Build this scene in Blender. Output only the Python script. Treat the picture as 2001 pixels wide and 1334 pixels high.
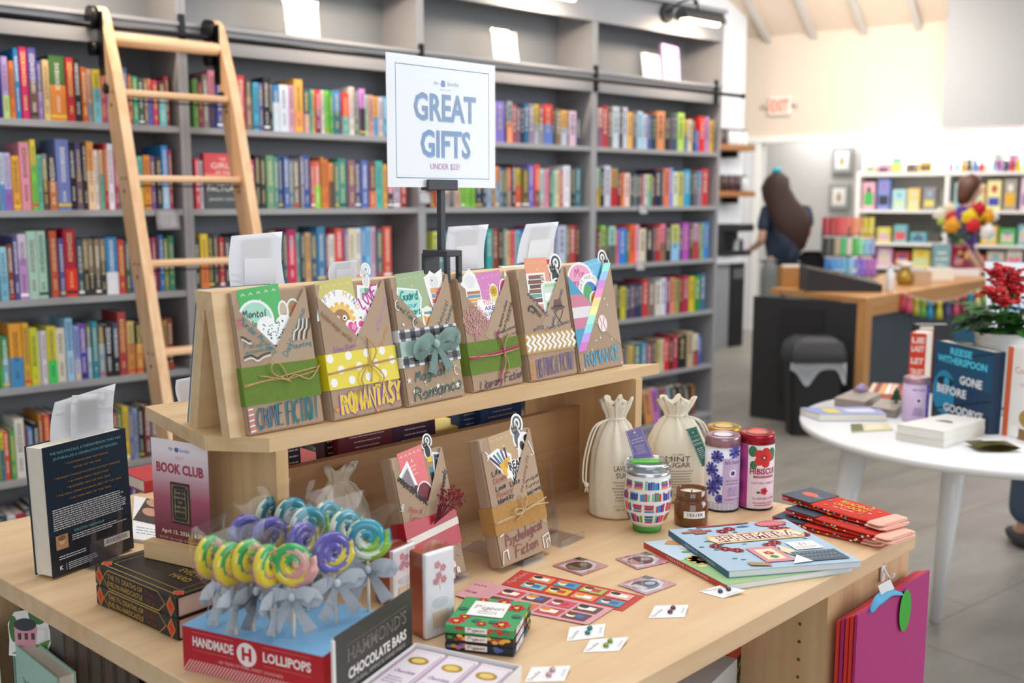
import bpy, bmesh, math, random
from mathutils import Vector, Matrix, Euler
# ---------------------------------------------------------------- camera
for o in list(bpy.data.objects): bpy.data.objects.remove(o)
SC = bpy.context.scene; COL = SC.collection
V = Vector
F = 2000.0; CX, CY = 1000.5, 667.0; EYE = 1.50                  # focal length in pixels of the 2001 x 1334 frame, eye height
TILT = math.atan((CY-390)/F); YAW = math.atan((3300-CX)/F*math.cos(TILT))
FH = V((math.cos(YAW), math.sin(YAW), 0)); RT = V((math.sin(YAW), -math.cos(YAW), 0)); ZU = V((0, 0, 1))
FW = FH*math.cos(TILT)-ZU*math.sin(TILT); UPV = ZU*math.cos(TILT)+FH*math.sin(TILT)
EYEP = V((0, 0, EYE))
cam_d = bpy.data.cameras.new('camera'); cam = bpy.data.objects.new('camera', cam_d); COL.objects.link(cam)
cam.matrix_world = Matrix(((RT.x, UPV.x, -FW.x, 0), (RT.y, UPV.y, -FW.y, 0), (RT.z, UPV.z, -FW.z, EYE), (0, 0, 0, 1)))
cam_d.sensor_width = 36; cam_d.lens = F*36/2001; cam_d.clip_start = .05; cam_d.clip_end = 100
cam_d.dof.use_dof = True; cam_d.dof.focus_distance = 1.78; cam_d.dof.aperture_fstop = 3.3
SC.camera = cam
# ---------------------------------------------------------------- world, lights, exposure
W = bpy.data.worlds.new('world'); SC.world = W; W.use_nodes = True
W.node_tree.nodes['Background'].inputs[0].default_value = (.93, .96, 1, 1)
W.node_tree.nodes['Background'].inputs[1].default_value = .42
SC.view_settings.view_transform = 'Standard'; SC.view_settings.look = 'None'
SC.view_settings.exposure = 0.12; SC.view_settings.gamma = 1.0; SC.view_settings.use_curve_mapping = False
def area(name, loc, target, sx, sy, power, color=(1, 1, 1)):
    d = bpy.data.lights.new(name, 'AREA'); d.shape = 'RECTANGLE'; d.size = sx; d.size_y = sy; d.energy = power; d.color = color
    o = bpy.data.objects.new(name, d); COL.objects.link(o); o.location = loc
    o.rotation_euler = (V(target)-V(loc)).to_track_quat('-Z', 'Y').to_euler(); return o





area('shop_window_light', (-1.6, -2.6, 2.0), (1.8, 1.6, 1.0), 3.4, 2.2, 48, (.93, .97, 1))
area('shop_window_light', (4.7, -1.7, 2.1), (1.5, 1.5, 1.1), 2.6, 1.9, 85, (.92, .96, 1))
area('ceiling_light', (1.6, 1.6, 3.6), (1.6, 1.6, 0), 2.6, 2.6, 50, (1, .97, .93))
area('ceiling_light', (3.4, 2.6, 3.6), (3.4, 2.6, 0), 2.0, 2.0, 32, (1, .96, .91))
area('ceiling_light', (6.8, 3.0, 3.5), (7.4, 4.4, 0), 2.4, 2.4, 64, (1, .94, .88))
area('cafe_light', (8.4, 5.0, 3.0), (9.4, 6.2, 1.8), 1.6, 1.6, 42, (1, .93, .86))
area('shelving_fill_light', (8.6, 4.6, 3.1), (10.6, 4.6, 1.3), 1.6, .5, 12, (1, .97, .93))  # added fill lamp that lifts the white shelving; no fixture known here
area('backroom_fill_light', (10.9, 6.8, 2.6), (10.9, 6.8, 0), .8, .8, 30, (1, .97, .94))  # added fill for the dim room behind the doorway, source invented
# ---------------------------------------------------------------- placing: a pixel of the photograph to a point of the room
def ray(px, py): return FW+RT*((px-CX)/F)-UPV*((py-CY)/F)
def at(px, py, z): d = ray(px, py); return EYEP+d*((z-EYE)/d.z)           # where the sight line meets the height z
def on(px, py, p, n): d = ray(px, py); n = V(n); return EYEP+d*((V(p)-EYEP).dot(n)/d.dot(n))
def up_to(px, py, p): return on(px, py, p, FH)                              # same distance as p
def proj(p): v = V(p)-EYEP; k = v.dot(FW); return CX+F*v.dot(RT)/k, CY-F*v.dot(UPV)/k
# ---------------------------------------------------------------- materials
MATS = {}
def lin(h):
    h = h.lstrip('#'); c = [int(h[i:i+2], 16)/255 for i in (0, 2, 4)]
    return tuple(x/12.92 if x <= .04045 else ((x+.055)/1.055)**2.4 for x in c)+(1,)
def base(name):
    m = bpy.data.materials.new(name); m.use_nodes = True; return m, m.node_tree, m.node_tree.nodes['Principled BSDF']
def paint(h, rough=.55, metal=0, var=.06, coat=0, scale=18, alpha=1):
    k = (h, rough, metal, var, coat, scale)
    if k in MATS: return MATS[k]
    m, t, b = base('paint_'+h); c = lin(h)
    n = t.nodes.new('ShaderNodeTexNoise'); n.inputs['Scale'].default_value = scale; n.inputs['Detail'].default_value = 3
    tc = t.nodes.new('ShaderNodeTexCoord'); t.links.new(tc.outputs['Object'], n.inputs['Vector'])
    x = t.nodes.new('ShaderNodeMix'); x.data_type = 'RGBA'
    x.inputs[6].default_value = tuple(v*(1-var) for v in c[:3])+(1,); x.inputs[7].default_value = tuple(min(1, v*(1+var)) for v in c[:3])+(1,)
    t.links.new(n.outputs['Fac'], x.inputs[0]); t.links.new(x.outputs[2], b.inputs['Base Color'])
    b.inputs['Roughness'].default_value = rough; b.inputs['Metallic'].default_value = metal; b.inputs['Coat Weight'].default_value = coat
    MATS[k] = m; return m
def wood(h1, h2, axis, rough=.5, s=1.0):
    k = ('wood', h1, h2, axis, rough, s)
    if k in MATS: return MATS[k]
    m, t, b = base('wood_'+h1)
    tc = t.nodes.new('ShaderNodeTexCoord'); mp = t.nodes.new('ShaderNodeMapping')
    sc = [46*s, 46*s, 46*s]; sc['xyz'.index(axis)] = 2.4*s; mp.inputs['Scale'].default_value = sc
    t.links.new(tc.outputs['Object'], mp.inputs['Vector'])
    n = t.nodes.new('ShaderNodeTexNoise'); n.inputs['Scale'].default_value = 1; n.inputs['Detail'].default_value = 5; n.inputs['Distortion'].default_value = .6
    t.links.new(mp.outputs[0], n.inputs['Vector'])
    mp2 = t.nodes.new('ShaderNodeMapping'); sc2 = [7*s, 7*s, 7*s]; sc2['xyz'.index(axis)] = 1.1*s; mp2.inputs['Scale'].default_value = sc2
    t.links.new(tc.outputs['Object'], mp2.inputs['Vector'])
    n2 = t.nodes.new('ShaderNodeTexNoise'); n2.inputs['Scale'].default_value = 1; n2.inputs['Detail'].default_value = 2; n2.inputs['Distortion'].default_value = 1.5
    t.links.new(mp2.outputs[0], n2.inputs['Vector'])
    a = t.nodes.new('ShaderNodeMath'); a.operation = 'MULTIPLY_ADD'; a.inputs[1].default_value = .55
    t.links.new(n.outputs['Fac'], a.inputs[0]); 
    a2 = t.nodes.new('ShaderNodeMath'); a2.operation = 'MULTIPLY'; a2.inputs[1].default_value = .5; t.links.new(n2.outputs['Fac'], a2.inputs[0]); t.links.new(a2.outputs[0], a.inputs[2])
    r = t.nodes.new('ShaderNodeValToRGB'); r.color_ramp.elements[0].color = lin(h2); r.color_ramp.elements[1].color = lin(h1)
    r.color_ramp.elements[0].position = .34; r.color_ramp.elements[1].position = .6
    t.links.new(a.outputs[0], r.inputs[0]); t.links.new(r.outputs[0], b.inputs['Base Color']); b.inputs['Roughness'].default_value = rough
    MATS[k] = m; return m
def emit(h, s):
    k = ('emit', h, s)
    if k in MATS: return MATS[k]
    m, t, b = base('glow_'+h); b.inputs['Base Color'].default_value = lin(h); b.inputs['Emission Color'].default_value = lin(h); b.inputs['Emission Strength'].default_value = s
    MATS[k] = m; return m
def clear(h='ffffff', amount=.12, rough=.08, key='film'):          # thin clear plastic: mostly see-through, glossy at grazing angles
    k = (key, h, amount, rough)
    if k in MATS: return MATS[k]
    m = bpy.data.materials.new('clear_'+key); m.use_nodes = True; t = m.node_tree; t.nodes.clear()
    o = t.nodes.new('ShaderNodeOutputMaterial'); x = t.nodes.new('ShaderNodeMixShader'); tr = t.nodes.new('ShaderNodeBsdfTransparent'); g = t.nodes.new('ShaderNodeBsdfGlossy')
    lw = t.nodes.new('ShaderNodeLayerWeight'); lw.inputs[0].default_value = .5; pw = t.nodes.new('ShaderNodeMath'); pw.operation = 'POWER'; pw.inputs[1].default_value = 3.5
    mm = t.nodes.new('ShaderNodeMath'); mm.operation = 'MULTIPLY_ADD'; mm.inputs[1].default_value = .9; mm.inputs[2].default_value = amount; mm.use_clamp = True
    tr.inputs[0].default_value = lin(h); g.inputs[1].default_value = rough; g.inputs[0].default_value = (1, 1, 1, 1)
    t.links.new(lw.outputs['Facing'], pw.inputs[0]); t.links.new(pw.outputs[0], mm.inputs[0]); t.links.new(mm.outputs[0], x.inputs[0]); t.links.new(tr.outputs[0], x.inputs[1]); t.links.new(g.outputs[0], x.inputs[2])
    t.links.new(x.outputs[0], o.inputs[0]); MATS[k] = m; return m
def glass(h, rough=.03):
    k = ('glass', h, rough)
    if k in MATS: return MATS[k]
    m, t, b = base('glass_'+h); b.inputs['Base Color'].default_value = lin(h); b.inputs['Transmission Weight'].default_value = 1; b.inputs['Roughness'].default_value = rough; b.inputs['IOR'].default_value = 1.45
    MATS[k] = m; return m
def mt(m): return paint(m) if isinstance(m, str) else m
# ---------------------------------------------------------------- mesh building
class MB:
    def __init__(s, T=None): s.bm = bmesh.new(); s.m = []; s.T = T or Matrix()
    def mi(s, m):
        m = mt(m)
        if m not in s.m: s.m.append(m)
        return s.m.index(m)
    def raw(s, m, vs, fs, T=None):
        i = s.mi(m); M = s.T @ T if T else s.T
        bv = [s.bm.verts.new(M @ V(v)) for v in vs]; out = []
        for f in fs:
            if len(set(f)) < 3: continue
            try: g = s.bm.faces.new([bv[k] for k in f]); g.material_index = i; out.append(g)
            except ValueError: pass
        return bv, out
    def box(s, m, lo, hi, bev=0, T=None):
        x0, y0, z0 = lo; x1, y1, z1 = hi
        bv, fs = s.raw(m, [(x0,y0,z0),(x1,y0,z0),(x1,y1,z0),(x0,y1,z0),(x0,y0,z1),(x1,y0,z1),(x1,y1,z1),(x0,y1,z1)], [(3,2,1,0),(4,5,6,7),(0,1,5,4),(1,2,6,5),(2,3,7,6),(3,0,4,7)], T)
        if bev:
            es = set(e for f in fs for e in f.edges); bmesh.ops.bevel(s.bm, geom=list(es), offset=bev, segments=2, profile=.6, affect='EDGES')
        return s
    def cbox(s, m, c, d, bev=0, T=None): return s.box(m, [c[i]-d[i]/2 for i in range(3)], [c[i]+d[i]/2 for i in range(3)], bev, T)
    def prism(s, m, pts, z0, z1, T=None, m2=None):                    # polygon in xy, raised from z0 to z1
        n = len(pts); s.raw(m, [(x,y,z0) for x,y in pts]+[(x,y,z1) for x,y in pts], [tuple(range(n))[::-1], tuple(range(n,2*n))]+[(i,(i+1)%n,n+(i+1)%n,n+i) for i in range(n)], T); return s
    def plate(s, m, pts, t, T=None):                                   # polygon in xz, thickness t towards -y
        n = len(pts); s.raw(m, [(x,0,z) for x,z in pts]+[(x,-t,z) for x,z in pts], [tuple(range(n))[::-1], tuple(range(n,2*n))]+[(i,(i+1)%n,n+(i+1)%n,n+i) for i in range(n)], T); return s
    def hull8(s, m, a, b):                                             # a, b: two quads joined
        s.raw(m, list(a)+list(b), [(3,2,1,0),(4,5,6,7),(0,1,5,4),(1,2,6,5),(2,3,7,6),(3,0,4,7)]); return s
    def lathe(s, m, prof, n=28, T=None, sq=(1,1), ms=None, caps=True):
        vs = []; fs = []
        for r, z in prof: vs += [(r*sq[0]*math.cos(2*math.pi*k/n), r*sq[1]*math.sin(2*math.pi*k/n), z) for k in range(n)]
        for j in range(len(prof)-1):
            for k in range(n): fs.append((j*n+k, j*n+(k+1)%n, (j+1)*n+(k+1)%n, (j+1)*n+k))
        if caps and prof[0][0] > 1e-6: fs.append(tuple(range(n))[::-1])
        if caps and prof[-1][0] > 1e-6: fs.append(tuple(range((len(prof)-1)*n, len(prof)*n)))
        bv, g = s.raw(m, vs, fs, T)
        for f in g: f.smooth = len(f.verts) == 4
        return s
    def tube(s, m, pts, r, n=8, closed=False, T=None, flat=1.0, up=None):
        pts = [V(p) for p in pts]; N = len(pts); rr = r if isinstance(r, (list, tuple)) else [r]*N; vs = []; fs = []
        prev = None
        for i, p in enumerate(pts):
            d = (pts[(i+1) % N]-pts[i-1]) if closed else (pts[min(i+1, N-1)]-pts[max(i-1, 0)])
            d = d.normalized() if d.length > 1e-9 else V((0,0,1))
            if up is not None: a = V(up)-d*V(up).dot(d)
            elif prev is None: a = d.orthogonal()
            else: a = prev-d*prev.dot(d)
            a = a.normalized() if a.length > 1e-6 else d.orthogonal().normalized(); prev = a; b = d.cross(a)
            vs += [p+a*(rr[i]*math.cos(2*math.pi*k/n))+b*(rr[i]*flat*math.sin(2*math.pi*k/n)) for k in range(n)]
        for j in range(N if closed else N-1):
            for k in range(n): fs.append((j*n+k, j*n+(k+1)%n, ((j+1)%N)*n+(k+1)%n, ((j+1)%N)*n+k))
        if not closed: fs += [tuple(range(n))[::-1], tuple(range((N-1)*n, N*n))]
        bv, g = s.raw(m, vs, fs, T)
        for f in g: f.smooth = len(f.verts) == 4
        return s
    def cyl(s, m, p0, p1, r0, r1=None, n=20, T=None): return s.tube(m, [p0, p1], [r0, r0 if r1 is None else r1], n, False, T)
    def ball(s, m, c, r, sc=(1,1,1), n=12, T=None):
        prof = [(max(1e-5, math.sin(math.pi*j/n)), -math.cos(math.pi*j/n)) for j in range(n+1)]
        M = Matrix.Translation(V(c)) @ Matrix.Diagonal((r*sc[0], r*sc[1], r*sc[2], 1)); return s.lathe(m, prof, n+4, T @ M if T else M)
    def sheet(s, m, grid, t=0):                                        # a grid of points as a surface
        R = len(grid); Cn = len(grid[0]); vs = [p for row in grid for p in row]
        bv, g = s.raw(m, vs, [(i*Cn+j, i*Cn+j+1, (i+1)*Cn+j+1, (i+1)*Cn+j) for i in range(R-1) for j in range(Cn-1)])
        for f in g: f.smooth = True
        if t: bmesh.ops.solidify(s.bm, geom=g, thickness=t)
        return s
    def obj(s, name, parent=None, fix=True):
        if fix: bmesh.ops.recalc_face_normals(s.bm, faces=s.bm.faces)
        me = bpy.data.meshes.new(name); s.bm.to_mesh(me); s.bm.free()
        for m in s.m: me.materials.append(m)
        o = bpy.data.objects.new(name, me); COL.objects.link(o)
        if parent: o.parent = parent
        return o
def tag(o, label, cat, group=None, kind=None):
    if label: o['label'] = label
    if cat: o['category'] = cat
    if group: o['group'] = group
    if kind: o['kind'] = kind
    return o
def struct(o, label=None):
    o['kind'] = 'structure'
    if label: o['label'] = label
    return o
def thing(name, label, cat, loc=(0,0,0), rz=0, group=None, M=None):
    o = bpy.data.objects.new(name, None); COL.objects.link(o); o.empty_display_size = .02
    if M is not None: o.matrix_world = M
    else: o.location = loc; o.rotation_euler = (0, 0, rz)
    return tag(o, label, cat, group)
def frame(o, x, z):                                                   # local axes: x along x, z near z, y into the thing
    x = V(x).normalized(); y = V(z).cross(x).normalized(); z = x.cross(y)
    return Matrix(((x.x,y.x,z.x,o[0]),(x.y,y.y,z.y,o[1]),(x.z,y.z,z.z,o[2]),(0,0,0,1)))
def dup(o, parent=None):                                              # a thing with copies of its parts and sub-parts
    c = o.copy(); COL.objects.link(c); c.parent = parent
    for ch in list(o.children): dup(ch, c)
    return c
# ---------------------------------------------------------------- flat work: printing, ink, lettering on a face
TXT = {}
def glyphs(s, shear=0, bold=0):
    k = (s, shear, bold)
    if k not in TXT:
        cu = bpy.data.curves.new('t', 'FONT'); cu.body = s; cu.size = 1; cu.shear = shear; cu.offset = bold; cu.resolution_u = 2; cu.fill_mode = 'FRONT'
        o = bpy.data.objects.new('t', cu); COL.objects.link(o); dg = bpy.context.evaluated_depsgraph_get(); dg.update()
        me = bpy.data.meshes.new_from_object(o.evaluated_get(dg)); vs = [(v.co.x, v.co.y) for v in me.vertices]; fs = [tuple(p.vertices) for p in me.polygons]
        bpy.data.objects.remove(o); bpy.data.curves.remove(cu); bpy.data.meshes.remove(me)
        xs = [v[0] for v in vs] or [0]
        TXT[k] = (vs, fs, min(xs), max(xs))
    return TXT[k]
# one-stroke hand lettering: digits are x,y on a 9 x 9 grid, base line 2, x height 6, capitals 9
_H = {'A':'02 39 62;15 55','B':'02 09 48 57 46 06;46 64 53 42 02','C':'68 49 28 05 23 42 63','D':'02 09 39 67 64 32 02','E':'69 09 02 62;06 56','F':'69 09 02;06 56','G':'68 49 28 05 23 42 63 65 45','H':'02 09;62 69;06 66','I':'02 09','J':'49 43 22 03','K':'02 09;69 06 62','L':'09 02 52','M':'02 19 35 59 72','N':'02 09 62 69','O':'29 06 23 42 65 58 39 29','P':'02 09 48 57 46 06','Q':'29 06 23 42 65 58 39 29;44 71','R':'02 09 48 57 46 06;36 62','S':'68 39 17 26 54 53 32 03','T':'09 69;39 32','U':'09 04 22 42 64 69','V':'09 32 69','W':'09 12 36 52 79','X':'02 69;09 62','Y':'09 35 69;35 32','Z':'09 69 02 62',
 'a':'46 26 04 22 43 46 43 52','b':'09 02;04 26 45 43 22 03','c':'45 26 04 22 43','d':'46 26 04 22 43;49 43 52','e':'04 44 36 16 03 22 43','f':'48 29 18 12;06 36','g':'46 26 04 22 44;46 41 20 01','h':'09 02;04 26 45 42','i':'16 12;18 19','j':'26 21 00;28 29','k':'09 02;46 04 42','l':'19 13 22','m':'06 02;04 16 35 32;34 46 65 62','n':'06 02;04 26 45 42','o':'26 04 22 44 26','p':'06 00;05 26 45 43 22 03','q':'46 26 04 22 43;46 40','r':'06 02;04 26 36','s':'45 26 15 34 33 12 03','t':'18 13 22 33;06 36','u':'06 03 22 43 46;46 42','v':'06 22 46','w':'06 12 25 42 56','x':'02 46;06 42','y':'06 24;46 00','z':'06 46 02 42',
 '0':'29 06 23 42 65 58 39 29','1':'18 29 22','2':'07 29 58 02 62','3':'08 39 57 36 54 32 03','5':'59 09 06 45 53 32 03','&':'62 17 29 37 04 22 54','!':'19 14;12 12','?':'07 29 57 34;32 32','.':'12 12',',':'12 01',"'":'19 17','-':'05 45','/':'01 59','$':'68 39 17 26 54 53 32 03;30 39'}
def strokes(s):
    out = []; x = 0
    for ch in s:
        if ch == ' ' or ch not in _H: x += 3.2; continue
        w = 0
        for st in _H[ch].split(';'):
            p = [(int(q[0]), int(q[1])-2) for q in st.split()]; w = max(w, max(a for a, b in p)); out.append([(x+a, b) for a, b in p])
        x += w+1.7
    return out, max(x-1.7, 1)
def smooth(p, k=4):
    if len(p) < 3: return list(p)
    q = []
    for i in range(len(p)-1):
        a, b, c, d = p[max(i-1,0)], p[i], p[i+1], p[min(i+2,len(p)-1)]
        for j in range(k):
            t = j/k; q.append(tuple(.5*((2*b[n])+(-a[n]+c[n])*t+(2*a[n]-5*b[n]+4*c[n]-d[n])*t*t+(-a[n]+3*b[n]-3*c[n]+d[n])*t**3) for n in range(len(b))))
    return q+[tuple(p[-1])]
class Art:                                                             # f(u, v, h): a point h above the face at u, v
    def __init__(s, f, h0=.0003, dh=.00006, curved=False): s.cv = curved; s.f = f; s.h = h0; s.dh = dh; s.b = MB()
    def faces(s, m, uv, fs): s.b.raw(m, [s.f(u, v, s.h) for u, v in uv], fs)
    def lay(s): s.h += s.dh
    def fill(s, m, pts):                                               # on a curved face the shape is built of rings so that it hugs it
        if not s.cv: return s.faces(m, pts, [tuple(range(len(pts)))])
        n = len(pts); cu, cv = sum(p[0] for p in pts)/n, sum(p[1] for p in pts)/n; K = 4; P = [(cu+(p[0]-cu)*k/K, cv+(p[1]-cv)*k/K) for k in range(1, K+1) for p in pts]+[(cu, cv)]
        s.faces(m, P, [(k*n+i, k*n+(i+1) % n, (k+1)*n+(i+1) % n, (k+1)*n+i) for k in range(K-1) for i in range(n)]+[(K*n, i, (i+1) % n) for i in range(n)])
    def poly(s, m, pts): s.fill(m, pts); s.lay(); return s
    def rect(s, m, u0, v0, u1, v1, n=1, lay=True):
        n = max(n, 8 if s.cv else 1)
        s.faces(m, [(u0+(u1-u0)*i/n, v) for v in (v0, v1) for i in range(n+1)], [(i, i+1, n+2+i, n+1+i) for i in range(n)])
        if lay: s.lay()
        return s
    def disc(s, m, u, v, r, r2=None, n=24, a0=0, a1=360, lay=True):
        r2 = r2 or r
        p = [(u+r*math.cos(math.radians(a0+(a1-a0)*k/n)), v+r2*math.sin(math.radians(a0+(a1-a0)*k/n))) for k in range(n+(a1-a0 < 360))]
        s.fill(m, p)
        if lay: s.lay()
        return s
    def line(s, m, pts, w, closed=False, lay=True):
        pts = list(pts)
        if s.cv: q = pts+pts[:1] if closed else pts; pts = [(a[0]+(b[0]-a[0])*k/4, a[1]+(b[1]-a[1])*k/4) for a, b in zip(q, q[1:]) for k in range(4)]+([] if closed else [q[-1]])
        n = len(pts); L = []
        for i, p in enumerate(pts):
            a = pts[(i-1) % n] if closed or i else p; b = pts[(i+1) % n] if closed or i < n-1 else p
            dx, dy = b[0]-a[0], b[1]-a[1]; l = math.hypot(dx, dy) or 1; nx, ny = -dy/l*w/2, dx/l*w/2
            if 0 < i < n-1 or closed:
                d1 = (p[0]-a[0], p[1]-a[1]); l1 = math.hypot(*d1) or 1; c = abs((d1[0]*dx+d1[1]*dy)/(l1*l)); k = min(2, 1/max(c, .5)); nx *= k; ny *= k
            L += [(p[0]+nx, p[1]+ny), (p[0]-nx, p[1]-ny)]
        if n == 1 or (n == 2 and pts[0] == pts[1]): u, v = pts[0]; return s.disc(m, u, v, w*.6, n=8, lay=lay)
        s.faces(m, L, [(2*i, 2*i+1, (2*i+3) % (2*n), (2*i+2) % (2*n)) for i in range(n if closed else n-1)])
        if lay: s.lay()
        return s
    def border(s, m, u0, v0, u1, v1, w): return s.line(m, [(u0,v0),(u1,v0),(u1,v1),(u0,v1)], w, True)
    def text(s, m, t, u, v, h, al='c', wid=None, rot=0, shear=0, bold=0, arc=None):   # h: height of a capital
        vs, fs, x0, x1 = glyphs(t, shear, bold); k = h/.7; kx = k if not wid else wid/max(x1-x0, .01); w = (x1-x0)*kx
        ox = -x0*kx-(w/2 if al == 'c' else w if al == 'r' else 0); c, d = math.cos(rot), math.sin(rot)
        P = []
        for x, y in vs:
            x = x*kx+ox; y = y*k
            if arc: a = x/arc; P.append((u+(arc+y)*math.sin(a), v+(arc+y)*math.cos(a)-arc))
            else: P.append((u+x*c-y*d, v+x*d+y*c))
        s.faces(m, P, fs); s.lay(); return s
    def hand(s, m, t, u, v, h, al='c', wid=None, rot=0, pen=.0009, shear=.12, wob=.0, curl=True, dots=None, m2=None):
        st, w = strokes(t); k = h/7; kx = k if not wid else wid/w; ox = -(w*kx/2 if al == 'c' else w*kx if al == 'r' else 0); c, d = math.cos(rot), math.sin(rot); rg = random.Random(t)
        for q in st:
            if curl: q = smooth(q, 3)
            P = []
            for a, b in q:
                x = a*kx+b*k*shear+ox+rg.uniform(-wob, wob)*k; y = b*k+rg.uniform(-wob, wob)*k; P.append((u+x*c-y*d, v+x*d+y*c))
            s.line(m, P, pen, lay=False)
        s.lay(); return s
    def lines(s, m, u0, u1, v0, dv, n, h, jag=.25, seed=1, al='l'):         # rows of print too small to read
        r = random.Random(seed)
        for i in range(n):
            L = (u1-u0)*(1-r.random()*jag); u = u0 if al == 'l' else (u0+u1-L)/2; e = u+L
            while u < e:
                w = min(r.uniform(1.2, 4.5)*h, e-u); s.rect(m, u, v0-i*dv, u+w, v0-i*dv+h, lay=False); u += w+h*.55
        s.lay(); return s
    def star(s, m, u, v, r, n=5, q=.4, rot=0): return s.poly(m, [(u+(r if k % 2 == 0 else r*q)*math.sin(math.pi*k/n+rot), v+(r if k % 2 == 0 else r*q)*math.cos(math.pi*k/n+rot)) for k in range(2*n)])
    def flower(s, m, u, v, r, n=5, mc=None):
        for k in range(n): a = 2*math.pi*k/n; s.disc(m, u+r*.58*math.cos(a), v+r*.58*math.sin(a), r*.45, n=10, lay=False)
        s.lay()
        if mc: s.disc(mc, u, v, r*.3, n=10)
        return s
    def heart(s, m, u, v, r): return s.poly(m, [(u+r*.0625*16*math.sin(t)**3, v+r*.0625*(13*math.cos(t)-5*math.cos(2*t)-2*math.cos(3*t)-math.cos(4*t))) for t in [2*math.pi*k/24 for k in range(24)]])
    def done(s, name, parent=None): return s.b.obj(name, parent, fix=False)
def planar(o, ux, uy):                                                 # the face's own axes; prints stand off towards ux x uy
    o, ux, uy = V(o), V(ux).normalized(), V(uy).normalized(); n = ux.cross(uy).normalized()
    return lambda u, v, h: o+ux*u+uy*v+n*h
def front(y=0): return planar((0, y, 0), (1, 0, 0), (0, 0, 1))          # a face looking along -y
def round_face(r, a_mid=-math.pi/2):                                    # around a cylinder: u is arc length from the side facing -y
    rf = r if callable(r) else (lambda v: r)
    return lambda u, v, h: V(((rf(v)+h)*math.cos(a_mid+u/rf(v)), (rf(v)+h)*math.sin(a_mid+u/rf(v)), v))
# ================================================================ the room
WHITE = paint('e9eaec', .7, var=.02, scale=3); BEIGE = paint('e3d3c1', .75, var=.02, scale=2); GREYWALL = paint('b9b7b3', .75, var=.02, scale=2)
def tile_floor():
    m, t, b = base('floor_tile')
    tc = t.nodes.new('ShaderNodeTexCoord'); mp = t.nodes.new('ShaderNodeMapping'); mp.inputs['Rotation'].default_value = (0, 0, math.radians(3)); t.links.new(tc.outputs['Object'], mp.inputs[0])
    br = t.nodes.new('ShaderNodeTexBrick'); br.offset = .37; br.inputs['Scale'].default_value = 1; br.inputs['Brick Width'].default_value = 1.2; br.inputs['Row Height'].default_value = .6
    br.inputs['Mortar Size'].default_value = .004; br.inputs['Color1'].default_value = lin('98948c'); br.inputs['Color2'].default_value = lin('8f8b83'); br.inputs['Mortar'].default_value = lin('77736d')
    n = t.nodes.new('ShaderNodeTexNoise'); mp2 = t.nodes.new('ShaderNodeMapping'); mp2.inputs['Scale'].default_value = (1.2, 5, 1); n.inputs['Scale'].default_value = 2; n.inputs['Detail'].default_value = 6
    x = t.nodes.new('ShaderNodeMix'); x.data_type = 'RGBA'; x.blend_type = 'MULTIPLY'; x.inputs[0].default_value = .5
    r = t.nodes.new('ShaderNodeValToRGB'); r.color_ramp.elements[0].color = (.6, .6, .6, 1); r.color_ramp.elements[1].color = (1.1, 1.1, 1.1, 1); r.color_ramp.elements[0].position = .3; r.color_ramp.elements[1].position = .7
    t.links.new(mp.outputs[0], br.inputs[0]); t.links.new(mp.outputs[0], mp2.inputs[0]); t.links.new(mp2.outputs[0], n.inputs[0]); t.links.new(n.outputs[0], r.inputs[0])
    t.links.new(br.outputs['Color'], x.inputs[6]); t.links.new(r.outputs[0], x.inputs[7]); t.links.new(x.outputs[2], b.inputs['Base Color']); b.inputs['Roughness'].default_value = .45
    return m
b = MB(); b.box(tile_floor(), (-3, -3, -.1), (14, 9, 0)); struct(b.obj('floor'))
YB = 4.15; BD = .30                                                    # bookcase front plane and depth
b = MB(); b.box(WHITE, (-2.5, YB+BD+.01, 0), (5.45, YB+BD+.13, 3.7)); struct(b.obj('wall_back'))
KF = .7/.55
WA, WB = V((0,0,0))+EYEP*0, None
def far(px, py, z=2.20): return at(px, py, z)
WA = far(1470, 268); WB = far(2001, 250); FD = (WB-WA).normalized(); FN = FD.cross(ZU).normalized()      # the far wall runs along FD; FN looks away from us
if FN.dot(FH) < 0: FN = -FN
def onfar(px, py, off=0): return on(px, py, WA+FN*off, FN)
def farpt(s, d, z): return V((WA.x, WA.y, z))+FD*s+FN*d                # s along the far wall, d behind it
def s_of(px, py, off=0): return (onfar(px, py, off)-WA).dot(FD)
def farbox(b, m, s0, s1, d0, d1, z0, z1): b.hull8(m, [farpt(s0,d0,z0), farpt(s1,d0,z0), farpt(s1,d1,z0), farpt(s0,d1,z0)], [farpt(s0,d0,z1), farpt(s1,d0,z1), farpt(s1,d1,z1), farpt(s0,d1,z1)])
ZTOP = onfar(1455, 83).z; S0 = s_of(1455, 268); SD0 = s_of(1490, 275); SD1 = s_of(1690, 273); ZD = onfar(1590, 276).z; SB = s_of(1852, 250)
b = MB(); farbox(b, BEIGE, S0-.2, SB+2.5, 0, .12, 2.2, ZTOP+.6); struct(b.obj('wall_far'))
b = MB(); farbox(b, WHITE, S0-.2, SD0, 0, .12, 0, 2.2); farbox(b, WHITE, SD1, SB+2.5, 0, .12, 0, 2.2); farbox(b, WHITE, SD0, SD1, 0, .12, ZD, 2.2); struct(b.obj('wall_shelving'))
b = MB(); farbox(b, paint('f4f3ee', .5, var=.01), SD0-.09, SD0, -.02, .14, 0, ZD+.02); farbox(b, paint('f4f3ee', .5, var=.01), SD1, SD1+.07, -.02, .14, 0, ZD+.02); farbox(b, paint('f4f3ee', .5, var=.01), S0-.1, SB+2.5, -.04, 0, ZD, 2.2); struct(b.obj('trim_1'))
b = MB(); farbox(b, GREYWALL, SD0-1.2, SD1+1.0, 1.3, 1.4, 0, 2.9); farbox(b, GREYWALL, SD1+.9, SD1+1.0, .12, 1.3, 0, 2.9); struct(b.obj('wall_backroom'))
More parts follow.
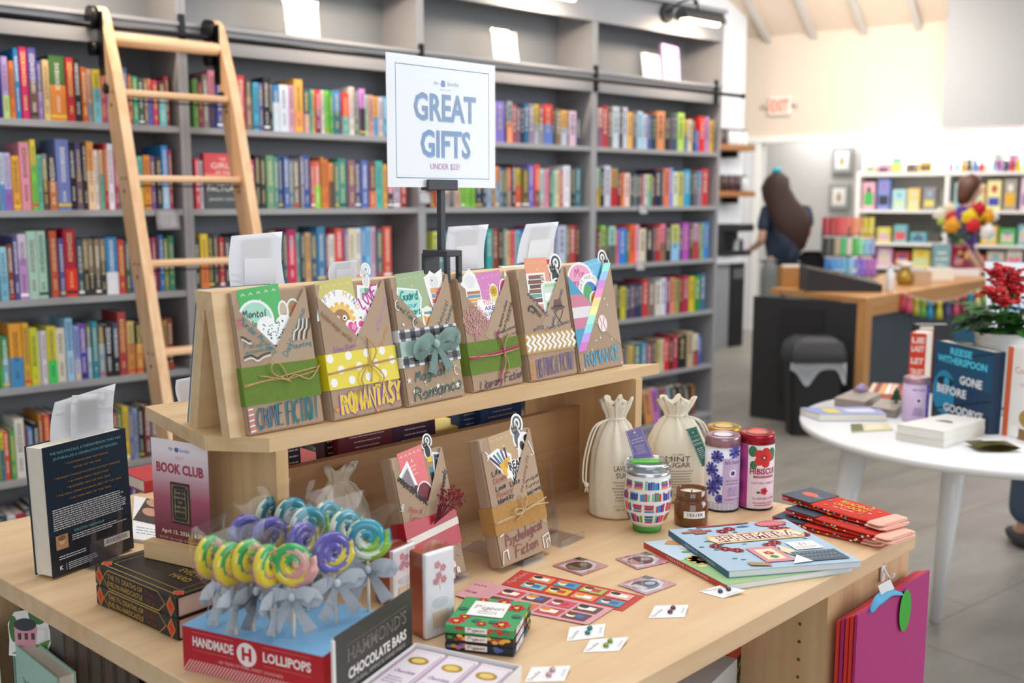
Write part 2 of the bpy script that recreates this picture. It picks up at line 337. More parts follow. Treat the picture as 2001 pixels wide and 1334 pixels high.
b = MB(); farbox(b, paint('b4b4b4', .8, var=.02), SB, SB+2.5, -.35, 0, 2.2, ZTOP+.6); struct(b.obj('wall_bulkhead'))
# ceiling slopes up towards the shop floor, with battens
b = MB(); c0 = [farpt(S0-.15, .1, ZTOP), farpt(SB+2.6, .1, ZTOP), farpt(SB+2.6, -3.2, ZTOP+1.6), V((on(1455, 200, (0, 6.95, 0), (0, 1, 0)).x-3.3, 6.94, ZTOP+1.65))]
b.hull8(paint('e2d2c0', .8, var=.02), c0, [p+V((0,0,.08)) for p in c0]); struct(b.obj('ceiling'))
for i, px in enumerate((1502, 1592, 1690, 1796)):
    p = onfar(px, [83, 78, 66, 54][i]); s = (p-WA).dot(FD); b = MB()
    q = [farpt(s-.032, 0, ZTOP-.035), farpt(s+.032, 0, ZTOP-.035), farpt(s+.032, -3.2, ZTOP+1.55), farpt(s-.032, -3.2, ZTOP+1.55)]
    b.hull8(paint('c9c5c0', .7, var=.02), q, [v+V((0,0,.06)) for v in q]); struct(b.obj('trim_%d' % (i+2)))
b = MB(); ycw = 6.95; xcr = on(1455, 200, (0, ycw, 0), (0, 1, 0)).x; b.box(paint('e3e8f0', .7, var=.02), (5.2, ycw, 0), (xcr, ycw+.12, 4.4)); struct(b.obj('wall_cafe'))
# ================================================================ bookcase
GREY = paint('9a9a9d', .5, var=.03, scale=6); GREYD = paint('858a90', .6, var=.03, scale=6)
SH = [1.80, 1.46, 1.12, .785, .425, .10]; BAYS = [.62, 1.838, 3.05, 4.268, 5.43]
BNAME = ['far left bay', 'second bay', 'middle bay', 'right bay']
for k in range(4):
    x0, x1 = BAYS[k], BAYS[k+1]
    t = thing('bookcase', ['grey bookcase unit at the far left, behind the left rail of the ladder', 'grey bookcase unit second from the left, behind the right rail of the ladder', 'grey bookcase unit half hidden behind the GREAT GIFTS sign', 'grey bookcase unit at the right end with a lit black lamp on its frieze'][k], 'bookcase', (x0, YB, 0), group='grey bookcase units along the wall'); w = x1-x0
    for s in (0, 1):
        b = MB(); b.box(GREY, (s*(w-.022), 0, 0), (s*(w-.022)+.022, BD, 2.68), .002); b.obj('side_panel', t)
    b = MB(); b.box(GREYD, (.022, BD-.012, 0), (w-.022, BD-.002, 2.66)); b.obj('back_panel', t)
    for z in SH:
        b = MB(); b.box(GREY, (.022, .004, z-.026), (w-.022, BD-.012, z), .002); b.obj('shelf', t)
    b = MB(); b.box(GREY, (.022, .002, 2.105), (w-.022, .03, 2.215), .002); b.box(GREY, (.022, .03, 2.19), (w-.022, BD-.012, 2.215)); b.box(GREY, (.0, -.012, 2.205), (w, .002, 2.22)); b.obj('header_shelf', t)
    b = MB(); b.box(GREY, (.0, -.004, 2.49), (w, .022, 2.68), .002); b.box(GREY, (.022, .022, 2.655), (w-.022, BD, 2.675)); b.box(GREY, (0, -.03, 2.66), (w, -.004, 2.685)); b.obj('frieze', t)
    b = MB(); b.box(GREY, (.022, .02, 0), (w-.022, .04, .074)); b.obj('plinth', t)
BLK = paint('1b1b1d', .45, var=.05); BLKM = paint('202022', .35, .6, .05)
# library rail and ladder
t = thing('ladder_rail', 'long black ladder rail running along the header of the bookcases', 'rail', (.4, YB-.06, 2.16))
b = MB(); b.cyl(BLKM, (0, 0, 0), (5.17, 0, 0), .011); b.ball(BLKM, (5.17, 0, 0), .017); b.obj('rail_tube', t)
for x in (BAYS[1], BAYS[2], BAYS[3], 5.36):
    b = MB(); b.box(BLKM, (x-.4-.012, .045, -.055), (x-.4+.012, .059, .09)); b.cyl(BLKM, (x-.4, .045, 0), (x-.4, 0, 0), .008); b.obj('rail_bracket', t)
LW = wood('ecc49a', 'd9a877', 'z', .45)
LWX = wood('ecc49a', 'd9a877', 'x', .45)
t = thing('library_ladder', 'light wooden library ladder hooked on the black rail', 'ladder', (1.735, 3.49, 0)); DY = .27                     # leans .27 back per metre
def ly(z): return z*DY+.0
for sx in (-.235, .235):
    b = MB(); zt = 2.235; P = []
    for z, a in ((.0, 0), (.6, 0), (1.2, 0), (1.84, 0)): P.append((ly(z)-.058, z))
    for z, dy in ((1.98, -.054), (2.08, -.038), (2.17, -.028), (2.215, -.012), (2.235, .012), (2.228, .034), (2.2, .045), (2.165, .04), (2.13, .018), (2.09, .012), (2.05, .03), (2.0, .058), (1.96, .03), (1.92, .02), (1.88, .032), (1.84, .058)): P.append((ly(z)+dy, z))
    for z in (1.2, .6, .0): P.append((ly(z)+.058, z))
    n = len(P); vs = [(sx-.019, y, z) for y, z in P]+[(sx+.019, y, z) for y, z in P]
    bv, fs = b.raw(LW, vs, [tuple(range(n)), tuple(range(n, 2*n))[::-1]]+[(i, (i+1) % n, n+(i+1) % n, n+i) for i in range(n)])
    so = b.obj('side_rail', t)
    for z in (.57, .90, 1.23, 1.55, 1.875):
        b = MB()
        for dy, dz, r in ((-.018, .03, .005), (.02, .03, .005), (.002, -.018, .007)): b.cyl(BLK, (sx-.0205, ly(z)+dy, z+dz), (sx-.0185, ly(z)+dy, z+dz), r, n=10)
        b.obj('bolt', so)
    h = bpy.data.objects.new('roller_hook', None); COL.objects.link(h); h.parent = t
    b = MB(); b.box(BLKM, (sx-.024, ly(2.05)-.004, 1.97), (sx-.017, ly(2.1)+.035, 2.21), .003); b.obj('hook_plate', h)
    for z in (2.19, 2.075):
        b = MB(); b.cyl(BLKM, (sx-.05, ly(2.16)+.03+(.0 if z > 2.1 else .0), z), (sx-.022, ly(2.16)+.03, z), .044 if z > 2.1 else .028, n=20); b.obj('roller_wheel', h)
    b = MB(); b.cyl(BLKM, (sx-.03, ly(1.92)+.022, 1.92), (sx+.017, ly(1.92)+.022, 1.92), .02, n=16); b.obj('hook_stop', h)
    b = MB(); b.cyl(BLK, (sx-.02, ly(0), .03), (sx+.045, ly(0), .03), .03, n=16); b.obj('foot_wheel', t)
for z in (.3, .6, .93, 1.26, 1.58, 1.905):
    b = MB(); b.cbox(LWX, (0, ly(z), z), (.44, .075, .024), .008); b.obj('rung', t)
for z in (.6, .93, 1.26, 1.58, 1.905):
    b = MB(); b.cyl(BLKM, (-.22, ly(z)-.01, z-.028), (.22, ly(z)-.01, z-.028), .003, n=8); b.obj('tie_rod', t)
b = MB(); b.cyl(LWX, (-.22, ly(2.13)-.012, 2.11), (.22, ly(2.13)-.012, 2.11), .026); b.obj('grip_bar', t)
# picture lamps on the frieze
def lamp(x, label):
    t = thing('picture_lamp', label, 'lamp', (x, YB-.004, 2.6), group='black picture lamps on the bookcase frieze')
    b = MB(); b.cyl(BLK, (0, 0, 0), (0, -.02, 0), .058, .05, 24); b.obj('wall_plate', t)
    b = MB(); b.tube(BLK, smooth([(0, -.015, 0), (.03, -.09, .06), (.09, -.15, .07), (.1, -.16, .01)]), .007); b.ball(BLK, (.09, -.15, .055), .014); b.obj('arm', t)
    b = MB(); n = 14; g = []
    for xx in (-.05, .31):
        g.append([(xx, -.16+.05*math.cos(math.radians(-10+200*k/n)), -.045+.055*math.sin(math.radians(-10+200*k/n))) for k in range(n+1)])
    b.sheet(paint('4a4a4c', .4, .3), g, .003)
    for xx in (-.05, .31): b.prism(paint('4a4a4c', .4, .3), [(-.16+.05*math.cos(math.radians(-10+200*k/n)), -.045+.055*math.sin(math.radians(-10+200*k/n))) for k in range(n+1)], 0, .004, Matrix(((0,0,1,xx-.002),(1,0,0,0),(0,1,0,0),(0,0,0,1))))
    b.obj('lamp_shade', t)
    for x0 in (-.035, .14):
        b = MB(); b.cyl(emit('ffe3b8', 9), (x0, -.16, -.045), (x0+.15, -.16, -.045), .022, n=12); b.obj('bulb', t)
    d = bpy.data.lights.new('lamp_light', 'AREA'); d.shape = 'RECTANGLE'; d.size = .3; d.size_y = .06; d.energy = 5.5; d.color = (1, .8, .6)
    o = bpy.data.objects.new('lamp_light', d); COL.objects.link(o); o.parent = t; o.location = (.13, -.16, -.075); o.rotation_euler = (math.radians(28), 0, 0)
lx = on(1300, 32, (0, YB, 0), (0, 1, 0)); lamp(lx.x, 'black picture lamp at the right end, above the lilac book')
lamp(lx.x-1.22, 'black picture lamp cut by the top of the photo, above the middle bay')
for k in (0, 1): lamp(BAYS[k]+.62, 'added, unseen black picture lamp above the '+['far left bay', 'bay holding the HISTORICAL FICTION card'][k])  # two extra lamps added out of view to brighten the upper cubbies
# section cards standing in the top cubbies
def card(px, py, txt, label, wpx, hpx):
    p = on(px, py, (0, YB+.03, 0), (0, 1, 0)); w = wpx; h = hpx
    t = thing('section_sign', label, 'sign', (p.x, YB+.05, 2.2165), group='white section cards on top of the bookcases'); T = Matrix.Rotation(math.radians(-8), 4, 'X')
    b = MB(); b.box(paint('f4f2f0', .4, var=.01), (-w/2, 0, 0), (w/2, .003, h), T=T); b.box(clear('ffffff', .1), (-w/2-.004, -.0025, 0), (w/2+.004, -.0005, h+.006), T=T); b.cbox(clear('ffffff', .1), (0, .03, .0015), (w, .07, .003)); b.obj('sign_card', t)
    a = Art(lambda u, v, hh: T @ V((u, -.0027-hh, v)))
    for i, s in enumerate(txt): a.text('8a8a92', s, 0, h*(.62-.25*i), h*.12)
    a.rect('e7a0a8', w*.36, h*.9, w*.5, h); a.rect('a8cfe0', -w*.5, 0, -w*.3, h*.1)
    a.done('lettering', t)
card(598, 60, ['HISTORICAL', 'FICTION'], 'white card reading HISTORICAL FICTION on top of the second bay', .17, .17)
card(995, 112, ['MYSTERY', 'THRILLER'], 'white section card on top of the middle bay, right of the sign', .17, .165)
card(1280, 150, ['GENERAL', 'FICTION'], 'white section card on the right bay beside the lilac book', .155, .15)
t = thing('lilac_book', 'lilac book facing out in the top right cubby of the bookcase', 'book', (5.03, YB+.08, 2.2165)); T = Matrix.Rotation(math.radians(-9), 4, 'X') @ Matrix.Rotation(math.radians(4), 4, 'Y')
b = MB(); b.box(paint('c3a9dd', .4), (-.075, 0, 0), (.085, .003, .235), T=T); b.box(paint('c3a9dd', .4), (-.075, .02, 0), (.085, .023, .235), T=T); b.box('c3a9dd', (-.075, .0, 0), (-.072, .023, .235), T=T); b.obj('cover', t)
b = MB(); b.box('eee8dc', (-.072, .003, .003), (.082, .02, .232), T=T); b.obj('page_block', t)
a = Art(lambda u, v, hh: T @ V((u, -hh, v))); a.disc('3a2c50', .055, .17, .022, .012); a.disc('e9e0f2', .055, .17, .012, .005); a.text('f2ecf8', 'QUIET', -.0, .15, .02); a.text('f2ecf8', 'HOURS', 0, .11, .02); a.disc('8468a8', 0, .05, .02, .012); a.done('cover_print', t)
# a wooden framed board on the end panel of the bookcase
t = thing('wall_board', 'thin wood framed board hung on the end panel of the bookcase', 'board', (5.432, YB+.02, 1.97)); b = MB(); b.box(wood('a5753f', '8a5f30', 'z'), (0, 0, 0), (.028, .24, .52), .003); b.obj('board_frame', t); b = MB(); b.box('3a3a3a', (.028, .03, .03), (.031, .21, .49)); b.obj('board_face', t)
def slip(px, py, z, w, h, label):
    p = on(px, py, (0, YB-.004, 0), (0, 1, 0)); b = MB(); b.sheet(paint('f0f0f4', .6, var=.02), [[(p.x-w/2+w*j/4, YB-.003-.012*((i/4)**2), p.z-h*i/4) for j in range(5)] for i in range(5)], .0006); o = tag(b.obj('shelf_talker', fix=True), label, 'label', 'white paper slips on the shelf edges')
    a = Art(lambda u, v, hh: V((p.x+u, YB-.0035-.012*(((-v)/h)**2)-hh-.0004, p.z+v)))
    a.lines('9a9aa6', -w*.4, w*.4, -h*.35, h*.14, 4, h*.05, .4, 3); a.done('print', o)
slip(327, 408, 0, .10, .085, 'white paper slip on the shelf edge right of the ladder'); slip(829, 374, 0, .075, .06, 'white paper slip on the upright behind the sign stand')
slip(1256, 400, 0, .075, .055, 'upper white slip on the shelf edge of the right bay'); slip(1250, 510, 0, .08, .055, 'lower white slip on the shelf edge of the right bay')
# ================================================================ books on the shelves: px of the left edge, colour (upper/lower), height in cm
ROWS = {
(0,0): '0 2d2f7a 24;5 b39ad0/b4cf7a 22.5;19 e0762a 21;30 1d7fb8 26;41 d0105e 26.5;57 57489a/6b4a3a 26.5;75 3d46a0/8d70b8 22;85 d9b982 22.5;99 3f6b2c/e0852a 24.5;131 c22530 24;147 20202a 24;161 d0701f 21;172 d0a898/7a8f9c 20.5;182 d8c030/6fb8c4 20.5;198 c8404a 20;208 9a6ab0 21;220 3a3f50 21;229 b04068 22;235 1c2740 22;242 4f7099 22;251 b05040 19.5;260 3aa287 19;272 3f5a48 18.5;283 8a7a62 18.5;290 e07f55/5060c0 18.5;299 c2405a 18;310 4f1f26/6fc0c8 18;325 8b2d30 20;333',
(0,1): '0 b9cfe0/4a86c8 20.5;10 b9b6dd/8a5fb0 20.5;25 e0a02a 19.5;41 d98c9c 24.5;62 d8c63a/6fbf3a 25.5;74 5fb79e 20;84 7a7f88/5a3f38 20.5;96 3a2a30/c0703a 20;112 6f7fc0 26;139 1c1a20 25;150 4b4478/6a5560 25;163 2a2022 25;172 e59a45/e8c8a0 25.5;187 e6e0e0 22.5;196 d9b98a/4fa595 22.5;205 b02028 25;213 e8e6ee 25;226 c0306a 24;233 3fa060 24.5;247 8a8a90 21;262 5fb7ad/4f9a80 20.5;270 6fc0b4/d8c83a 20.5;282 e08a2a/e0902a 21;296 6b4a92 20.8;306 2c2a30 20.5;318 2a88d0/a8cdec 25;332 b03a4a 23.5;339',
(0,2): '0 8fc5d6/6fb0c8 19.5;16 7a3a38 20.5;28 4a4a8c 23;38 cfc0d8/b48ac0 24;56 a8cdbc 25;76 a8cdbc 25;95 1f4a50 22.5;101 c0563a 25;117 5c5aa0 22;128 b01838/e8301c 25.5;152 2f5060 21.5;164 8a7a62/2a2622 21.5;175 8a7a62/2a2622 21.5;186 8a7a62/2a2622 21.5;197 8a7a62/2a2622 21.5;208 2a80b8/e8e8f0 22;232 c04038 21;247 3f5a68/4a5a28 20.5;256 2a70b0 20;270 303038 21;285 8a4a58 21;300 c05a70 21.5;307 6a3050 22;313 2a7ac8 22.5;322 8a943a 21;331 3f8a70 22;343',
(0,3): '0 7a9a20/2fc04a 19;5 2f8a5a/6fa8b0 19;20 e09a28/3a88c0 23.5;46 d8a828 23.5;60 c8d028 21.5;76 c8c4cc 20;82 e0dce4 20;94 d8cf2a/3ad060 21.5;112 e0dccc 20.5;131 8fc0e6/a8cce8 24;146 8f9fd0/c8c4d8 21;158 6a48a8/4a3aa8 21.5;172 6a7030/9ab0c0 21.5;181 2088a0 22;193 6a5a50/7f9ab0 20.5;206 1a1c22 20.5;222 3a4a60/15161a 21;234 a83a40 25;251 d8b868/d88a40 21;266 22201e/d88a40 20.5;281 4a3a30 20;296 7a5a48 20;310 8a5a50 20;320 b08a40 20.5;330 8a4020 21;341',
(0,4): '0 d8c830/2f7a88 18.5;10 e05030 18.5;21 4f9a50 19;32 e0dcd0 22.5;52 7f3a48 20;57 4a88d8 18.5;68 22242a 20;80 c88028 23;88 d84a48 23;101 2a2a58 23;116 5a3a4a 22;134 8a2a3a 21;150 3a4a5a 21;166 b0a090 22;182 4a2a48 22;200 a84a3a 21;222 a04a5a 20;232 4f7a5a 21;242 e0c030 22;254 6a70a8 20;262 8a98b8 20.5;273 2a2624 21;283 7a3a38 21;297 8a7a78 20;312',
(0,5): '0 6a8a7a 17;7 3f4868 18;17 d8d0cc 18;34 b02848 18;52 4a4f58 19;66 2a3a50 20;90 6a4a3a 20;120 3a4a6a 20;160 7a2a3a 19;200 4a5a4a 20;240 2a2a38 20;258 4a3ab0 21;270 3a3a40 20;282 4a5a70 20;296 3a4a3a 20;310',
(1,0): '380 6fa85a 20;390 a03a48 19;397 8a7a78 22;409 e08a98/2a2c58 24;423 4a50a0 22;436 303a6a 22;452 7a3a48 22;466 c8363a 23;482 3a3a3e/8a6a62 22;495 40a8cc 20.5;507 5a569a 20.5;516 16161a 23;528 2c2c30 23;534 2a80c0/cfe0ec 20;547 dfe3ee 20.5;566 d8a0b8 20.5;577 e8b050/f09a58 23.5;595 4a5a60/d8a098 19.5;606 5fb09a 19.5;613 f0a040 19.5;619 d83a5a/8a2a6a 19.5;628 e0d4c4 19.5;636 6fd04a 19.5;644 4aa040 19.5;652 3a80c8/2f6a78 20;668 e8402a/6aa8a0 19;683 e8d8d0 22;694 4a4a50/6a8a60 21.5;702 e090e0/2a2a2a 21.5;714 b8d0b8 19;721 d09a90 19;731 e8a850/5a9ac8 18.5;741 d0c0c8 18.5;751 4a9ac0 19;762 c87a6a 19;775 6a5a8a 20;786 3a4a50 20;797',
(1,1): '382 d84858 20.5;392 b8d0dc 19.5;399',
(1,2): '382 1f2a22 21;393 e8c838/d87030 22.5;409 222226 22.5;420 4a4a50 22;430 b83040 21;440 3a3640 21;452 2a2a4a 21;464 2a2a30 22;480 4a4a52 22;498 6a6058 22;515 2a2226 22.5;528 8a7a68 23;542 3a2a30 22;554 2f6078 22;562 a81f58/c8204a 23.5;581 6aa8a0 22;589 3a3a48 22;597 c8a068 22;609 2f4f70 22;622 3a7aa8 24.5;639 8a4a48 21;645 e0dcd8 21;657 d85048 23.5;673 8a70a8 23;682 d8d4b8 23.5;697 ddd8d4 23.5;709 2f88c8 24;717 7fc0e8 24;727 c8a8c0 24;737 4a6070 23;749 d0503a 24;765',
(2,1): '843 8a3a2a 18;851 c0502a 18;858 2a2226 18;866 d0b0a0/8a8a88 18;878 d0a898/6a6a70 18;888 b89888 18;902 7ab83a 18;909 7ab83a 18;916 7ab83a 18;923 7ab83a 18;930 14284a 18.5;943 1f2f58 19;951 8aa0b8 19;962 8a6a50 19;969 e09050/8aa0b0 20.5;978 5a6a9a 20;986 1f5a50 20;993 d06a60/8a7a80 20;1001 4a1a1c 22;1010 c8b030/e0603a 20;1020 5a5030 20;1034 6a5fc0 22;1045 e04a50/7a4a50 22;1056 a8d0c8 20;1065 d88aa8 20;1074 3a4a30 19;1080 6ac0b8 19;1086 d8c8a0 19.5;1095 b06a78 19;1103 e4e2ec 22;1117 2a2a2e 21;1125 2f6a78 21;1138'}
ROWS[(1,1,2)] = '491 c03a68 20.5;500 1c1c1e 22.5;511 2c2c2c 22.5;522 6a9a78 22.5;538 5a9088 22;546 1f4a88 22.5;555 4a6aa8 22;565 5a7890 21;575 7a6a5a 21;588 8a8a9a 22.5;594 2f4f98 23;609 c05040 20.5;617 d86a60/8fd040 20.5;628 c88030 22.5;635 d8783a 21.5;645 e09a50/5a4a40 20;655 5a7a6a 20.5;663 3f8f85 22;680 8a6070 21.5;695 3f4068 21;706 5068b0 21.5;721 6a3a3a/d0704a 21;735 4ab0a8 21.5;750 d8a850 20;758 c05068/3a3038 19;770 b8a8b8 19;784 a83038 19;796'
MASS = {
(2,0): '850 8a9ab0 20;862 3a4a6a 20;876 c06a5a 20;890 5a8a6a 20;905 d8c8b0 20;920 2a2a38 21;935 a04a6a 20;950 c84a58 20;959 d8c8c8 20;968 7f70c8 21;986 25202c 21.5;990 8f9aa0/f09a70 21.5;1001 a04a50 20;1009 7a5a78 19;1017 14202c 20;1024 1f6090 21;1033 8a8098 21;1043 b8a830/a8a8b8 21;1053 8a4050/8a8a90 21;1062 c83a38/5a7ac0 21.5;1080 3a3236 20;1086 7a6a50 19.5;1096 e0a850/b8c0d0 19;1108 5a4020 18;1112 d8b8cc 19;1126 3a3a58 16;1134',
(2,2): '846 c8d060 22;856 5a8a90 22;866 3a7a98 22;876 8f6ac0 23;886 a06a80 22;895 e08850 23;908 5a9ac0 22.5;916 141418 22;950 2aa0a0 22.5;963 8a3a28 23;973 2a2a2c 22.5;984 8a9098 22.5;990 c8c070 21.5;996 d85a70 21.5;1007 6ab8c0 21.5;1017 2a4ab0 22;1026 3a3a40 22;1042 e05a68 23.5;1054 2a2a30 22;1068 d05060 23.5;1082 5a7aa0 22;1090 b8c0dc 23.5;1106 6a7050 23.5;1113 b03a40 23.5;1124 5a2028 23;1132',
(3,0): '1168 d8b0a8/8a5a78 22;1177 b83038 23.5;1188 6a5a50 22;1197 c8d4dc 23.5;1210 2f3438 22.5;1217 c8c8d8 23.5;1226 e8b050 21;1236 6a5a68 22;1245 a8cce0 22;1256 c0c4dc 20.5;1265 3f5a9a 20;1273 1f3a40 20;1283 d89060 23;1299 1c1824 21;1308 5a4a50 21;1313 3f4f70 22;1324 b8d860 23;1337 c8a030/4a70a0 19;1343 d8c4a8 19.5;1353 2c3034 20;1358 4a6ac0 13;1366 e02c28 22;1377 b890c0 22;1386 d8a840 20;1394',
(3,1): '1165 a8c8b8/c0a040 22;1172 1c1818 22;1181 c4c8dc 23.5;1193 b08a50/b81420 22;1207 2a2226 21;1213 e0703a 19.5;1220 e8c8c0 19.5;1231 39424a 19;1238 5a6670 19;1245 39424a 19;1252 a05a60 19;1259 c8ccd4 19;1266 a8c860/6aa890 19;1273 5a2a38 19;1279 14143a 22;1293 5a5a6a 22;1297 e07850 23;1308 7a88d8 23.5;1315 d0dcc0 21;1325 c0b850 21;1336 2a9ac8 22.5;1349 1c1420 22;1354 5a5a62 22;1362 3a8ab0/8a8090 22;1371 c03038 23.5;1384',
(3,2): '1167 6a2a28 21;1174 8fc050/8a8a70 23;1184 1a1a1a 23;1189 9accb8/5a5a58 22.5;1203 d87080 20;1209 2a78d8 21;1223 3f7a60 20;1230 f0602a 23;1242 e0a8c0 23;1249 d8d0b8 20.5;1262 141416 21;1276 6a4050 22;1282 b01818 23;1290 e88098/8a6a50 23;1300 141a1c 22.5;1311 c0c878/8ac0e8 22.5;1327 5a2a4a 22;1333 b04ab8 23.5;1346 4a3a28 22;1354 c0a0b0/b03a30 23;1364 8a5a70 23;1369 90b870 23;1374 3a80c8 23.5;1385',
(3,3): '1170 3a3a48 21;1182 6a5a4a 21;1192 8a8098 21;1200 d0c088 21;1205 2a2a2c 20;1212 c8c02a 19.5;1223 1f3f68 20;1231 5a3a58 21;1240 2a2a58 21;1247 1f3f58 21;1255 c83038 23;1266 7a6a62 22;1280 d8d4c8 21;1291 d8d8ea 23;1301 7a3a70 23;1309 e08868 23;1318 9a9a58 22;1327 8a2038 23;1334 a82a48 23.5;1346 d0c020 22.5;1357 2f8a3a 23;1368 3f6a90 24;1378',
(3,4): '1170 3a4a58 20;1185 8a4a3a 20;1198 4a4a58 20;1210 2a2222 20;1219 6a6a70 19;1228 e0b848 19;1238 1f6a6a 20;1252 3f80a8 20;1264 a04a5a 19;1273 4a4438 20.5;1283 c8b868 20;1291 d8d0b8 20;1297 d82a30 20;1307 5a1a20 20;1315 b02a44 22;1324 1a1c1e 21;1342 c0a888 23;1354 d8dcc8/a04a38 21;1364 3a5ac0 20;1370',
(3,5): '1190 2a2a28 21;1210 3a2a20 21;1228 1f3a34 21;1248 2a3a34 21;1262 d8904a 21;1278 c070c0 22;1292 3a5a58 21;1299 9a2a28 21;1308 7a98b0 21;1316 2a2a30 21;1330 14161a 21;1342 5a5a60 20;1350 7a4a2a 20;1358'}
def x_at(px, y, z):                                                    # X on the plane y at height z that shows at column px
    q = (px-CX)/F; return -(y*RT.y-q*(y*FW.y+(z-EYE)*FW.z))/(RT.x-q*FW.x)
import colorsys
def hue_name(h):
    r, g, bl = [int(h[i:i+2], 16)/255 for i in (0, 2, 4)]; hh, s, v = colorsys.rgb_to_hsv(r, g, bl); hh *= 360
    if v < .24: return 'black'
    if s < .14: return 'white' if v > .84 else 'light grey' if v > .65 else 'grey'
    d = 'dark ' if v < .5 else 'pale ' if s < .35 and v > .7 else ''
    for lim, n in ((14, 'red'), (40, 'orange' if v > .62 and s > .4 else 'brown'), (68, 'yellow' if v > .6 else 'olive'), (155, 'green'), (190, 'teal'), (250, 'blue'), (290, 'purple'), (335, 'pink'), (361, 'red')):
        if hh < lim:
            if n == 'orange' and s < .42: n = 'tan'
            if n == 'red' and s < .5 and v > .7: n = 'pink'
            return (d if n not in ('olive', 'brown', 'tan') else '')+n
ORD = 'first second third fourth fifth sixth seventh eighth ninth tenth eleventh twelfth thirteenth fourteenth fifteenth sixteenth seventeenth eighteenth nineteenth twentieth'.split()
def ordn(i):
    if i < 20: return ORD[i]
    return ['twenty-', 'thirty-'][(i+1)//10-2]+ORD[(i+1) % 10-1] if (i+1) % 10 else ['twentieth', 'thirtieth', 'fortieth'][(i+1)//10-2]
RNAME = ['top row', 'second row', 'third row', 'fourth row', 'fifth row', 'bottom row']
PAGES = paint('e6decd', .8, var=.08, scale=60)
def c_shape(w, d):                                                     # section of a bound cover, spine towards -y
    t = .0018; r = min(.004, w*.3); return [(0, d), (0, r), (r*.4, r*.3), (r, 0), (w-r, 0), (w-r*.4, r*.3), (w, r), (w, d), (w-t, d), (w-t, t*2), (t, t*2), (t, d)]
def spine_art(o, w, h, c1, c2, f, rnd, dep):
    r, g, bl = [int(c1[i:i+2], 16) for i in (0, 2, 4)]; lum = (.3*r+.59*g+.11*bl)/255
    ink = rnd.choice(['f2ede0', 'e8d7a0', 'ffffff', 'f3e27a']) if lum < .55 else rnd.choice(['23232b', '3a2a2a', '2a3560', '7a2030'])
    a = Art(lambda u, v, hh: V((u, -hh, v)), .0006)
    if c2: a.rect(c2, .0008, 0, w-.0008, h*(1-f))
    k = min(w*.5, .016)
    def bars(v0, v1):
        v = v1
        while v > v0+.006:
            L = rnd.uniform(.004, .009); e = max(v0, v-L); kk = k*rnd.uniform(.7, 1)
            if rnd.random() < .5: a.rect(ink, w/2-kk/2, e, w/2-kk/2+kk*.28, v, lay=False); a.rect(ink, w/2+kk*.2, e, w/2+kk/2, v, lay=False)
            else: a.rect(ink, w/2-kk/2, e+L*.3, w/2+kk/2, v-L*.15, lay=False)
            v = e-L*.35
        a.lay()
    if w > .012: m0 = rnd.uniform(.28, .5)*h; bars(m0, h*rnd.uniform(.86, .95)); k *= .7; bars(h*.1, m0-h*rnd.uniform(.06, .14))
    if w > .02 and rnd.random() < .35: a.rect(rnd.choice(['e8c840', 'ffffff', '202024', 'd04030']), .001, h*.05, w-.001, h*.09)
    return a
def shelf_book(x, w, h, dep, z, c1, c2, f, rnd, mass=None, lean=0, yoff=0):
    T = Matrix.Translation((x, YB+.018+yoff, z)) @ Matrix.Rotation(lean, 4, 'Y'); d = dep
    if mass is not None:
        mass.T = T; mass.prism(c1, c_shape(w, d), 0, h); mass.box(PAGES, (.0018, .004, .003), (w-.0018, d-.004, h-.004))
        if c2: mass.box(c2, (.001, -.0006, 0), (w-.001, .001, h*(1-f)))
        if w > .012:
            v = h*.9; ik = rnd.choice(['c9c2b0', 'b8a878', 'd8d2c4']) if int(c1[:2], 16)+int(c1[2:4], 16) < 290 else rnd.choice(['3a3a42', '5a4a48', '3f4a68'])
            while v > h*.35: L = rnd.uniform(.006, .02); mass.box(ik, (w*.32, -.0008, max(h*.3, v-L)), (w*.62, .001, v)); v -= L+rnd.uniform(.003, .012)
        return
    b = MB(); b.prism(c1, c_shape(w, d), 0, h); o = b.obj('book'); o.matrix_world = T
    b = MB(); b.box(PAGES, (.0018, .004, .003), (w-.0018, d-.004, h-.004)); b.obj('page_block', o)
    spine_art(o, w, h, c1, c2, f, rnd, d).done('spine_print', o); return o
def parse(s): return [e.split() for e in s.split(';')]
cnt = {}
for key, s in ROWS.items():
    bay, row = key[:2]; E_ = parse(s); z = SH[row]+.0008; rnd = random.Random(str(key)); i0 = cnt.get((bay, row), 0); 
    if len(key) == 3: i0 += 1                                            # the face-out book between counts too
    for i, e in enumerate(E_[:-1]):
        X0 = x_at(float(e[0]), YB+.02, z+.09); X1 = x_at(float(E_[i+1][0]), YB+.02, z+.09)
        c = e[1].split('/'); h = float(e[2])/100*(1.0 if row == 0 else 1.04); h = min(h, .29 if row == 0 else .305)
        o = shelf_book(X0+.0006, X1-X0-.0012, h, rnd.uniform(.14, .17) if h < .235 else rnd.uniform(.17, .2), z, c[0], c[1] if len(c) > 1 else None, .35+.3*rnd.random(), rnd, yoff=rnd.uniform(0, .012))
        nm = hue_name(c[0])+(' and '+hue_name(c[1]) if len(c) > 1 and hue_name(c[1]) != hue_name(c[0]) else '')
        tag(o, '%s book, %s from left, %s, %s' % (nm, ordn(i0+i), RNAME[row], BNAME[bay]), 'book', 'books on the bookcase shelves')
    cnt[(bay, row)] = i0+len(E_)-1
mass = MB()
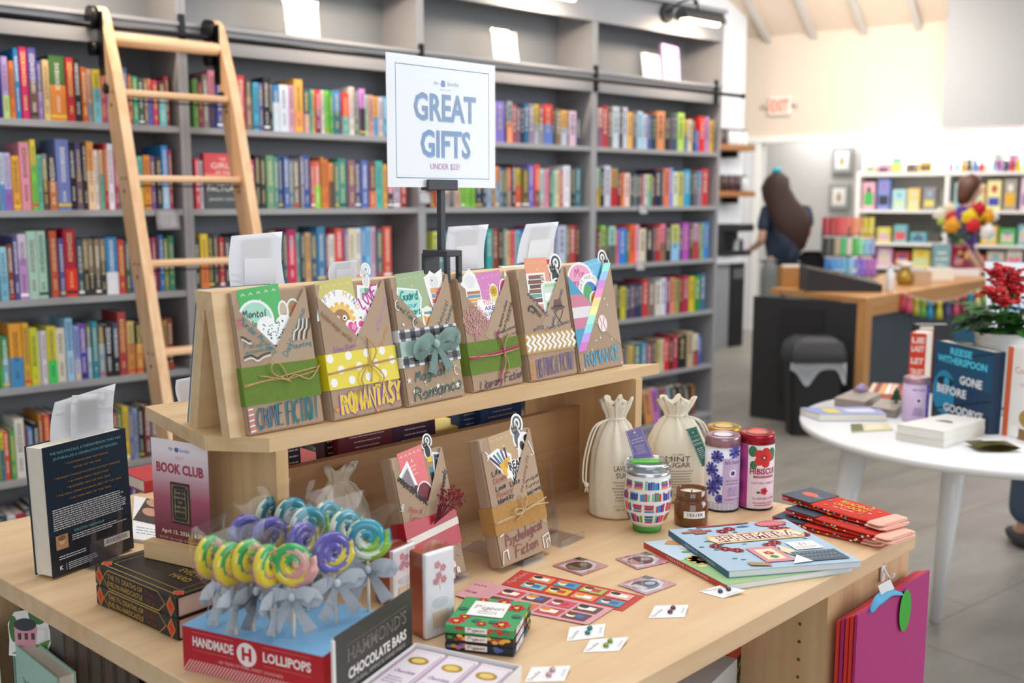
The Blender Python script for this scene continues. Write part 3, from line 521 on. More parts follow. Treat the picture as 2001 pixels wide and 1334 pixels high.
for key, s in MASS.items():
    bay, row = key; E_ = parse(s); z = SH[row]+.0008; rnd = random.Random(str(key))
    for i, e in enumerate(E_[:-1]):
        X0 = x_at(float(e[0]), YB+.02, z+.09); X1 = x_at(float(E_[i+1][0]), YB+.02, z+.09); X0 = max(X0, BAYS[bay]+.024); c = e[1].split('/'); h = float(e[2])/100
        shelf_book(X0+.0006, X1-X0-.0012, min(h, .29), .16, z, c[0], c[1] if len(c) > 1 else None, .5, rnd, mass, lean=(.0 if row < 5 else -.2) if i < len(E_)-2 else 0)
PAL = '3a4a5a 8a3a3a d8c8a8 2a2a30 5a7a9a b04a4a c8a050 4a6a4a 6a4a7a e0dcd0 1f3a58 a05a70 3a7a80 7a6a58'.split()
for bay, row in ((1,3), (1,4), (1,5), (2,3), (2,4), (2,5)):                # shelves the display hides
    rnd = random.Random(bay*9+row); x = BAYS[bay]+.03
    while x < BAYS[bay+1]-.08: w = rnd.uniform(.02, .042); shelf_book(x, w-.001, rnd.uniform(.19, .24), .15, SH[row]+.0008, rnd.choice(PAL), None, .5, rnd, mass); x += w
mass.T = Matrix(); o = mass.obj('shelved_books'); tag(o, 'rows of smaller far books filling the right bays of the bookcase', 'books', kind='stuff')
# the book facing out behind the ladder's right rail
p0 = x_at(399, YB+.02, SH[1]+.1); p1 = x_at(472, YB+.02, SH[1]+.1); w = p1-p0-.004; t = thing('face_out_book', 'red and black book facing out behind the right rail of the ladder', 'book', (p0+.002, YB+.02, SH[1]+.0008))
b = MB(); b.box(paint('2e3438', .4), (0, 0, 0), (w, .004, .235)); b.box('2e3438', (0, .03, 0), (w, .034, .235)); b.box('d84858', (0, .004, 0), (.004, .03, .235)); b.obj('cover', t); b = MB(); b.box(PAGES, (.004, .004, .003), (w-.003, .03, .232)); b.obj('page_block', t)
a = Art(lambda u, v, hh: V((u, -hh, v)), .0006); a.rect('d84a52', 0, .125, w, .235); a.rect('e88070', 0, .115, w, .15); a.text('f4ead8', 'THE', w/2, .205, .012); a.text('f4ead8', 'GIRLS', w/2, .172, .024, wid=w*.62); a.text('f4ead8', 'OF THE', w/2, .148, .014)
a.text('f0ece4', 'GLIMMER', w/2, .112, .018, wid=w*.78); a.text('f0ece4', 'FACTORY', w/2, .075, .026, wid=w*.85); a.text('d8d4cc', 'JENNIFER COBURN', w/2, .035, .012, wid=w*.8); a.done('cover_print', t)
# ================================================================ display table
ZT = .88
PC = at(792, 1576, ZT); PR = at(1790, 1037, ZT); TX = (PR-PC).normalized(); TY = V((-TX.y, TX.x, 0))
def tp(u, w, z=0): return V((PC.x, PC.y, 0))+TX*u+TY*w+V((0, 0, z))       # table coordinates: u along the near edge, w into the room, z from the floor
def uw(p): q = V(p)-PC; return q.dot(TX), q.dot(TY)
def ta(px, py, z=ZT): return uw(at(px, py, z))
TM = frame(tp(0, 0, 0), TX, ZU); TANG = math.atan2(TX.y, TX.x)
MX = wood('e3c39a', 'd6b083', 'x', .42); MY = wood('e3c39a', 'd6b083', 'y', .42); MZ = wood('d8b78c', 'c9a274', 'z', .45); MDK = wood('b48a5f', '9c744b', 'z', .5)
EDGE = wood('d2b48a', 'c6a478', 'x', .45)
UR = (PR-PC).length; WT = 1.29; TH = .034
t = thing('display_table', 'large maple display table holding the gift books and sweets', 'table', M=TM)
top = [(0, 0), (UR, 0), (UR-.09, WT), (-.075, WT)]
b = MB(); b.prism(MX, top, ZT-TH, ZT); bmesh.ops.bevel(b.bm, geom=list(b.bm.edges), offset=.0015, segments=1, affect='EDGES'); b.obj('tabletop', t)
U1 = uw(on(1646, 1180, PC, TY))[0]; U0 = uw(on(1624, 1180, PC, TY))[0]
zt = ZT-TH
b = MB(); b.box(MZ, (U0, .006, 0), (U1, WT-.2, zt)); b.obj('side_panel', t)
b = MB(); b.box(MZ, (U1, .006, 0), (UR-.012, .028, zt)); b.obj('end_panel', t)
b = MB(); b.box(MZ, (UR-.12, .028, 0), (UR-.1, WT-.1, zt)); b.obj('end_panel', t)
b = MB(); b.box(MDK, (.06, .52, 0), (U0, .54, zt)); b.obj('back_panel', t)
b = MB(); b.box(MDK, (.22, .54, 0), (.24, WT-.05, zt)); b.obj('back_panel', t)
b = MB(); b.box(MX, (.02, .02, .08), (U0, .52, .1)); b.obj('shelf', t)
b = MB(); b.box(MX, (.02, .03, .40), (U0, .52, .42)); b.obj('shelf', t)
b = MB(); b.box(MY, (-.055, .54, .40), (.22, WT-.03, .42)); b.obj('shelf', t)
b = MB(); b.box(MY, (-.055, .54, .08), (.22, WT-.03, .1)); b.obj('shelf', t)
b = MB(); b.box(MZ, (.0, .505, 0), (.06, .54, zt)); b.obj('side_panel', t)
b = MB(); b.box(MZ, (-.06, WT-.04, 0), (1.1, WT-.02, zt)); b.obj('back_panel', t)
for z in [.14+.032*k for k in range(22)]:
    for w in (.055,):
        b = MB(); b.cyl('6b4a30', (U0-.0006, w, z), (U0+.002, w, z), .0032, n=8); b.obj('peg_hole', t)
# ================================================================ the riser and its two sided easel
ZR = ZT+.26; ZS = ZR+.021
t = thing('display_riser', 'two sided maple riser shelf holding six wrapped books', 'display stand', M=frame(tp(0, 0, ZT), TX, ZU))
MXR = wood('dfbf92', 'cfa878', 'x', .45); MZR = wood('d9b584', 'c79f6c', 'z', .45)
b = MB(); b.prism(MXR, [(.157, .489), (1.102, .497), (1.039, .541), (1.0, .6), (.985, .835), (.139, .835), (.098, .567)], .26, .281); b.obj('shelf_board', t)
for u in (.167, 1.012):
    b = MB(); b.box(MZR, (u, .489, 0), (u+.021, .80, .26), .0008); b.obj('end_panel', t)
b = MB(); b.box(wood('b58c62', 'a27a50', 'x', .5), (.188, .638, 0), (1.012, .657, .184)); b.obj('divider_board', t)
SK = .042                                                              # the easel stands slightly askew on its shelf
def slab(b, m, a, c, th, u0, u1):                                      # leaning board: bottom point a, top point c in (w, z), thickness th into +w
    b.hull8(m, [(u0, a[0], a[1]), (u1, a[0]+SK, a[1]), (u1, a[0]+th+SK, a[1]), (u0, a[0]+th, a[1])], [(u0, c[0], c[1]), (u1, c[0]+SK, c[1]), (u1, c[0]+th+SK, c[1]), (u0, c[0]+th, c[1])])
UE0, UE1 = .117, 1.022
b = MB(); slab(b, MXR, (.527, .281), (.560, .462), .0225, UE0, UE1); b.obj('front_leaf', t)
b = MB(); slab(b, MXR, (.6225, .281), (.5855, .462), .0225, UE0, UE1); b.obj('rear_leaf', t)
b = MB(); slab(b, MXR, (.560, .462), (.5645, .489), .048, UE0, UE1); b.obj('ridge_cap', t)
# ================================================================ sign on its clamp stand
us, _ = uw(on(862, 430, tp(0, .60, 0), TY)); zr = ZT+.489
DK = paint('33373c', .5, var=.05)
def zpx(py, px=862): return on(px, py, tp(0, .60, 0), TY).z
t = thing('sign_stand', 'dark clamp stand with a thin pole gripping the easel ridge', 'stand', M=frame(tp(us, .60, 0), TX, ZU)); z0, z1, zb = zpx(535), zpx(488), zpx(372)
b = MB(); b.box(DK, (-.019, -.034, z1-.011), (.019, .03, z1), .002); b.box(DK, (-.019, -.034, zr-.014), (-.009, -.026, z1-.01), .002); b.box(DK, (.009, -.034, zr-.014), (.019, -.026, z1-.01), .002); b.box(DK, (-.019, .026, zr-.014), (.019, .033, z1-.006), .002)
for k in range(4): b.box(BLK, (-.0185, -.0345, zr-.008+.006*k), (-.0095, -.0337, zr-.006+.006*k))
b.obj('clamp', t); b = MB(); b.cyl(BLK, (.014, -.036, zr), (.014, -.033, zr), .003, n=10); b.obj('screw', t)
b = MB(); b.box(DK, (-.0055, -.0055, z1), (.0055, .0055, zb+.004), .001); b.obj('pole', t)
b = MB(); b.box(DK, (-.036, -.008, zb), (.034, -.003, zpx(351)), .002); b.box(DK, (-.036, .006, zb), (.034, .012, zpx(356)), .002); b.box(DK, (-.036, -.004, zb), (.034, .008, zb+.004)); b.obj('sign_clip', t)
a_, b_, c_, d_ = [on(x, y, tp(0, .60, 0), TY) for x, y in ((757, 362), (968, 360.5), (970, 120), (757, 97))]
w = (uw(b_)[0]-uw(a_)[0]); h = ((c_.z-b_.z)+(d_.z-a_.z))/2; zb0 = zb+.0045
t = thing('promotion_sign', 'white sign reading GREAT GIFTS in blue capitals above the wrapped books', 'sign', M=frame(tp(uw(a_)[0], .60, zb0), TX, ZU))
b = MB(); b.box(paint('f1f4f8', .5, var=.005), (.001, -.0002, .001), (w-.001, .0012, h-.001)); b.obj('paper_insert', t)
b = MB(); b.box(clear('ffffff', .004, .03, 'acrylic'), (0, -.0026, 0), (w, -.0012, h)); b.box(clear('ffffff', .004, .03, 'acrylic'), (0, .0016, 0), (w, .0028, h)); b.obj('acrylic_sleeve', t)
a = Art(front(-.0002), .0002); BL1 = '6f93bb'; a.border('4f74a4', w*.08, h*.075, w*.935, h*.925, .0012)
a.text('8a9bb4', 'tbr', w*.435, h*.795, h*.03, shear=0); a.text('8a9bb4', 'books', w*.59, h*.795, h*.034); a.disc('6c8fc0', w*.497, h*.80, w*.022, h*.018); a.rect('5878a8', w*.482, h*.815, w*.515, h*.828); a.rect('b08aa0', w*.487, h*.828, w*.505, h*.834); a.text('a8b4c6', 'BOX LAB', w*.52, h*.757, h*.009, wid=w*.1)
a.text('a9c2df', 'GREAT', w*.523, h*.518, h*.2, wid=w*.57, bold=.022); a.text(BL1, 'GREAT', w*.518, h*.525, h*.2, wid=w*.57, bold=.022); a.text('a9c2df', 'GIFTS', w*.525, h*.238, h*.2, wid=w*.46, bold=.022); a.text('6290c2', 'GIFTS', w*.52, h*.245, h*.2, wid=w*.46, bold=.022)
a.text('b07aa8', 'UNDER $25!', w*.51, h*.145, h*.045, wid=w*.27); a.done('lettering', t)
# ================================================================ paper slips and books on the rear side
def rear_book(u, w0, W_, H_, D_, colr, label, name='standing_book'):
    t = thing(name, label, 'book', M=frame(tp(u, .648+D_+SK*(u+W_-.117)/.9, ZS), TX+TY*SK/.9, V((0, 0, 1))+TY*(-.205)))
    b = MB(); b.box(colr, (0, -D_, 0), (W_, -D_+.0015, H_)); b.box(colr, (0, -.0015, 0), (W_, 0, H_)); b.box(colr, (W_-.0015, -D_, 0), (W_, 0, H_)); b.obj('cover', t); b = MB(); b.box(PAGES, (.001, -D_+.0015, .001), (W_-.0015, -.0015, H_-.001)); b.obj('page_block', t); return t
def paper(pts, w0, label, bow=.0028, n=8):                               # pts: four pixel corners TL TR BR BL on the plane w0 of the table
    c = [on(x, y, tp(0, w0, 0), TY) for x, y in pts]; g = []
    for i in range(n+1):
        q = i/n; L_ = c[0].lerp(c[3], q); R_ = c[1].lerp(c[2], q); off = TY*(bow*math.sin(q*math.pi)); g.append([L_.lerp(R_, j/4)+off*(1+.3*j/4)-TX*bow*.8*math.sin(q*math.pi) for j in range(5)])
    b = MB(); b.sheet(paint('eef0f6', .6, var=.02), g, .0004); return tag(b.obj('paper_slip', fix=False), label, 'paper', 'white shelf talker slips'), c
rear_book(.13, 0, .128, .212, .022, '5a6a80', 'pale book leaning on the back of the easel at its left end')
rear_book(.30, 0, .13, .2, .022, '8a4a5a', 'book behind the easel under the small white slip')
rear_book(.49, 0, .13, .2, .022, '3a5a6a', 'book behind the easel left of the clamp stand'); rear_book(.63, 0, .13, .205, .022, '6a5a80', 'book behind the easel under the tall white slip')
rear_book(.79, 0, .135, .215, .022, '4a6a5a', 'book behind the easel under the leaning white slip')
for pts, lab in ((((452, 461), (552, 452), (557, 556), (450, 560)), 'large curling white slip behind the crime fiction parcel'), (((648, 512), (699, 508), (697, 543), (643, 546)), 'small white slip behind the easel, above the yellow ribbon parcel'),
                 (((876, 443), (955, 438), (946, 524), (874, 530)), 'white slip behind the easel beside the sign pole'), (((1028, 438), (1092, 433), (1082, 505), (1010, 514)), 'leaning white slip behind the easel above the orange sachet')):
    o, c = paper(pts, .68, lab)
    a = Art(lambda u, v, hh, c=c: c[3]+(c[2]-c[3])*u+(c[0]-c[3])*v-TY*(hh-.0028*math.sin(v*math.pi))); a.rect('e2e4ea', .25, .02, .82, .55, n=6); a.lines('c2c4cc', .32, .75, .35, .05, 3, .012, .5, 4); a.done('print', o)
o, c = paper(((344, 742), (380, 735), (380, 792), (350, 788)), .83, 'white slip low behind the left end of the riser')
# books lying and standing on the table behind the divider board
def block_book(name, label, o, W_, D_, H_, rz, cov, pages=PAGES, spine=True, cat='book', group=None, lie=True):
    # lying book: W_ along x (spine at y=0), D_ deep, H_ thick
    t = thing(name, label, cat, o, rz, group); b = MB(); th = .0022
    b.prism(cov, [(0, .0022), (.0022, 0), (H_-.0022, 0), (H_, .0022), (H_, D_), (H_-th, D_), (H_-th, th*1.5), (th, th*1.5), (th, D_), (0, D_)], 0, W_, Matrix(((0,0,1,0),(0,1,0,0),(1,0,0,0),(0,0,0,1)))); b.obj('cover', t)
    b = MB(); b.box(pages, (.002, .003, th), (W_-.002, D_-.003, H_-th)); b.obj('page_block', t); return t
def stand_book(name, label, p, ux, W_, H_, D_, cov, lean=0, pages=PAGES, cat='book', group=None, spine_left=True):
    t = thing(name, label, cat, M=frame(p, ux, ZU+V((-V(ux).y, V(ux).x, 0)).normalized()*math.tan(lean))); b = MB(); th = .002
    if group: t['group'] = group
    pr = [(0, 0), (W_, 0), (W_, th), (th, th), (th, D_-th), (W_, D_-th), (W_, D_), (0, D_)]
    if not spine_left: pr = [(W_-x, y) for x, y in pr]
    b.prism(cov, pr, 0, H_); b.obj('cover', t); b = MB(); b.box(pages, (.002, th, .002), (W_-.002, D_-th, H_-.002)); b.obj('page_block', t); return t
def print_on(t, y=0): return Art(front(y), .0003)
for (px0, px1, py, hh, cov, lab, dw) in ((566, 594, 905, .215, '16161c', 'black book standing under the riser beside its left end panel', .05), (640, 668, 895, .22, '3a1a22', 'dark red edged book standing under the riser with cream pages showing', .12), (668, 772, 893, .2, '7a1f30', 'maroon book facing out under the riser', .10), (774, 856, 873, .205, '4a2148', 'purple book facing out under the riser beside the maroon one', .10), (904, 944, 850, .205, '274a80', 'blue spined book with white pages under the riser', .12), (946, 1024, 840, .205, '2f5a9a', 'blue book facing out under the riser, right of centre', .10)):
    w0 = .657+dw; A_ = on(px0, py, tp(0, w0, 0), TY); B_ = on(px1, py, tp(0, w0, 0), TY); W_ = (B_-A_).length
    t = stand_book('standing_book', lab, tp(uw(A_)[0], w0, ZT), TX, W_, hh, .028, cov, .06)
    a = print_on(t); a.lines('d8c8d0', W_*.15, W_*.9, hh*.93, hh*.05, 12, hh*.012, .4, int(px0), 'c'); a.done('cover_print', t)
for px, py, lab, c1 in ((605, 900, 'red and white book lying under the riser at its left', 'a83a3a'), (868, 842, 'pile of yellow striped paperbacks under the riser', 'e8d070')):
    u, w0 = uw(on(px, py, tp(0, .80, 0), TY)); t = block_book('lying_book', lab, tp(u-.05, .79, ZT), .12, .16, .15 if px > 700 else .13, TANG, c1)
t = block_book('lying_book', 'blue book topping the small pile behind the mint sugar bag', tp(1.16, .86, ZT+.0242), .2, .14, .03, TANG, '7fa8dc'); t = block_book('lying_book', 'coral book under the blue one behind the mint sugar bag', tp(1.15, .85, ZT), .2, .15, .024, TANG, 'd85a58')
# ================================================================ parcels: books wrapped in brown paper with a tea sachet and stickers tucked under the flap
KR = paint('ad937a', .75, var=.05, scale=30); KR2 = paint('b59b82', .75, var=.05, scale=30); TW = paint('c2a06c', .8, var=.15, scale=200)
class Parcel:
    def __init__(s, label, bl, br, tly, D, z, alpha, tip=(.5, .58)):
        P = at(bl[0], bl[1], z); Q = at(br[0], br[1], z); s.W = (Q-P).length; ux = (Q-P).normalized(); nin = V((-ux.y, ux.x, 0)); up = (ZU+nin*math.tan(math.radians(alpha))).normalized()
        lo, hi = .05, .5
        for _ in range(40):
            m = (lo+hi)/2
            if proj(P+up*m)[1] > tly: lo = m
            else: hi = m
        s.H = lo; s.D = D; W_, H_ = s.W, s.H
        s.t = thing('wrapped_book', label, 'wrapped book', M=frame(P+ZU*(.0009+D*math.sin(math.radians(alpha))*0), ux, up), group='brown paper book parcels')
        b = MB(); b.box(KR, (0, 0, 0), (W_, D, H_), .003)
        b.plate(KR2, [(.002, H_-.03), (.012, H_-.002), (.002, H_-.002)], .0006, Matrix.Translation((0, 0, 0))); b.obj('wrapping_paper', s.t)
        u, v = tip[0]*W_, tip[1]*H_; b = MB()
        b.plate(KR, [(.0012, .003), (W_-.0012, .003), (W_-.0012, H_*.6), (u, v), (.0012, H_*.91)], .0006, Matrix.Translation((0, -.0022, 0)))
        b.plate(KR2, [(u*.72, v*.82), (W_-.0012, .2*H_), (W_-.0012, H_-.002), (W_*.97, H_-.002)], .0005, Matrix.Translation((0, -.0029, 0))); b.obj('paper_flap', s.t)
        s.ly = -.0003; s.ink = Art(lambda a, c, h: V((a*W_, -.0037-h, c*H_)), .0001, .00003)
    def art(s):                                                        # unit of u and v is the width; origin bottom left
        W_ = s.W; y = s.ly; s.ly -= .00012; return Art(lambda a, c, h: V((a*W_, y-h, c*W_)), .00005, .000008)
    def sachet(s, u0, u1, v1, tilt, colr, txt='& SONS', ink='f0ead8'):
        R = s.H/s.W; a = s.art(); k = math.tan(math.radians(tilt)); v0 = R*.62
        a.poly(paint(colr, .3, var=.05), [(u0+.03, v0), (u1+.03, v0), (u1, v1*R+(u1-u0)*k), (u0, v1*R)]); um = (u0+u1)/2; vm = v1*R+(u1-u0)*k/2
        for i in range(5): x = u0+.07+(u1-u0-.14)*i/4; a.line(ink, [(x-.025, vm-.08+k*(x-um)), (x, vm-.055+k*(x-um)), (x+.025, vm-.08+k*(x-um))], .008, lay=False)
        a.lay(); a.star(ink, um+.01, vm-.17, .035, 3, .3); a.text(ink, 'HARNEY', um+.01, vm-.26, .028, rot=math.radians(tilt)); a.text(ink, txt, um+.01, vm-.31, .028, rot=math.radians(tilt)); a.text(ink, 'ORGANIC', um+.02, vm-.37, .022, rot=math.radians(tilt)); a.done('tea_sachet', s.t)
    def band(s, v0, v1, m, slope=0, name='paper_band', th=.0006):
        W_, H_, D = s.W, s.H, s.D; b = MB(); y = -.0036; a0, a1 = v0*H_, v1*H_; e = .0012
        b.box(m, (-e, y-th, a0), (W_+e, y, a1)); b.box(m, (-e, y, a0), (-e+.0006, D+e, a1)); b.box(m, (W_+e-.0006, y, a0), (W_+e, D+e, a1)); b.obj(name, s.t)
    def twine(s, pts, m=TW, r=.0011, name='twine'):                     # (u, v, lift)
        b = MB()
        for p in pts: b.tube(m, smooth([(u*s.W, -.0048-l, v*s.H) for u, v, l in p], 4), r, 6)
        b.obj(name, s.t)
    def hand(s, t, u, v, h, m='2e7f8c', rot=0, al='c', wid=None, pen=None, **k):  # handwriting on the front, heights as a share of the height
        R = s.H/s.W; a = Art(lambda p, q, hh: V((p*s.W, s.iy-hh, q*s.W)), .00005, .00002); s.iy -= .00004
        a.hand(m, t, u, v*R, h*R, al, wid, math.radians(rot), pen or h*R*.12, **k); return a.done('handwriting', s.t)
    iy = -.0036
    def doodle(s): a = Art(lambda p, q, hh: V((p*s.W, s.iy-hh, q*s.W)), .00005, .00002); s.iy -= .00025; return a
def cat(a, u, v, k, m='26262a', edge='f4f4f2', look=1):
    for mm, g in ((edge, k*.09), (m, 0)):
        a.line(mm, [(u+k*.12*look+k*.22*math.cos(x), v+k*.95+k*.26*math.sin(x)) for x in [math.radians(q) for q in range(-60, 215, 18)]], k*.1+2*g, lay=False)
        a.disc(mm, u, v+k*.35, k*.2+g, k*.36+g, n=16, lay=False); a.disc(mm, u-k*.1*look, v+k*.7, k*.17+g, k*.15+g, n=14, lay=False)
        for e in (-.13, .13): a.faces(mm, [(u-k*.1*look+k*e-k*.06-g, v+k*.76), (u-k*.1*look+k*e+k*.06+g, v+k*.76), (u-k*.1*look+k*e, v+k*.94+g)], [(0, 1, 2)])
        a.lay()
    a.disc('e8d060', u-k*.15*look, v+k*.71, k*.025, n=8, lay=False); a.disc('e8d060', u-k*.05*look, v+k*.71, k*.025, n=8)
def blob(a, u, v, r, m, edge='f6f5f2', r2=None, e=.022):
    r2 = r2 or r; a.disc(edge, u, v, r+e, r2+e); a.disc(m, u, v, r, r2)
def books(a, u, v, k, cols):
    a.rect('f6f5f2', u-k*.58, v-k*.08, u+k*.58, v+k*(.2*len(cols)+.06))
    for i, c in enumerate(cols): d = (i % 2)*.06; a.rect(c, u-k*(.5-d), v+k*.2*i, u+k*(.5-d*.4), v+k*(.2*i+.17)); a.rect('f2ead8', u+k*.3, v+k*(.2*i+.05), u+k*(.48-d*.4), v+k*(.2*i+.12))
TEAL = '2c8494'
# --- crime fiction
p = Parcel('brown paper parcel lettered CRIME FICTION with a green crepe band, at the left end', (487, 853), (632, 826), 572, .024, ZS, 11); R = p.H/p.W
p.sachet(.09, .64, 1.01, 5, '2fae4c')
a = p.art(); a.disc('f4f6f4', .29, .79*R, .235); a.disc('a9dcc6', .29, .79*R, .205); a.hand('23483f', 'Mental', .27, .81*R, .085, wid=.3, pen=.014); a.hand('23483f', 'Health', .33, .735*R, .085, wid=.3, pen=.014); a.hand('23483f', 'Matters', .36, .67*R, .06, wid=.24, pen=.012); a.done('sticker', p.t)
a = p.art(); blob(a, .8, .83*R, .08, '9a8a5a', r2=.13); a.flower('d06a4a', .8, .85*R, .05); a.rect('6f9a5a', .75, .75*R, .85, .8*R); a.done('sticker', p.t)
a = p.art(); blob(a, .66, .84*R, .05, 'c9b8a4', r2=.1); a.disc('7a4a30', .67, .8*R, .03); a.done('sticker', p.t)
a = p.art(); a.heart('f4f6f6', .53, .7*R, .25); rg = random.Random(3)
for i in range(46): a.line('2c4a44', [(.5+rg.uniform(-.14, .17), .69*R+rg.uniform(-.07, .13)) for _ in (0, 1)][:1]*2, .016, lay=False)
a.lay(); a.poly('2f4a5a', [(.36, .62*R), (.52, .6*R), (.68, .62*R), (.68, .605*R), (.52, .575*R), (.36, .605*R)]); a.done('sticker', p.t)
p.hand('Murder Mystery', .255, .665, .045, TEAL, -46, wid=.58); p.hand('False', .08, .60, .035, TEAL, 0, 'l'); p.hand('accusations', .08, .56, .03, TEAL, 3, 'l', wid=.36); p.hand('Darkly Humorous', .78, .67, .042, TEAL, 58, wid=.62); p.hand('Haunting', .82, .565, .04, TEAL, 5, wid=.28)
a = p.doodle()
for c, dv in (('2a2624', 0), ('e8e4de', -.02)):
    a.line(c, smooth([(.05, (.685+dv)*R), (.09, (.675+dv)*R), (.13, (.655+dv)*R), (.17, (.65+dv)*R)]), .016); a.line(c, smooth([(.05, (.54+dv)*R), (.15, (.55+dv)*R), (.22, (.525+dv)*R), (.3, (.545+dv)*R), (.4, (.555+dv)*R)]), .016)
    for k in range(3): a.line(c, smooth([(.76+.07*k+dv*2, .62*R), (.79+.07*k+dv*2, .68*R), (.84+.06*k+dv*2, .7*R), (.88+.05*k+dv*2, .77*R)]), .016)
for k in range(3): a.line('e0607a', [(.03, (.8-.025*k)*R), (.09, (.81-.025*k)*R)], .018)
for k in range(9): a.line('e87a86' if k % 2 else 'f0e4dc', [(.01, (.025+.019*k)*R), (.075, (.03+.019*k)*R)], .02)
a.done('doodle', p.t); CREPE = paint('67832f', .8, var=.18, scale=160)
p.band(.205, .47, CREPE)
p.twine([[(0, .335, 0), (.3, .36, 0), (.62, .355, .001), (1, .385, 0)], [(0, .345, 0), (.4, .37, .001), (1, .41, 0)], [(.52, .36, .002), (.38, .40, .004), (.36, .46, .005), (.45, .475, .004), (.52, .43, .003), (.56, .36, .002)], [(.2, .40, .001), (.5, .355, .003), (.6, .33, .003)], [(.55, .335, .002), (.66, .375, .003), (.86, .33, .003), (1.02, .42, .002)]])
p.hand('CRIME', .262, .033, .145, 'c8588e', 3, wid=.34, pen=.012, curl=False); p.hand('CRIME', .27, .035, .145, '17808a', 3, wid=.34, pen=.02, curl=False); p.hand('FICTION', .70, .035, .16, '17808a', 3, wid=.40, pen=.02, curl=False); p.hand('CRIME', .277, .037, .145, '2a2a4a', 3, wid=.34, pen=.007, curl=False); p.hand('FICTION', .707, .037, .16, '2a2a4a', 3, wid=.40, pen=.007, curl=False)
# --- romantasy
p = Parcel('brown paper parcel lettered ROMANTASY with a yellow polka dot band', (652, 825), (785, 797), 556, .024, ZS, 11); R = p.H/p.W
p.sachet(.02, .54, 1.01, 5, 'b9ad2a', ink='e0d888')
a = p.art(); a.poly('f5f5f4', [(.56, .75*R), (.60, .98*R), (.9, .96*R), (.9, .74*R)]); a.rect('b9ddc6', .63, .83*R, .76, .94*R); a.rect('5aa880', .7, .83*R, .76, .94*R); a.line('d04a3a', [(.6, .975*R), (.89, .955*R)], .02); a.done('sticker', p.t)
a = p.art(); cat(a, .74, .95*R, .2, 'dcdcdc'); a.done('sticker', p.t)
a = p.art(); a.poly('fbf4f8', [(.6, .72*R), (.62, .84*R), (.8, .92*R), (.93, .88*R), (.97, .8*R), (.84, .66*R), (.68, .6*R)]); a.hand('c23a9a', 'LOVE', .76, .83*R, .13, wid=.28, rot=.5, pen=.022); a.hand('c23a9a', 'LOVE', .84, .75*R, .12, wid=.26, rot=.5, pen=.022); a.done('sticker', p.t)
a = p.art(); a.disc('f7f6f2', .3, .73*R, .32, n=30, a0=0, a1=180); a.disc('f7f6f2', .3, .74*R, .27); 
for i, ch in enumerate('HAPPY MIND'):
    if ch != ' ': g = math.radians(158-15*i); a.text(['d8a030', '3a6aa0', '6a4a8a'][i % 3], ch, .3+.255*math.cos(g), .73*R+.255*math.sin(g), .06, rot=g-math.pi/2)
for k in range(14): g = math.pi*2*k/14; a.line('e8b84a', [(.31+.13*math.cos(g), .72*R+.13*math.sin(g)), (.31+.2*math.cos(g), .72*R+.2*math.sin(g))], .05, lay=False)
a.lay(); a.disc('f0c868', .31, .72*R, .17); a.disc('a9764a', .31, .72*R, .12); a.disc('ffffff', .26, .735*R, .03); a.disc('ffffff', .36, .735*R, .03); a.disc('222222', .265, .733*R, .014); a.disc('222222', .355, .733*R, .014); a.done('sticker', p.t)
for u_, v_ in ((.47, .66), (.62, .66), (.62, .6)):
    a = p.art(); a.heart('fbf4f8', u_, v_*R, .115); a.heart('d8468e', u_, v_*R, .082); a.flower('f0a0c8', u_, v_*R, .035); a.done('sticker', p.t)
p.hand('hidden magic worlds', .2, .66, .04, '8f6a40', -42, wid=.5); p.hand('after love', .9, .72, .04, 'b88ab8', 62, wid=.42); p.hand('Slow Burn', .28, .5, .036, '9a6ab0', 5, wid=.32); p.hand('Grumpy', .88, .55, .034, 'd0903a', 62, wid=.26)
YEL = paint('e6d21c', .45, var=.03); p.band(.225, .485, YEL, name='ribbon_band')
a = p.doodle(); a.f = (lambda s_: lambda u, v, hh: V((u*s_.W, -.0043-hh, v*s_.W)))(p)
for i, (u_, v_) in enumerate(((.05, .45), (.31, .455), (.57, .455), (.8, .455), (.18, .36), (.44, .365), (.68, .37), (.93, .375), (.06, .275), (.31, .275), (.55, .28), (.78, .285))): a.disc('f7f5ee', u_, v_*R, .048)
a.done('polka_dot', p.t)
p.twine([[(0, .34, 0), (.5, .36, .001), (1, .38, 0)], [(0, .345, 0), (.5, .37, .002), (1, .385, 0)], [(.62, .56, 0), (.6, .46, .001), (.6, .36, .003), (.58, .24, .001)], [(.6, .37, .003), (.48, .33, .005), (.42, .26, .004), (.46, .22, .003)], [(.6, .37, .003), (.7, .31, .005), (.75, .25, .004), (.69, .21, .003)], [(.6, .37, .003), (.68, .46, .006), (.62, .54, .005), (.56, .58, .004)]])
p.hand('ROMANTASY', .55, .05, .145, '9a5aa8', 3, wid=.86, pen=.062, curl=False); p.hand('ROMANTASY', .55, .05, .145, 'e6c832', 3, wid=.86, pen=.04, curl=False)
a = p.doodle(); a.heart('e88a3a', .05, .08*R, .03); a.heart('e88a3a', .62, .02*R, .025); a.done('doodle', p.t)
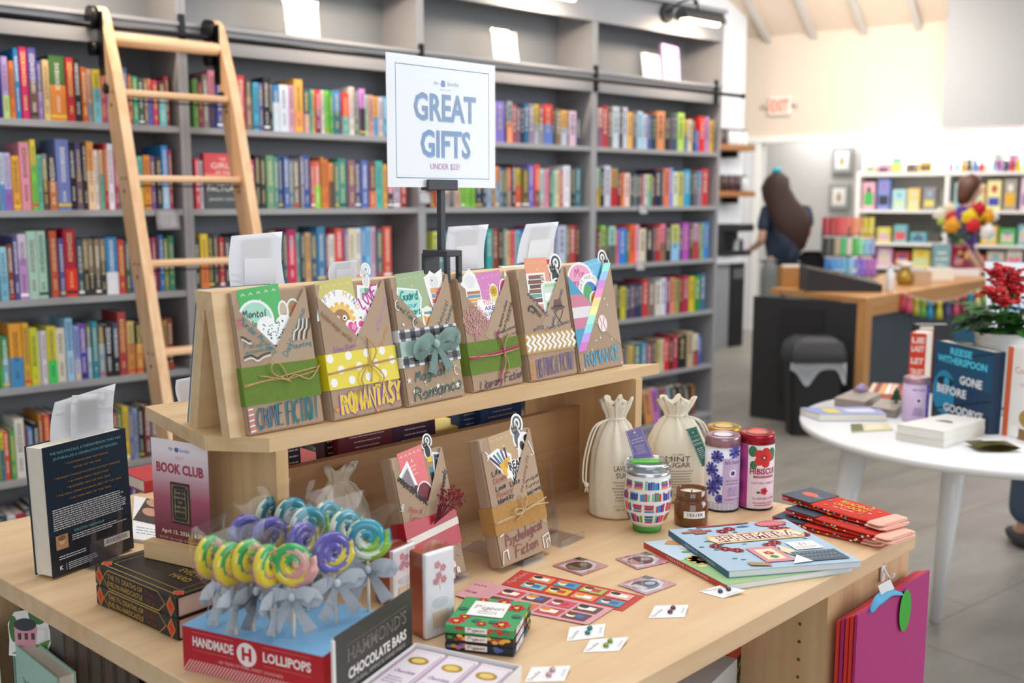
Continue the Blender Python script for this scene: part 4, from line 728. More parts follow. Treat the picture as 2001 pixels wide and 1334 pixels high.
# --- magical romance
p = Parcel('brown paper parcel lettered Magical Romance with gingham and a sage bow', (797, 797), (907, 774), 543, .024, ZS, 11); R = p.H/p.W
p.sachet(.1, .6, 1.02, 3, '7f9a58', ink='c8d0a0')
a = p.art(); a.poly('f6f6f4', [(.58, .98*R), (.66, 1.0*R), (.7, 1.03*R), (.78, 1.0*R), (.92, 1.04*R), (.9, .88*R), (.97, .84*R), (.9, .72*R), (.7, .66*R), (.63, .8*R)]); a.rect('e8a868', .67, .85*R, .87, .89*R); a.rect('6aa0c0', .68, .81*R, .88, .845*R); a.rect('d86a5a', .68, .77*R, .88, .805*R); a.flower('e08a88', .84, .83*R, .1, 6, 'c8605a'); a.disc('e4e4e0', .75, .94*R, .08); a.disc('3a3a40', .72, .95*R, .012); a.done('sticker', p.t)
a = p.art(); a.poly('f4f6f4', [(.06, .78*R), (.1, .92*R), (.45, .89*R), (.5, .82*R), (.44, .68*R), (.28, .66*R)]); a.poly('a8e0d4', [(.09, .785*R), (.12, .905*R), (.44, .878*R), (.475, .815*R), (.42, .69*R), (.29, .68*R)]); a.hand('2a9088', 'Guard', .28, .815*R, .11, wid=.3, pen=.024); a.hand('5ab0b8', 'your', .3, .755*R, .07, wid=.2, pen=.016); a.hand('2a9088', 'heart', .33, .70*R, .075, wid=.22, pen=.018); a.done('sticker', p.t)
a = p.art(); a.poly('f8f4ea', [(.46, .74*R), (.64, .74*R), (.7, .64*R), (.58, .555*R), (.46, .6*R)]); a.poly('e8a850', [(.48, .68*R), (.67, .66*R), (.6, .57*R), (.5, .6*R)]); a.disc('f5efe0', .56, .71*R, .07); a.rect('5a9ab0', .5, .69*R, .63, .71*R); a.done('sticker', p.t)
p.hand('found family', .16, .70, .045, '2a6a5a', -40, wid=.42); p.hand('whimsical', .82, .66, .042, '2a5a50', 55, wid=.4); p.hand('heartwarming', .92, .64, .04, '2a5a50', 55, wid=.42)
p.band(.30, .59, paint('e8e8ea', .7), name='gingham_ribbon'); a = p.doodle(); a.f = (lambda s_: lambda u, v, hh: V((u*s_.W, -.0043-hh, v*s_.W)))(p)
for k in range(6): a.rect('6a6a70', .02+.17*k, .30*R, .10+.17*k, .59*R)
for k in range(3): a.rect('6a6a70', 0, (.32+.1*k)*R, 1, (.37+.1*k)*R)
for k in range(6):
    for j in range(3): a.rect('1e1e22', .02+.17*k, (.32+.1*j)*R, .10+.17*k, (.37+.1*j)*R)
a.done('gingham_check', p.t)
SAGE = paint('9dbab4', .45, var=.04)
def bow(p, u, v, k, m, name='ribbon_bow', tails=True, T=None):           # loops, tails and a knot, k = half span
    W_, H_ = (p.W, p.H); c = V((u*W_, -.0075, v*H_)); b = MB()
    def strip(pts, wd):
        P_ = smooth([tuple(q) for q in pts], 4); g = []
        for i, q in enumerate(P_):
            d = V(P_[min(i+1, len(P_)-1)])-V(P_[max(i-1, 0)]); n = V((-d.z, 0, d.x)); n = n.normalized() if n.length > 1e-6 else V((0, 0, 1)); w_ = wd(i/(len(P_)-1)); g.append([tuple(c+V(q)-n*w_), tuple(c+V(q)), tuple(c+V(q)+n*w_)])
        b.sheet(m, g, .0004)
    for sx, dz in ((-1, -.15), (1, .1)):
        strip([(0, 0, 0), (sx*k*.5, -.012, k*.28+dz*k*.3), (sx*k, -.010, dz*k+k*.1), (sx*k*.95, -.002, dz*k-.1*k), (sx*k*.5, -.003, -k*.1), (0, 0, 0)], lambda q: k*(.1+.26*math.sin(math.pi*q)))
    if tails:
        for sx in (-.35, .5): strip([(0, 0, 0), (sx*k*.5, -.004, -k*.45), (sx*k*1.2, -.003, -k*1.15)], lambda q: k*(.08+.17*q))
    b.ball(m, c+V((0, -.004, 0)), k*.17, (1, .7, 1.1)); b.obj(name, p.t)
p.band(.385, .50, SAGE, name='sage_ribbon', th=.0012); bow(p, .56, .45, .042, SAGE); b = MB()
a = p.doodle()
for u_, v_, r_ in ((.1, .63, .03), (.9, .58, .035), (.06, .2, .045), (.12, .11, .04), (.53, .12, .045), (.88, .1, .05), (.32, .17, .02)): a.star('e9e6e0', u_, v_*R, r_)
for u_, v_ in ((.05, .78), (.3, .63), (.9, .22)): a.line('e9e6e0', [(u_+.04*math.cos(q), v_*R+.06*math.sin(q)) for q in [math.radians(x) for x in range(80, 300, 30)]], .014)
for k in range(14): a.disc('e9e6e0', .05+.07*k, (.06+.03*((k*5) % 7))*R*.6, .009, n=6, lay=False)
a.done('doodle', p.t); p.hand('Magical', .42, .19, .075, '1f5a58', 4, wid=.52, shear=.3); p.hand('Romance', .52, .05, .1, '1f5a58', 4, wid=.82, shear=.3)
# --- literary fiction
p = Parcel('brown paper parcel lettered Literary Fiction with a pink tree and green crepe band', (924, 769), (1021, 749), 545, .024, ZS, 11); R = p.H/p.W
p.sachet(.34, .86, 1.02, 5, 'c0489f', ink='e8b0d8')
a = p.art(); a.poly('f5f4f2', [(.02, .96*R), (.1, 1.0*R), (.26, 1.08*R), (.36, 1.02*R), (.42, .9*R), (.44, .74*R), (.14, .74*R), (.14, .9*R)]); a.disc('e6e6e4', .24, .96*R, .1, .09)
for k, c in enumerate(('c8a070', 'e8b050', '6a9ab0', 'b87a4a')): a.rect(c, .16, (.75+.033*k)*R, .41, (.778+.033*k)*R)
a.done('sticker', p.t)
a = p.art(); blob(a, .68, .83*R, .07, 'f0e4a8', r2=.13); a.flower('e0b82a', .68, .86*R, .08, 6, 'b8862a'); a.done('sticker', p.t)
a = p.art(); blob(a, .9, .86*R, .085, 'd04a78', r2=.14); a.disc('f0b0c0', .9, .85*R, .04, .08); a.poly('f4f0ee', [(.92, .95*R), (.97, 1.05*R), (1.0, .95*R)]); a.done('sticker', p.t)
a = p.art(); a.poly('fbf8fa', [(.3, .72*R), (.34, .8*R), (.62, .78*R), (.78, .72*R), (.72, .6*R), (.6, .52*R), (.44, .62*R)])
for i, (s_, c) in enumerate((('YOU', 'd86a3a'), ('ARE', '7a4aa0'), ('ALWAYS', '3a8a8a'), ('LOVED', 'd0488a'))): a.text(c, s_, .53+.02*i, (.745-.05*i)*R, .06, wid=[.2, .2, .3, .2][i], bold=.02)
a.done('sticker', p.t)
a = p.doodle(); TR_ = 'a87a72'
a.poly(TR_, [(.16, .42*R), (.24, .42*R), (.22, .55*R), (.17, .55*R)])
for q in ((.19, .54, .08, .66), (.19, .54, .2, .68), (.2, .53, .32, .64), (.2, .55, .14, .7), (.21, .52, .3, .57)): a.line(TR_, smooth([(q[0], q[1]*R), ((q[0]+q[2])/2+.02, (q[1]+q[3])/2*R), (q[2], q[3]*R)]), .03)
rg = random.Random(5)
for i in range(230): g = rg.uniform(0, 6.3); r_ = math.sqrt(rg.random()); a.disc('cf8c90' if i % 2 else 'dba0a0', .22+.24*r_*math.cos(g), .62*R+.2*r_*math.sin(g), .012, n=6, lay=False)
a.done('doodle', p.t)
p.hand('modern Japanese culture', .74, .58, .035, '3a2a2a', 58, wid=.62); p.hand('heartwarming', .86, .6, .035, '3a2a2a', 58, wid=.46); p.hand('bookish', .95, .66, .03, '3a2a2a', 58, wid=.3); p.hand('finding purpose', .8, .49, .03, '3a2a2a', 10, wid=.36); p.hand('advice', .86, .445, .03, '3a2a2a', 8, wid=.3)
p.band(.155, .435, CREPE); PNK = paint('b8406e', .7, var=.1)
p.twine([[(0, .29, 0), (.5, .3, .001), (1, .33, 0)], [(0, .30, 0), (.6, .32, .002), (1, .35, 0)], [(.66, .31, .003), (.62, .42, .003), (.56, .47, .002), (.6, .5, .002)], [(.66, .31, .003), (.6, .2, .003), (.5, .05, .001)]], PNK, .0014, 'pink_twine')
p.twine([[(0, .31, 0), (.5, .295, .002), (1, .32, 0)], [(.66, .31, .003), (.72, .4, .003), (.82, .46, .002)], [(.66, .31, .003), (.66, .2, .002), (.54, .1, .001)], [(.66, .31, .003), (.72, .2, .002), (.7, .12, .001)]])
p.hand('Literary Fiction', .56, .035, .075, '3c2147', 5, wid=.86, shear=.3)
# --- historical fiction
p = Parcel('brown paper parcel lettered HISTORICAL FICTION with a white chevron band', (1036, 748), (1127, 731.5), 527, .024, ZS, 11); R = p.H/p.W
p.sachet(.2, .68, 1.09, 0, 'd9772a', ink='f0c8a0')
a = p.art(); cat(a, .82, .82*R, .36, '2b2b2e'); a.done('sticker', p.t)
a = p.art(); a.disc('f2f2f0', .84, .8*R, .16); a.disc('2c2c30', .84, .8*R, .13)
for q in range(3): a.line('e8e8e4', [(.84+(.1-.03*q)*math.cos(x), .8*R+(.1-.03*q)*math.sin(x)) for x in [math.radians(y) for y in range(20, 300, 28)]], .012)
a.done('sticker', p.t)
a = p.art(); books(a, .4, .69*R, .34, ['7a3a3a', '5aa89a', '8a5a48', '6a4638', '7a5244', '8a5a4a']); a.done('sticker', p.t)
a = p.art(); a.poly('f4f6f4', [(.48, .6*R), (.48, .84*R), (.56, .87*R), (.8, .87*R), (.86, .82*R), (.8, .6*R), (.66, .54*R)]); a.poly('cfe2d2', [(.51, .62*R), (.51, .83*R), (.58, .855*R), (.78, .855*R), (.82, .82*R), (.77, .62*R), (.66, .56*R)]); a.rect('a8d8a0', .56, .82*R, .8, .85*R); a.rect('f4f8f0', .54, .7*R, .76, .77*R); a.rect('8a9a8a', .56, .62*R, .74, .68*R); a.done('sticker', p.t)
INK = '26406a'; p.hand('dark comedy', .33, .66, .045, INK, -45, wid=.5); p.hand('quirky family secrets', .76, .62, .04, INK, 58, wid=.6); p.hand('witty', .3, .45, .04, INK, 8, wid=.22); p.hand('family dynamics', .72, .455, .036, INK, 8, wid=.52)
a = p.doodle(); a.poly('6a4438', [(.66, .62*R), (.7, .7*R), (.84, .7*R), (.86, .625*R)]); a.disc('6a4438', .76, .625*R, .15, .035); a.rect('2a2220', .67, .63*R, .855, .65*R); a.line('2a2220', [(.66, .6*R), (.74, .52*R), (.8, .48*R)], .012); a.line('2a2220', [(.86, .6*R), (.8, .54*R), (.72, .49*R)], .012)
a.line('2a2a30', smooth([(.14, .62*R), (.16, .655*R), (.22, .66*R), (.3, .62*R), (.36, .58*R)]), .03); a.line('2a2a30', [(.18, .62*R), (.24, .6*R), (.28, .63*R)], .018); a.line('6a4a38', [(.3, .61*R), (.38, .565*R)], .05); a.done('doodle', p.t)
p.band(.245, .425, paint('c4a06a', .85, var=.2, scale=220), name='burlap_ribbon'); a = p.doodle(); a.f = (lambda s_: lambda u, v, hh: V((u*s_.W, -.0043-hh, v*s_.W)))(p)
for k in range(10): x = .02+.105*k; a.line('f2efe6', [(x, .265*R), (x+.06, .30*R), (x-.005, .335*R), (x+.06, .37*R), (x, .405*R)], .042)
a.done('chevron_print', p.t); p.hand('HISTORICAL', .38, .035, .16, '5a4a86', 4, wid=.48, pen=.013, curl=False); p.hand('FICTION', .79, .05, .16, '5a4a86', 4, wid=.28, pen=.013, curl=False)
a = p.doodle()
for k in range(9): a.line('d8904a', [(-.0+.005, (.03+.02*k)*R), (.1, (.032+.02*k)*R)], .014)
a.done('doodle', p.t)
# --- romance
p = Parcel('brown paper parcel lettered ROMANCE with a pink and blue flag stripe, at the right end', (1133, 731), (1218, 714), 521, .022, ZS, 11, tip=(.44, .62)); R = p.H/p.W
p.sachet(.35, .82, 1.02, 8, '45a8cf', ink='a8dcee')
a = p.art(); cat(a, .9, .86*R, .3, '2c2c30', look=-1); a.done('sticker', p.t)
a = p.art(); books(a, .82, .72*R, .16, ['3a8a9a', 'e0b84a', '6aa8c0', 'd8603a']); a.done('sticker', p.t)
a = p.art(); a.disc('f6eef2', .3, .86*R, .29, .25); a.disc('eba0bf', .3, .86*R, .255, .215); a.hand('c84a86', 'My', .28, .89*R, .11, wid=.2, pen=.02); a.hand('c84a86', 'pronouns', .31, .81*R, .1, wid=.38, pen=.016); a.done('sticker', p.t)
a = p.art(); a.disc('f4f4f2', .48, .74*R, .26, n=30); a.disc('3f78c0', .48, .73*R, .16); a.disc('4fa860', .42, .73*R, .1, .13)
for i, ch in enumerate('ART NUEVO TM'):
    if ch != ' ': g = math.radians(160-13*i); a.text(['c8303a', '3a6a3a', '2a4a8a', 'c89a2a'][i % 4], ch, .48+.195*math.cos(g), .735*R+.195*math.sin(g), .05, rot=g-math.pi/2)
a.done('sticker', p.t)
a = p.art(); blob(a, .56, .665*R, .1, 'e0a04a'); a.disc('c8823a', .54, .66*R, .06); a.flower('d83a60', .72, .65*R, .15, 6, 'f4f4f0'); a.done('sticker', p.t)
a = p.doodle(); hl = lambda u: .91-(u/.44)*.29
for c, v0, v1 in (('3f9cc0', .72, .95), ('cf7e96', .61, .73), ('e2dfe2', .51, .61), ('cf7e96', .41, .51), ('3f9cc0', .22, .41)):
    P_ = []
    for u_ in (.0, .1, .2, .3, .4, .5, .6): P_.append(u_)
    up_ = [(u_, min(v1-.04*u_*0, hl(u_))) for u_ in P_]; lo_ = [(u_, min(v0, hl(u_))) for u_ in P_]
    lim = lambda u_: .22+u_*.95                                        # the shiny ribbon cuts the flag off
    pts = [(u_, v*R) for u_, v in up_ if v >= lim(u_)-.12]+[(u_, v*R) for u_, v in reversed(lo_) if v >= lim(u_)-.12]
    if len(pts) > 2: a.poly(c, pts)
a.done('flag_stripe', p.t)
a = p.doodle(); a.f = (lambda s_: lambda u, v, hh: V((u*s_.W, -.0042-hh, v*s_.W)))(p); HC = ['c45fb4', 'b08ad8', '7cc8d4', '9adcc8', 'e2e08a', 'ecc88a', 'e287b8', 'c07ad0', '8fb8dc', '8fdcd0']
for i, c in enumerate(HC):
    q0, q1 = i/len(HC), (i+1)/len(HC); A0, B0 = V((-.005, .2)), V((.84, 1.0)); dv = .11
    l0 = A0.lerp(B0, q0); l1 = A0.lerp(B0, q1); a.poly(paint(c, .4, .1), [(l0.x, (l0.y-dv*.7)*R), (l0.x+.17, (l0.y+0)*R-.01) if 0 else (min(l0.x+.19, 1.005), (l0.y+.0)*R), (min(l1.x+.19, 1.005), l1.y*R), (l1.x, (l1.y)*R)] if 0 else [(l0.x, l0.y*R), (min(l0.x+.17, 1.003), (l0.y-.0)*R), (min(l1.x+.17, 1.003), l1.y*R), (l1.x, l1.y*R)])
a.done('holographic_ribbon', p.t)
a = p.doodle(); a.disc('efe6e6', .62, .43*R, .1, .12); a.line('c83a4a', [(.57, .37*R), (.6, .43*R), (.57, .49*R)], .014); a.line('c83a4a', [(.67, .37*R), (.64, .43*R), (.67, .49*R)], .014)
for u_, v_ in ((.74, .66), (.78, .6), (.42, .28), (.52, .3), (.78, .27), (.3, .2), (.08, .03), (.93, .03)): a.star('efe9e4', u_, v_*R, .022, 4)
a.done('doodle', p.t); p.hand('ROMANCE', .52, .06, .13, '4f9fc0', 3, wid=.78, pen=.026, curl=False)
# --- the two parcels on clear easels
p = Parcel('brown paper parcel with a wide red ribbon, behind the tins of cookies', (812, 1158), (910, 1119), 897, .026, ZT+.006, 15); R = p.H/p.W
p.sachet(.14, .62, 1.02, 6, 'd8383c', 'SONS')
a = p.art(); cat(a, .72, .93*R, .26, '2a2a2c'); a.rect('e8c832', .68, .9*R, .78, .94*R); a.rect('2a8aa0', .7, .82*R, .79, .86*R); a.rect('22222a', .69, .7*R, .8, .82*R); a.done('sticker', p.t)
a = p.art(); a.poly('f0f0f2', [(.74, .72*R), (.8, .97*R), (.98, .95*R), (.96, .72*R)]); a.poly('39465a', [(.77, .72*R), (.82, .95*R), (.96, .935*R), (.94, .72*R)]); a.text('d8dce4', 'ALL', .87, .88*R, .06, rot=-1.4); a.text('d8dce4', 'BOOKS', .86, .8*R, .05, rot=-1.4); a.done('sticker', p.t)
a = p.art(); a.poly(clear('ffffff', .25), [(.04, .82*R), (.3, .95*R), (.46, .66*R), (.3, .6*R)]); a.poly('e9e7ea', [(.07, .82*R), (.29, .93*R), (.43, .67*R), (.3, .62*R)]); a.poly('8a8088', [(.11, .815*R), (.28, .9*R), (.4, .68*R), (.3, .64*R)]); a.heart('4a2430', .33, .72*R, .1); a.done('bookmark_card', p.t)
a = p.art(); blob(a, .52, .66*R, .14, '55202c', r2=.19); a.disc('7a2432', .5, .69*R, .1, .13); a.heart('e4d8dc', .56, .6*R, .05); a.done('sticker', p.t)
p.hand('unexpected lover?', .24, .72, .055, '1f1f20', -46, wid=.58, pen=.014); p.hand('dark comedy', .9, .7, .045, '1f1f20', 66, wid=.42, pen=.013); p.hand('About', .25, .56, .045, 'b86058', -16, wid=.26); p.hand('Survival', .26, .5, .045, 'b86058', -16, wid=.3); p.hand('twist', .28, .44, .045, 'b86058', -16, wid=.22)
RED = paint('bb1f33', .35, var=.05); p.band(.24, .51, RED, name='satin_ribbon', th=.001)
b = MB(); b.hull8(paint('eee9de', .5), [(-.0015, -.0052, p.H*.33), (p.W+.0015, -.0052, p.H*.385), (p.W+.0015, -.0046, p.H*.385), (-.0015, -.0046, p.H*.33)], [(-.0015, -.0052, p.H*.385), (p.W+.0015, -.0052, p.H*.44), (p.W+.0015, -.0046, p.H*.44), (-.0015, -.0046, p.H*.385)]); b.obj('white_ribbon', p.t)
rg = random.Random(8); b = MB(); b2 = MB(); ST = paint('6f1a26', .8); FL = paint('8a2434', .8, var=.2)
for i in range(26):
    q = [(.5+.02*rg.random(), .44, .004)]; e = (.62+.5*rg.random(), .52+.2*rg.random()); q += [((.55+e[0])/2+rg.uniform(-.05, .03), (.46+e[1])/2, .008+.006*rg.random()), (e[0], e[1], .004+.012*rg.random())]
    P_ = [(u*p.W, -.0048-l, v*p.H) for u, v, l in q]; b.tube(ST, smooth(P_, 4), .0005, 4)
    for j in range(7): s_ = P_[2]; b2.ball(FL, (s_[0]+rg.uniform(-.008, .006), s_[1]+rg.uniform(-.003, .003), s_[2]+rg.uniform(-.01, .004)), .0016, n=4)
b.obj('dried_stem', p.t); tag(b2.obj('dried_flower', p.t), None, None, None, 'stuff')
a = p.doodle(); a.line('9aa0a4', [(.58+.0*q, .16*R) for q in (0, 1)], .01)
for u_, v_ in ((.7, .14), (.78, .1), (.68, .07), (.84, .05), (.72, .02), (.6, .02)): a.disc('eceae8', u_, v_*R, .032, .042); a.rect('eceae8', u_-.032, v_*R-.05, u_+.032, v_*R); a.disc('8a8a8a', u_, v_*R+.005, .008, n=6)
a.line('8f979c', [(.74+.2*math.cos(x), .13*R+.08*math.sin(x)) for x in [math.radians(q) for q in range(20, 161, 20)]], .016); a.done('doodle', p.t)
p.hand('haunted house', .05, .62, .03, 'e8e4e0', 70, wid=.1)
PB = p
p = Parcel('brown paper parcel lettered Psychological Fiction on a clear easel', (980, 1112), (1077, 1072), 861, .026, ZT+.008, 14); R = p.H/p.W
p.sachet(.18, .7, 1.0, 4, 'a9813c', ink='dcc48a')
a = p.art(); cat(a, .74, .86*R, .33, '566066'); a.rect('c04a4a', .66, .86*R, .8, .875*R); a.done('sticker', p.t)
a = p.art(); a.poly('f5f4f2', [(.68, .78*R), (.74, .93*R), (.84, .98*R), (.97, .96*R), (.98, .86*R), (.9, .68*R), (.78, .68*R)]); a.poly('ece8e2', [(.71, .79*R), (.76, .91*R), (.85, .955*R), (.95, .94*R), (.95, .86*R), (.88, .7*R), (.79, .7*R)]); a.disc('26262a', .9, .92*R, .05); a.disc('26262a', .8, .87*R, .045, .06); a.disc('26262a', .87, .78*R, .05, .04); a.disc('26262a', .8, .745*R, .03); a.done('sticker', p.t)
a = p.art(); a.poly('f5f4f2', [(.1, .86*R), (.32, .9*R), (.56, .83*R), (.54, .66*R), (.36, .64*R)])
for k, c in enumerate(('3a3a44', '5a5a9a', '2a9a9a', '6a4a7a', '3a3a44')): a.line(c, [(.36+.03*k, .73*R), (.15+.075*k, (.845+.012*k)*R)], .035)
a.poly('e8b436', [(.3, .77*R), (.52, .82*R), (.53, .7*R), (.38, .66*R)]); a.disc('d89a28', .44, .76*R, .05); a.done('sticker', p.t)
a = p.art(); a.poly('f7f6f4', [(.42, .7*R), (.5, .78*R), (.8, .78*R), (.84, .68*R), (.74, .56*R), (.62, .5*R)])
for i, s_ in enumerate(('READ', 'WHAT', 'MAKES', 'YOU')): a.text('1c2430', s_, .63+.01*i, (.715-.06*i)*R, .1, wid=[.3, .26, .26, .16][i], bold=.04, rot=.1)
a.done('sticker', p.t)
for s_, u_, v_, c in (('Life', .12, .70, '26262a'), ('Death', .13, .64, 'b0685e'), ('Love', .14, .58, '26262a'), ('Loss', .42, .585, '26262a'), ('Memory', .14, .525, 'b0685e'), ('Identity', .14, .48, '26262a')): p.hand(s_, u_, v_, .036, c, 6, 'l', pen=.013)
for s_, v_ in (('unique', .585), ('funny', .535), ('deeply moving', .485)): p.hand(s_, .84, v_, .034, '26262a', 8, wid=.28)
p.hand('the reading life', .74, .64, .032, '8a5a40', 60, wid=.5)
p.band(.255, .47, paint('b3874c', .85, var=.2, scale=160)); RAF = paint('cbb083', .8, var=.15, scale=150)
p.twine([[(0, .34, 0), (.5, .36, .001), (1, .40, 0)], [(0, .35, 0), (.5, .37, .002), (1.05, .415, 0)], [(.55, .37, .003), (.4, .36, .006), (.34, .40, .006), (.48, .40, .004), (.55, .37, .003)], [(.55, .37, .003), (.62, .46, .007), (.56, .5, .006), (.52, .44, .004), (.55, .37, .003)], [(.55, .37, .003), (.72, .39, .005), (1.04, .37, .003)], [(.55, .37, .003), (.46, .34, .003), (.38, .32, .002)]], RAF, .0012, 'raffia_bow')
p.hand('Psychological', .5, .165, .085, '8a4a44', 5, wid=.74, shear=.25); p.hand('Fiction', .5, .05, .085, '8a4a44', 5, wid=.44, shear=.25)
a = p.doodle()
for s_ in (((.06, .9), (.12, .86), (.07, .83)), ((.9, .9), (.97, .78), (.9, .78)), ((.84, .03), (.84, .12), (.97, .135), (.97, .06)), ((.9, .02), (.9, .085), (.95, .09)), ((.02, .03), (.06, .12), (.14, .125), (.14, .05)), ((.04, .24), (.12, .25))): a.line('ece8e2', [(x, y*R) for x, y in s_], .018)
a.done('doodle', p.t); PP = p
ACR = clear('f6f8ff', .035, .04, 'acrylic_stand')
def easel(M, label, w=.07, h=.13, d=.075, lip=.012):                     # bent clear acrylic easel; front lip at y=0, back leg behind
    t = thing('acrylic_easel', label, 'easel', M=M, group='clear acrylic book easels'); th = .0022; b = MB()
    b.box(ACR, (0, -.012, 0), (w, d, th)); b.box(ACR, (0, -.0142, 0), (w, -.012, lip)); b.obj('base', t); b = MB()
    for x in (0, w*.78):
        b.hull8(ACR, [(x, d*.42, th), (x+w*.22, d*.42, th), (x+w*.22, d*.42+th, th), (x, d*.42+th, th)], [(x+w*.06, d*.42+h*.09, h), (x+w*.13, d*.42+h*.09, h), (x+w*.13, d*.42+h*.09+th, h), (x+w*.06, d*.42+h*.09+th, h)])
    b.hull8(ACR, [(0, d*.42, th), (w, d*.42, th), (w, d*.42+th, th), (0, d*.42+th, th)], [(0, d*.42+h*.04, h*.4), (w, d*.42+h*.04, h*.4), (w, d*.42+h*.04+th, h*.4), (0, d*.42+h*.04+th, h*.4)]); b.obj('back_rest', t)
    return t
def under(p, label, dx, w):
    M = p.t.matrix_world; x = V((M[0][0], M[1][0], M[2][0])); o = V((M[0][3], M[1][3], ZT+.0004))+x*dx; y = V((-x.y, x.x, 0)); return easel(frame(o+y*.003, x, ZU), label, w, .1, .14)
under(PP, 'clear easel under the Psychological Fiction parcel', PP.W*.34, PP.W*.42); under(PB, 'clear easel under the red ribbon parcel', PB.W*.6, PB.W*.4)
q = at(1085, 1068, ZT+.0004); q2 = at(1165, 1052, ZT); easel(frame(q, TX*.9+TY*.1, ZU), 'empty clear acrylic easel beside the Psychological Fiction parcel', .075, .13, .11, .014)
# ================================================================ things on the display table
def quadmap(c):                                                        # c: BL BR TR TL in the room; u, v from 0 to 1
    c = [V(q) for q in c]; n = (c[1]-c[0]).cross(c[3]-c[0]).normalized()
    return lambda u, v, h: (c[0]*(1-u)+c[1]*u)*(1-v)+(c[3]*(1-u)+c[2]*u)*v+n*h
def flat(b, m, c, th):                                                 # a slab under the quad c
    c = [V(q) for q in c]; n = (c[1]-c[0]).cross(c[3]-c[0]).normalized(); b.hull8(m, [q-n*th for q in c], c)
def unit(c): w, h = ((c[1]-c[0]).length+(c[2]-c[3]).length)/2, ((c[3]-c[0]).length+(c[2]-c[1]).length)/2; return w, h
def artq(c, h0=.0002): w, h = unit(c); f = quadmap(c); return Art(lambda u, v, q: f(u/w, v/h, q), h0, .00002), w, h
def solve_up(P, up, py):
    lo, hi = .02, .6
    for _ in range(40):
        m = (lo+hi)/2
        if proj(P+up*m)[1] > py: lo = m
        else: hi = m
    return lo
# --- navy paperback on an easel, back cover towards us
A_ = at(104, 1130, ZT+.004); B_ = at(262, 1070, ZT+.004); ux = (B_-A_).normalized(); nin = V((-ux.y, ux.x, 0)); up = (ZU+nin*.03).normalized(); h = solve_up(A_, up, 876); w = (B_-A_).length; d = .044
t = stand_book('paperback_book', 'navy paperback showing its back cover, on an easel at the left corner of the table', A_, ux, w, h, d, paint('1c2f40', .35), .03, spine_left=False)
a = print_on(t); a.rect(paint('14202e', .35), 0, 0, w-.002, h*.3); LB = '6fb4c8'; GO = 'b08a4a'
a.text(LB, 'THE NIGHTINGALE, A PHENOMENON THAT HAS', w*.5, h*.93, h*.02, wid=w*.86); a.text(LB, 'ENTHRALLED A GENERATION OF READERS.', w*.5, h*.885, h*.02, wid=w*.78)
for i, s_ in enumerate(('* GOODREADS BEST HISTORICAL', 'NOVEL OF THE YEAR', "* PEOPLE'S CHOICE FAVORITE FICTION WINNER", '* #1 INDIE NEXT SELECTION', '* BUZZFEED BEST OF THE YEAR', '* THE WALL STREET JOURNAL BEST OF THE YEAR', '* THE WEEK BEST OF THE YEAR')): a.text(GO, s_, w*.5, h*(.835-.044*i-(.01 if i > 1 else 0)), h*.014, wid=w*min(.8, len(s_)*.0195))
a.lines('c9ccd2', w*.05, w*.95, h*.505, h*.017, 10, h*.009, .1, 2); a.text(LB, 'KRISTIN HANNAH', w*.46, h*.30, h*.022, wid=w*.36); a.lines('c9ccd2', w*.25, w*.93, h*.275, h*.017, 3, h*.008, .3, 5)
a.rect('b89070', w*.06, h*.2, w*.2, h*.31); a.disc('d8b090', w*.13, h*.265, w*.035, h*.028); a.disc('8a6038', w*.13, h*.285, w*.045, h*.02); a.rect('e8e4da', w*.62, h*.1, w*.95, h*.16)
for i in range(16): a.rect('22242a', w*(.64+.018*i), h*.115, w*(.648+.018*i), h*.15, lay=False)
a.lay(); a.lines('c9ccd2', w*.08, w*.5, h*.14, h*.018, 2, h*.008, .3, 6); a.text('e4e4e4', 'K', w*.1, h*.045, h*.03, bold=.04); a.rect('c9ccd2', w*.155, h*.03, w*.16, h*.085); a.lines('c9ccd2', w*.18, w*.55, h*.075, h*.015, 4, h*.007, .3, 7); a.done('cover_print', t)
q = A_+ux*(w*.36+.07)+nin*(d+.011); easel(frame((q.x, q.y, ZT+.0004), -ux, ZU), 'clear acrylic easel holding the navy paperback', .07, .12, .16); 
for nm, pts, off, lab in (('a', ((107, 786), (226, 749), (222, 838), (98, 862)), .020, 'wide white paper slip sticking out of the navy paperback'), ('b', ((141, 772), (205, 768), (206, 850), (140, 864)), .014, 'narrow white paper slip in front of the wide one in the navy paperback')):
    P0 = A_+up*h*.9+nin*off; c = [on(x, y, P0, nin) for x, y in pts]; g = [[c[0].lerp(c[3], i/6).lerp(c[1].lerp(c[2], i/6), j/4)+nin*(.004*math.sin(i/6*3.14)) for j in range(5)] for i in range(7)]
    b = MB(); b.sheet(paint('eceef2', .6, var=.02), g, .0004); tag(b.obj('paper_slip', fix=False), lab, 'paper')
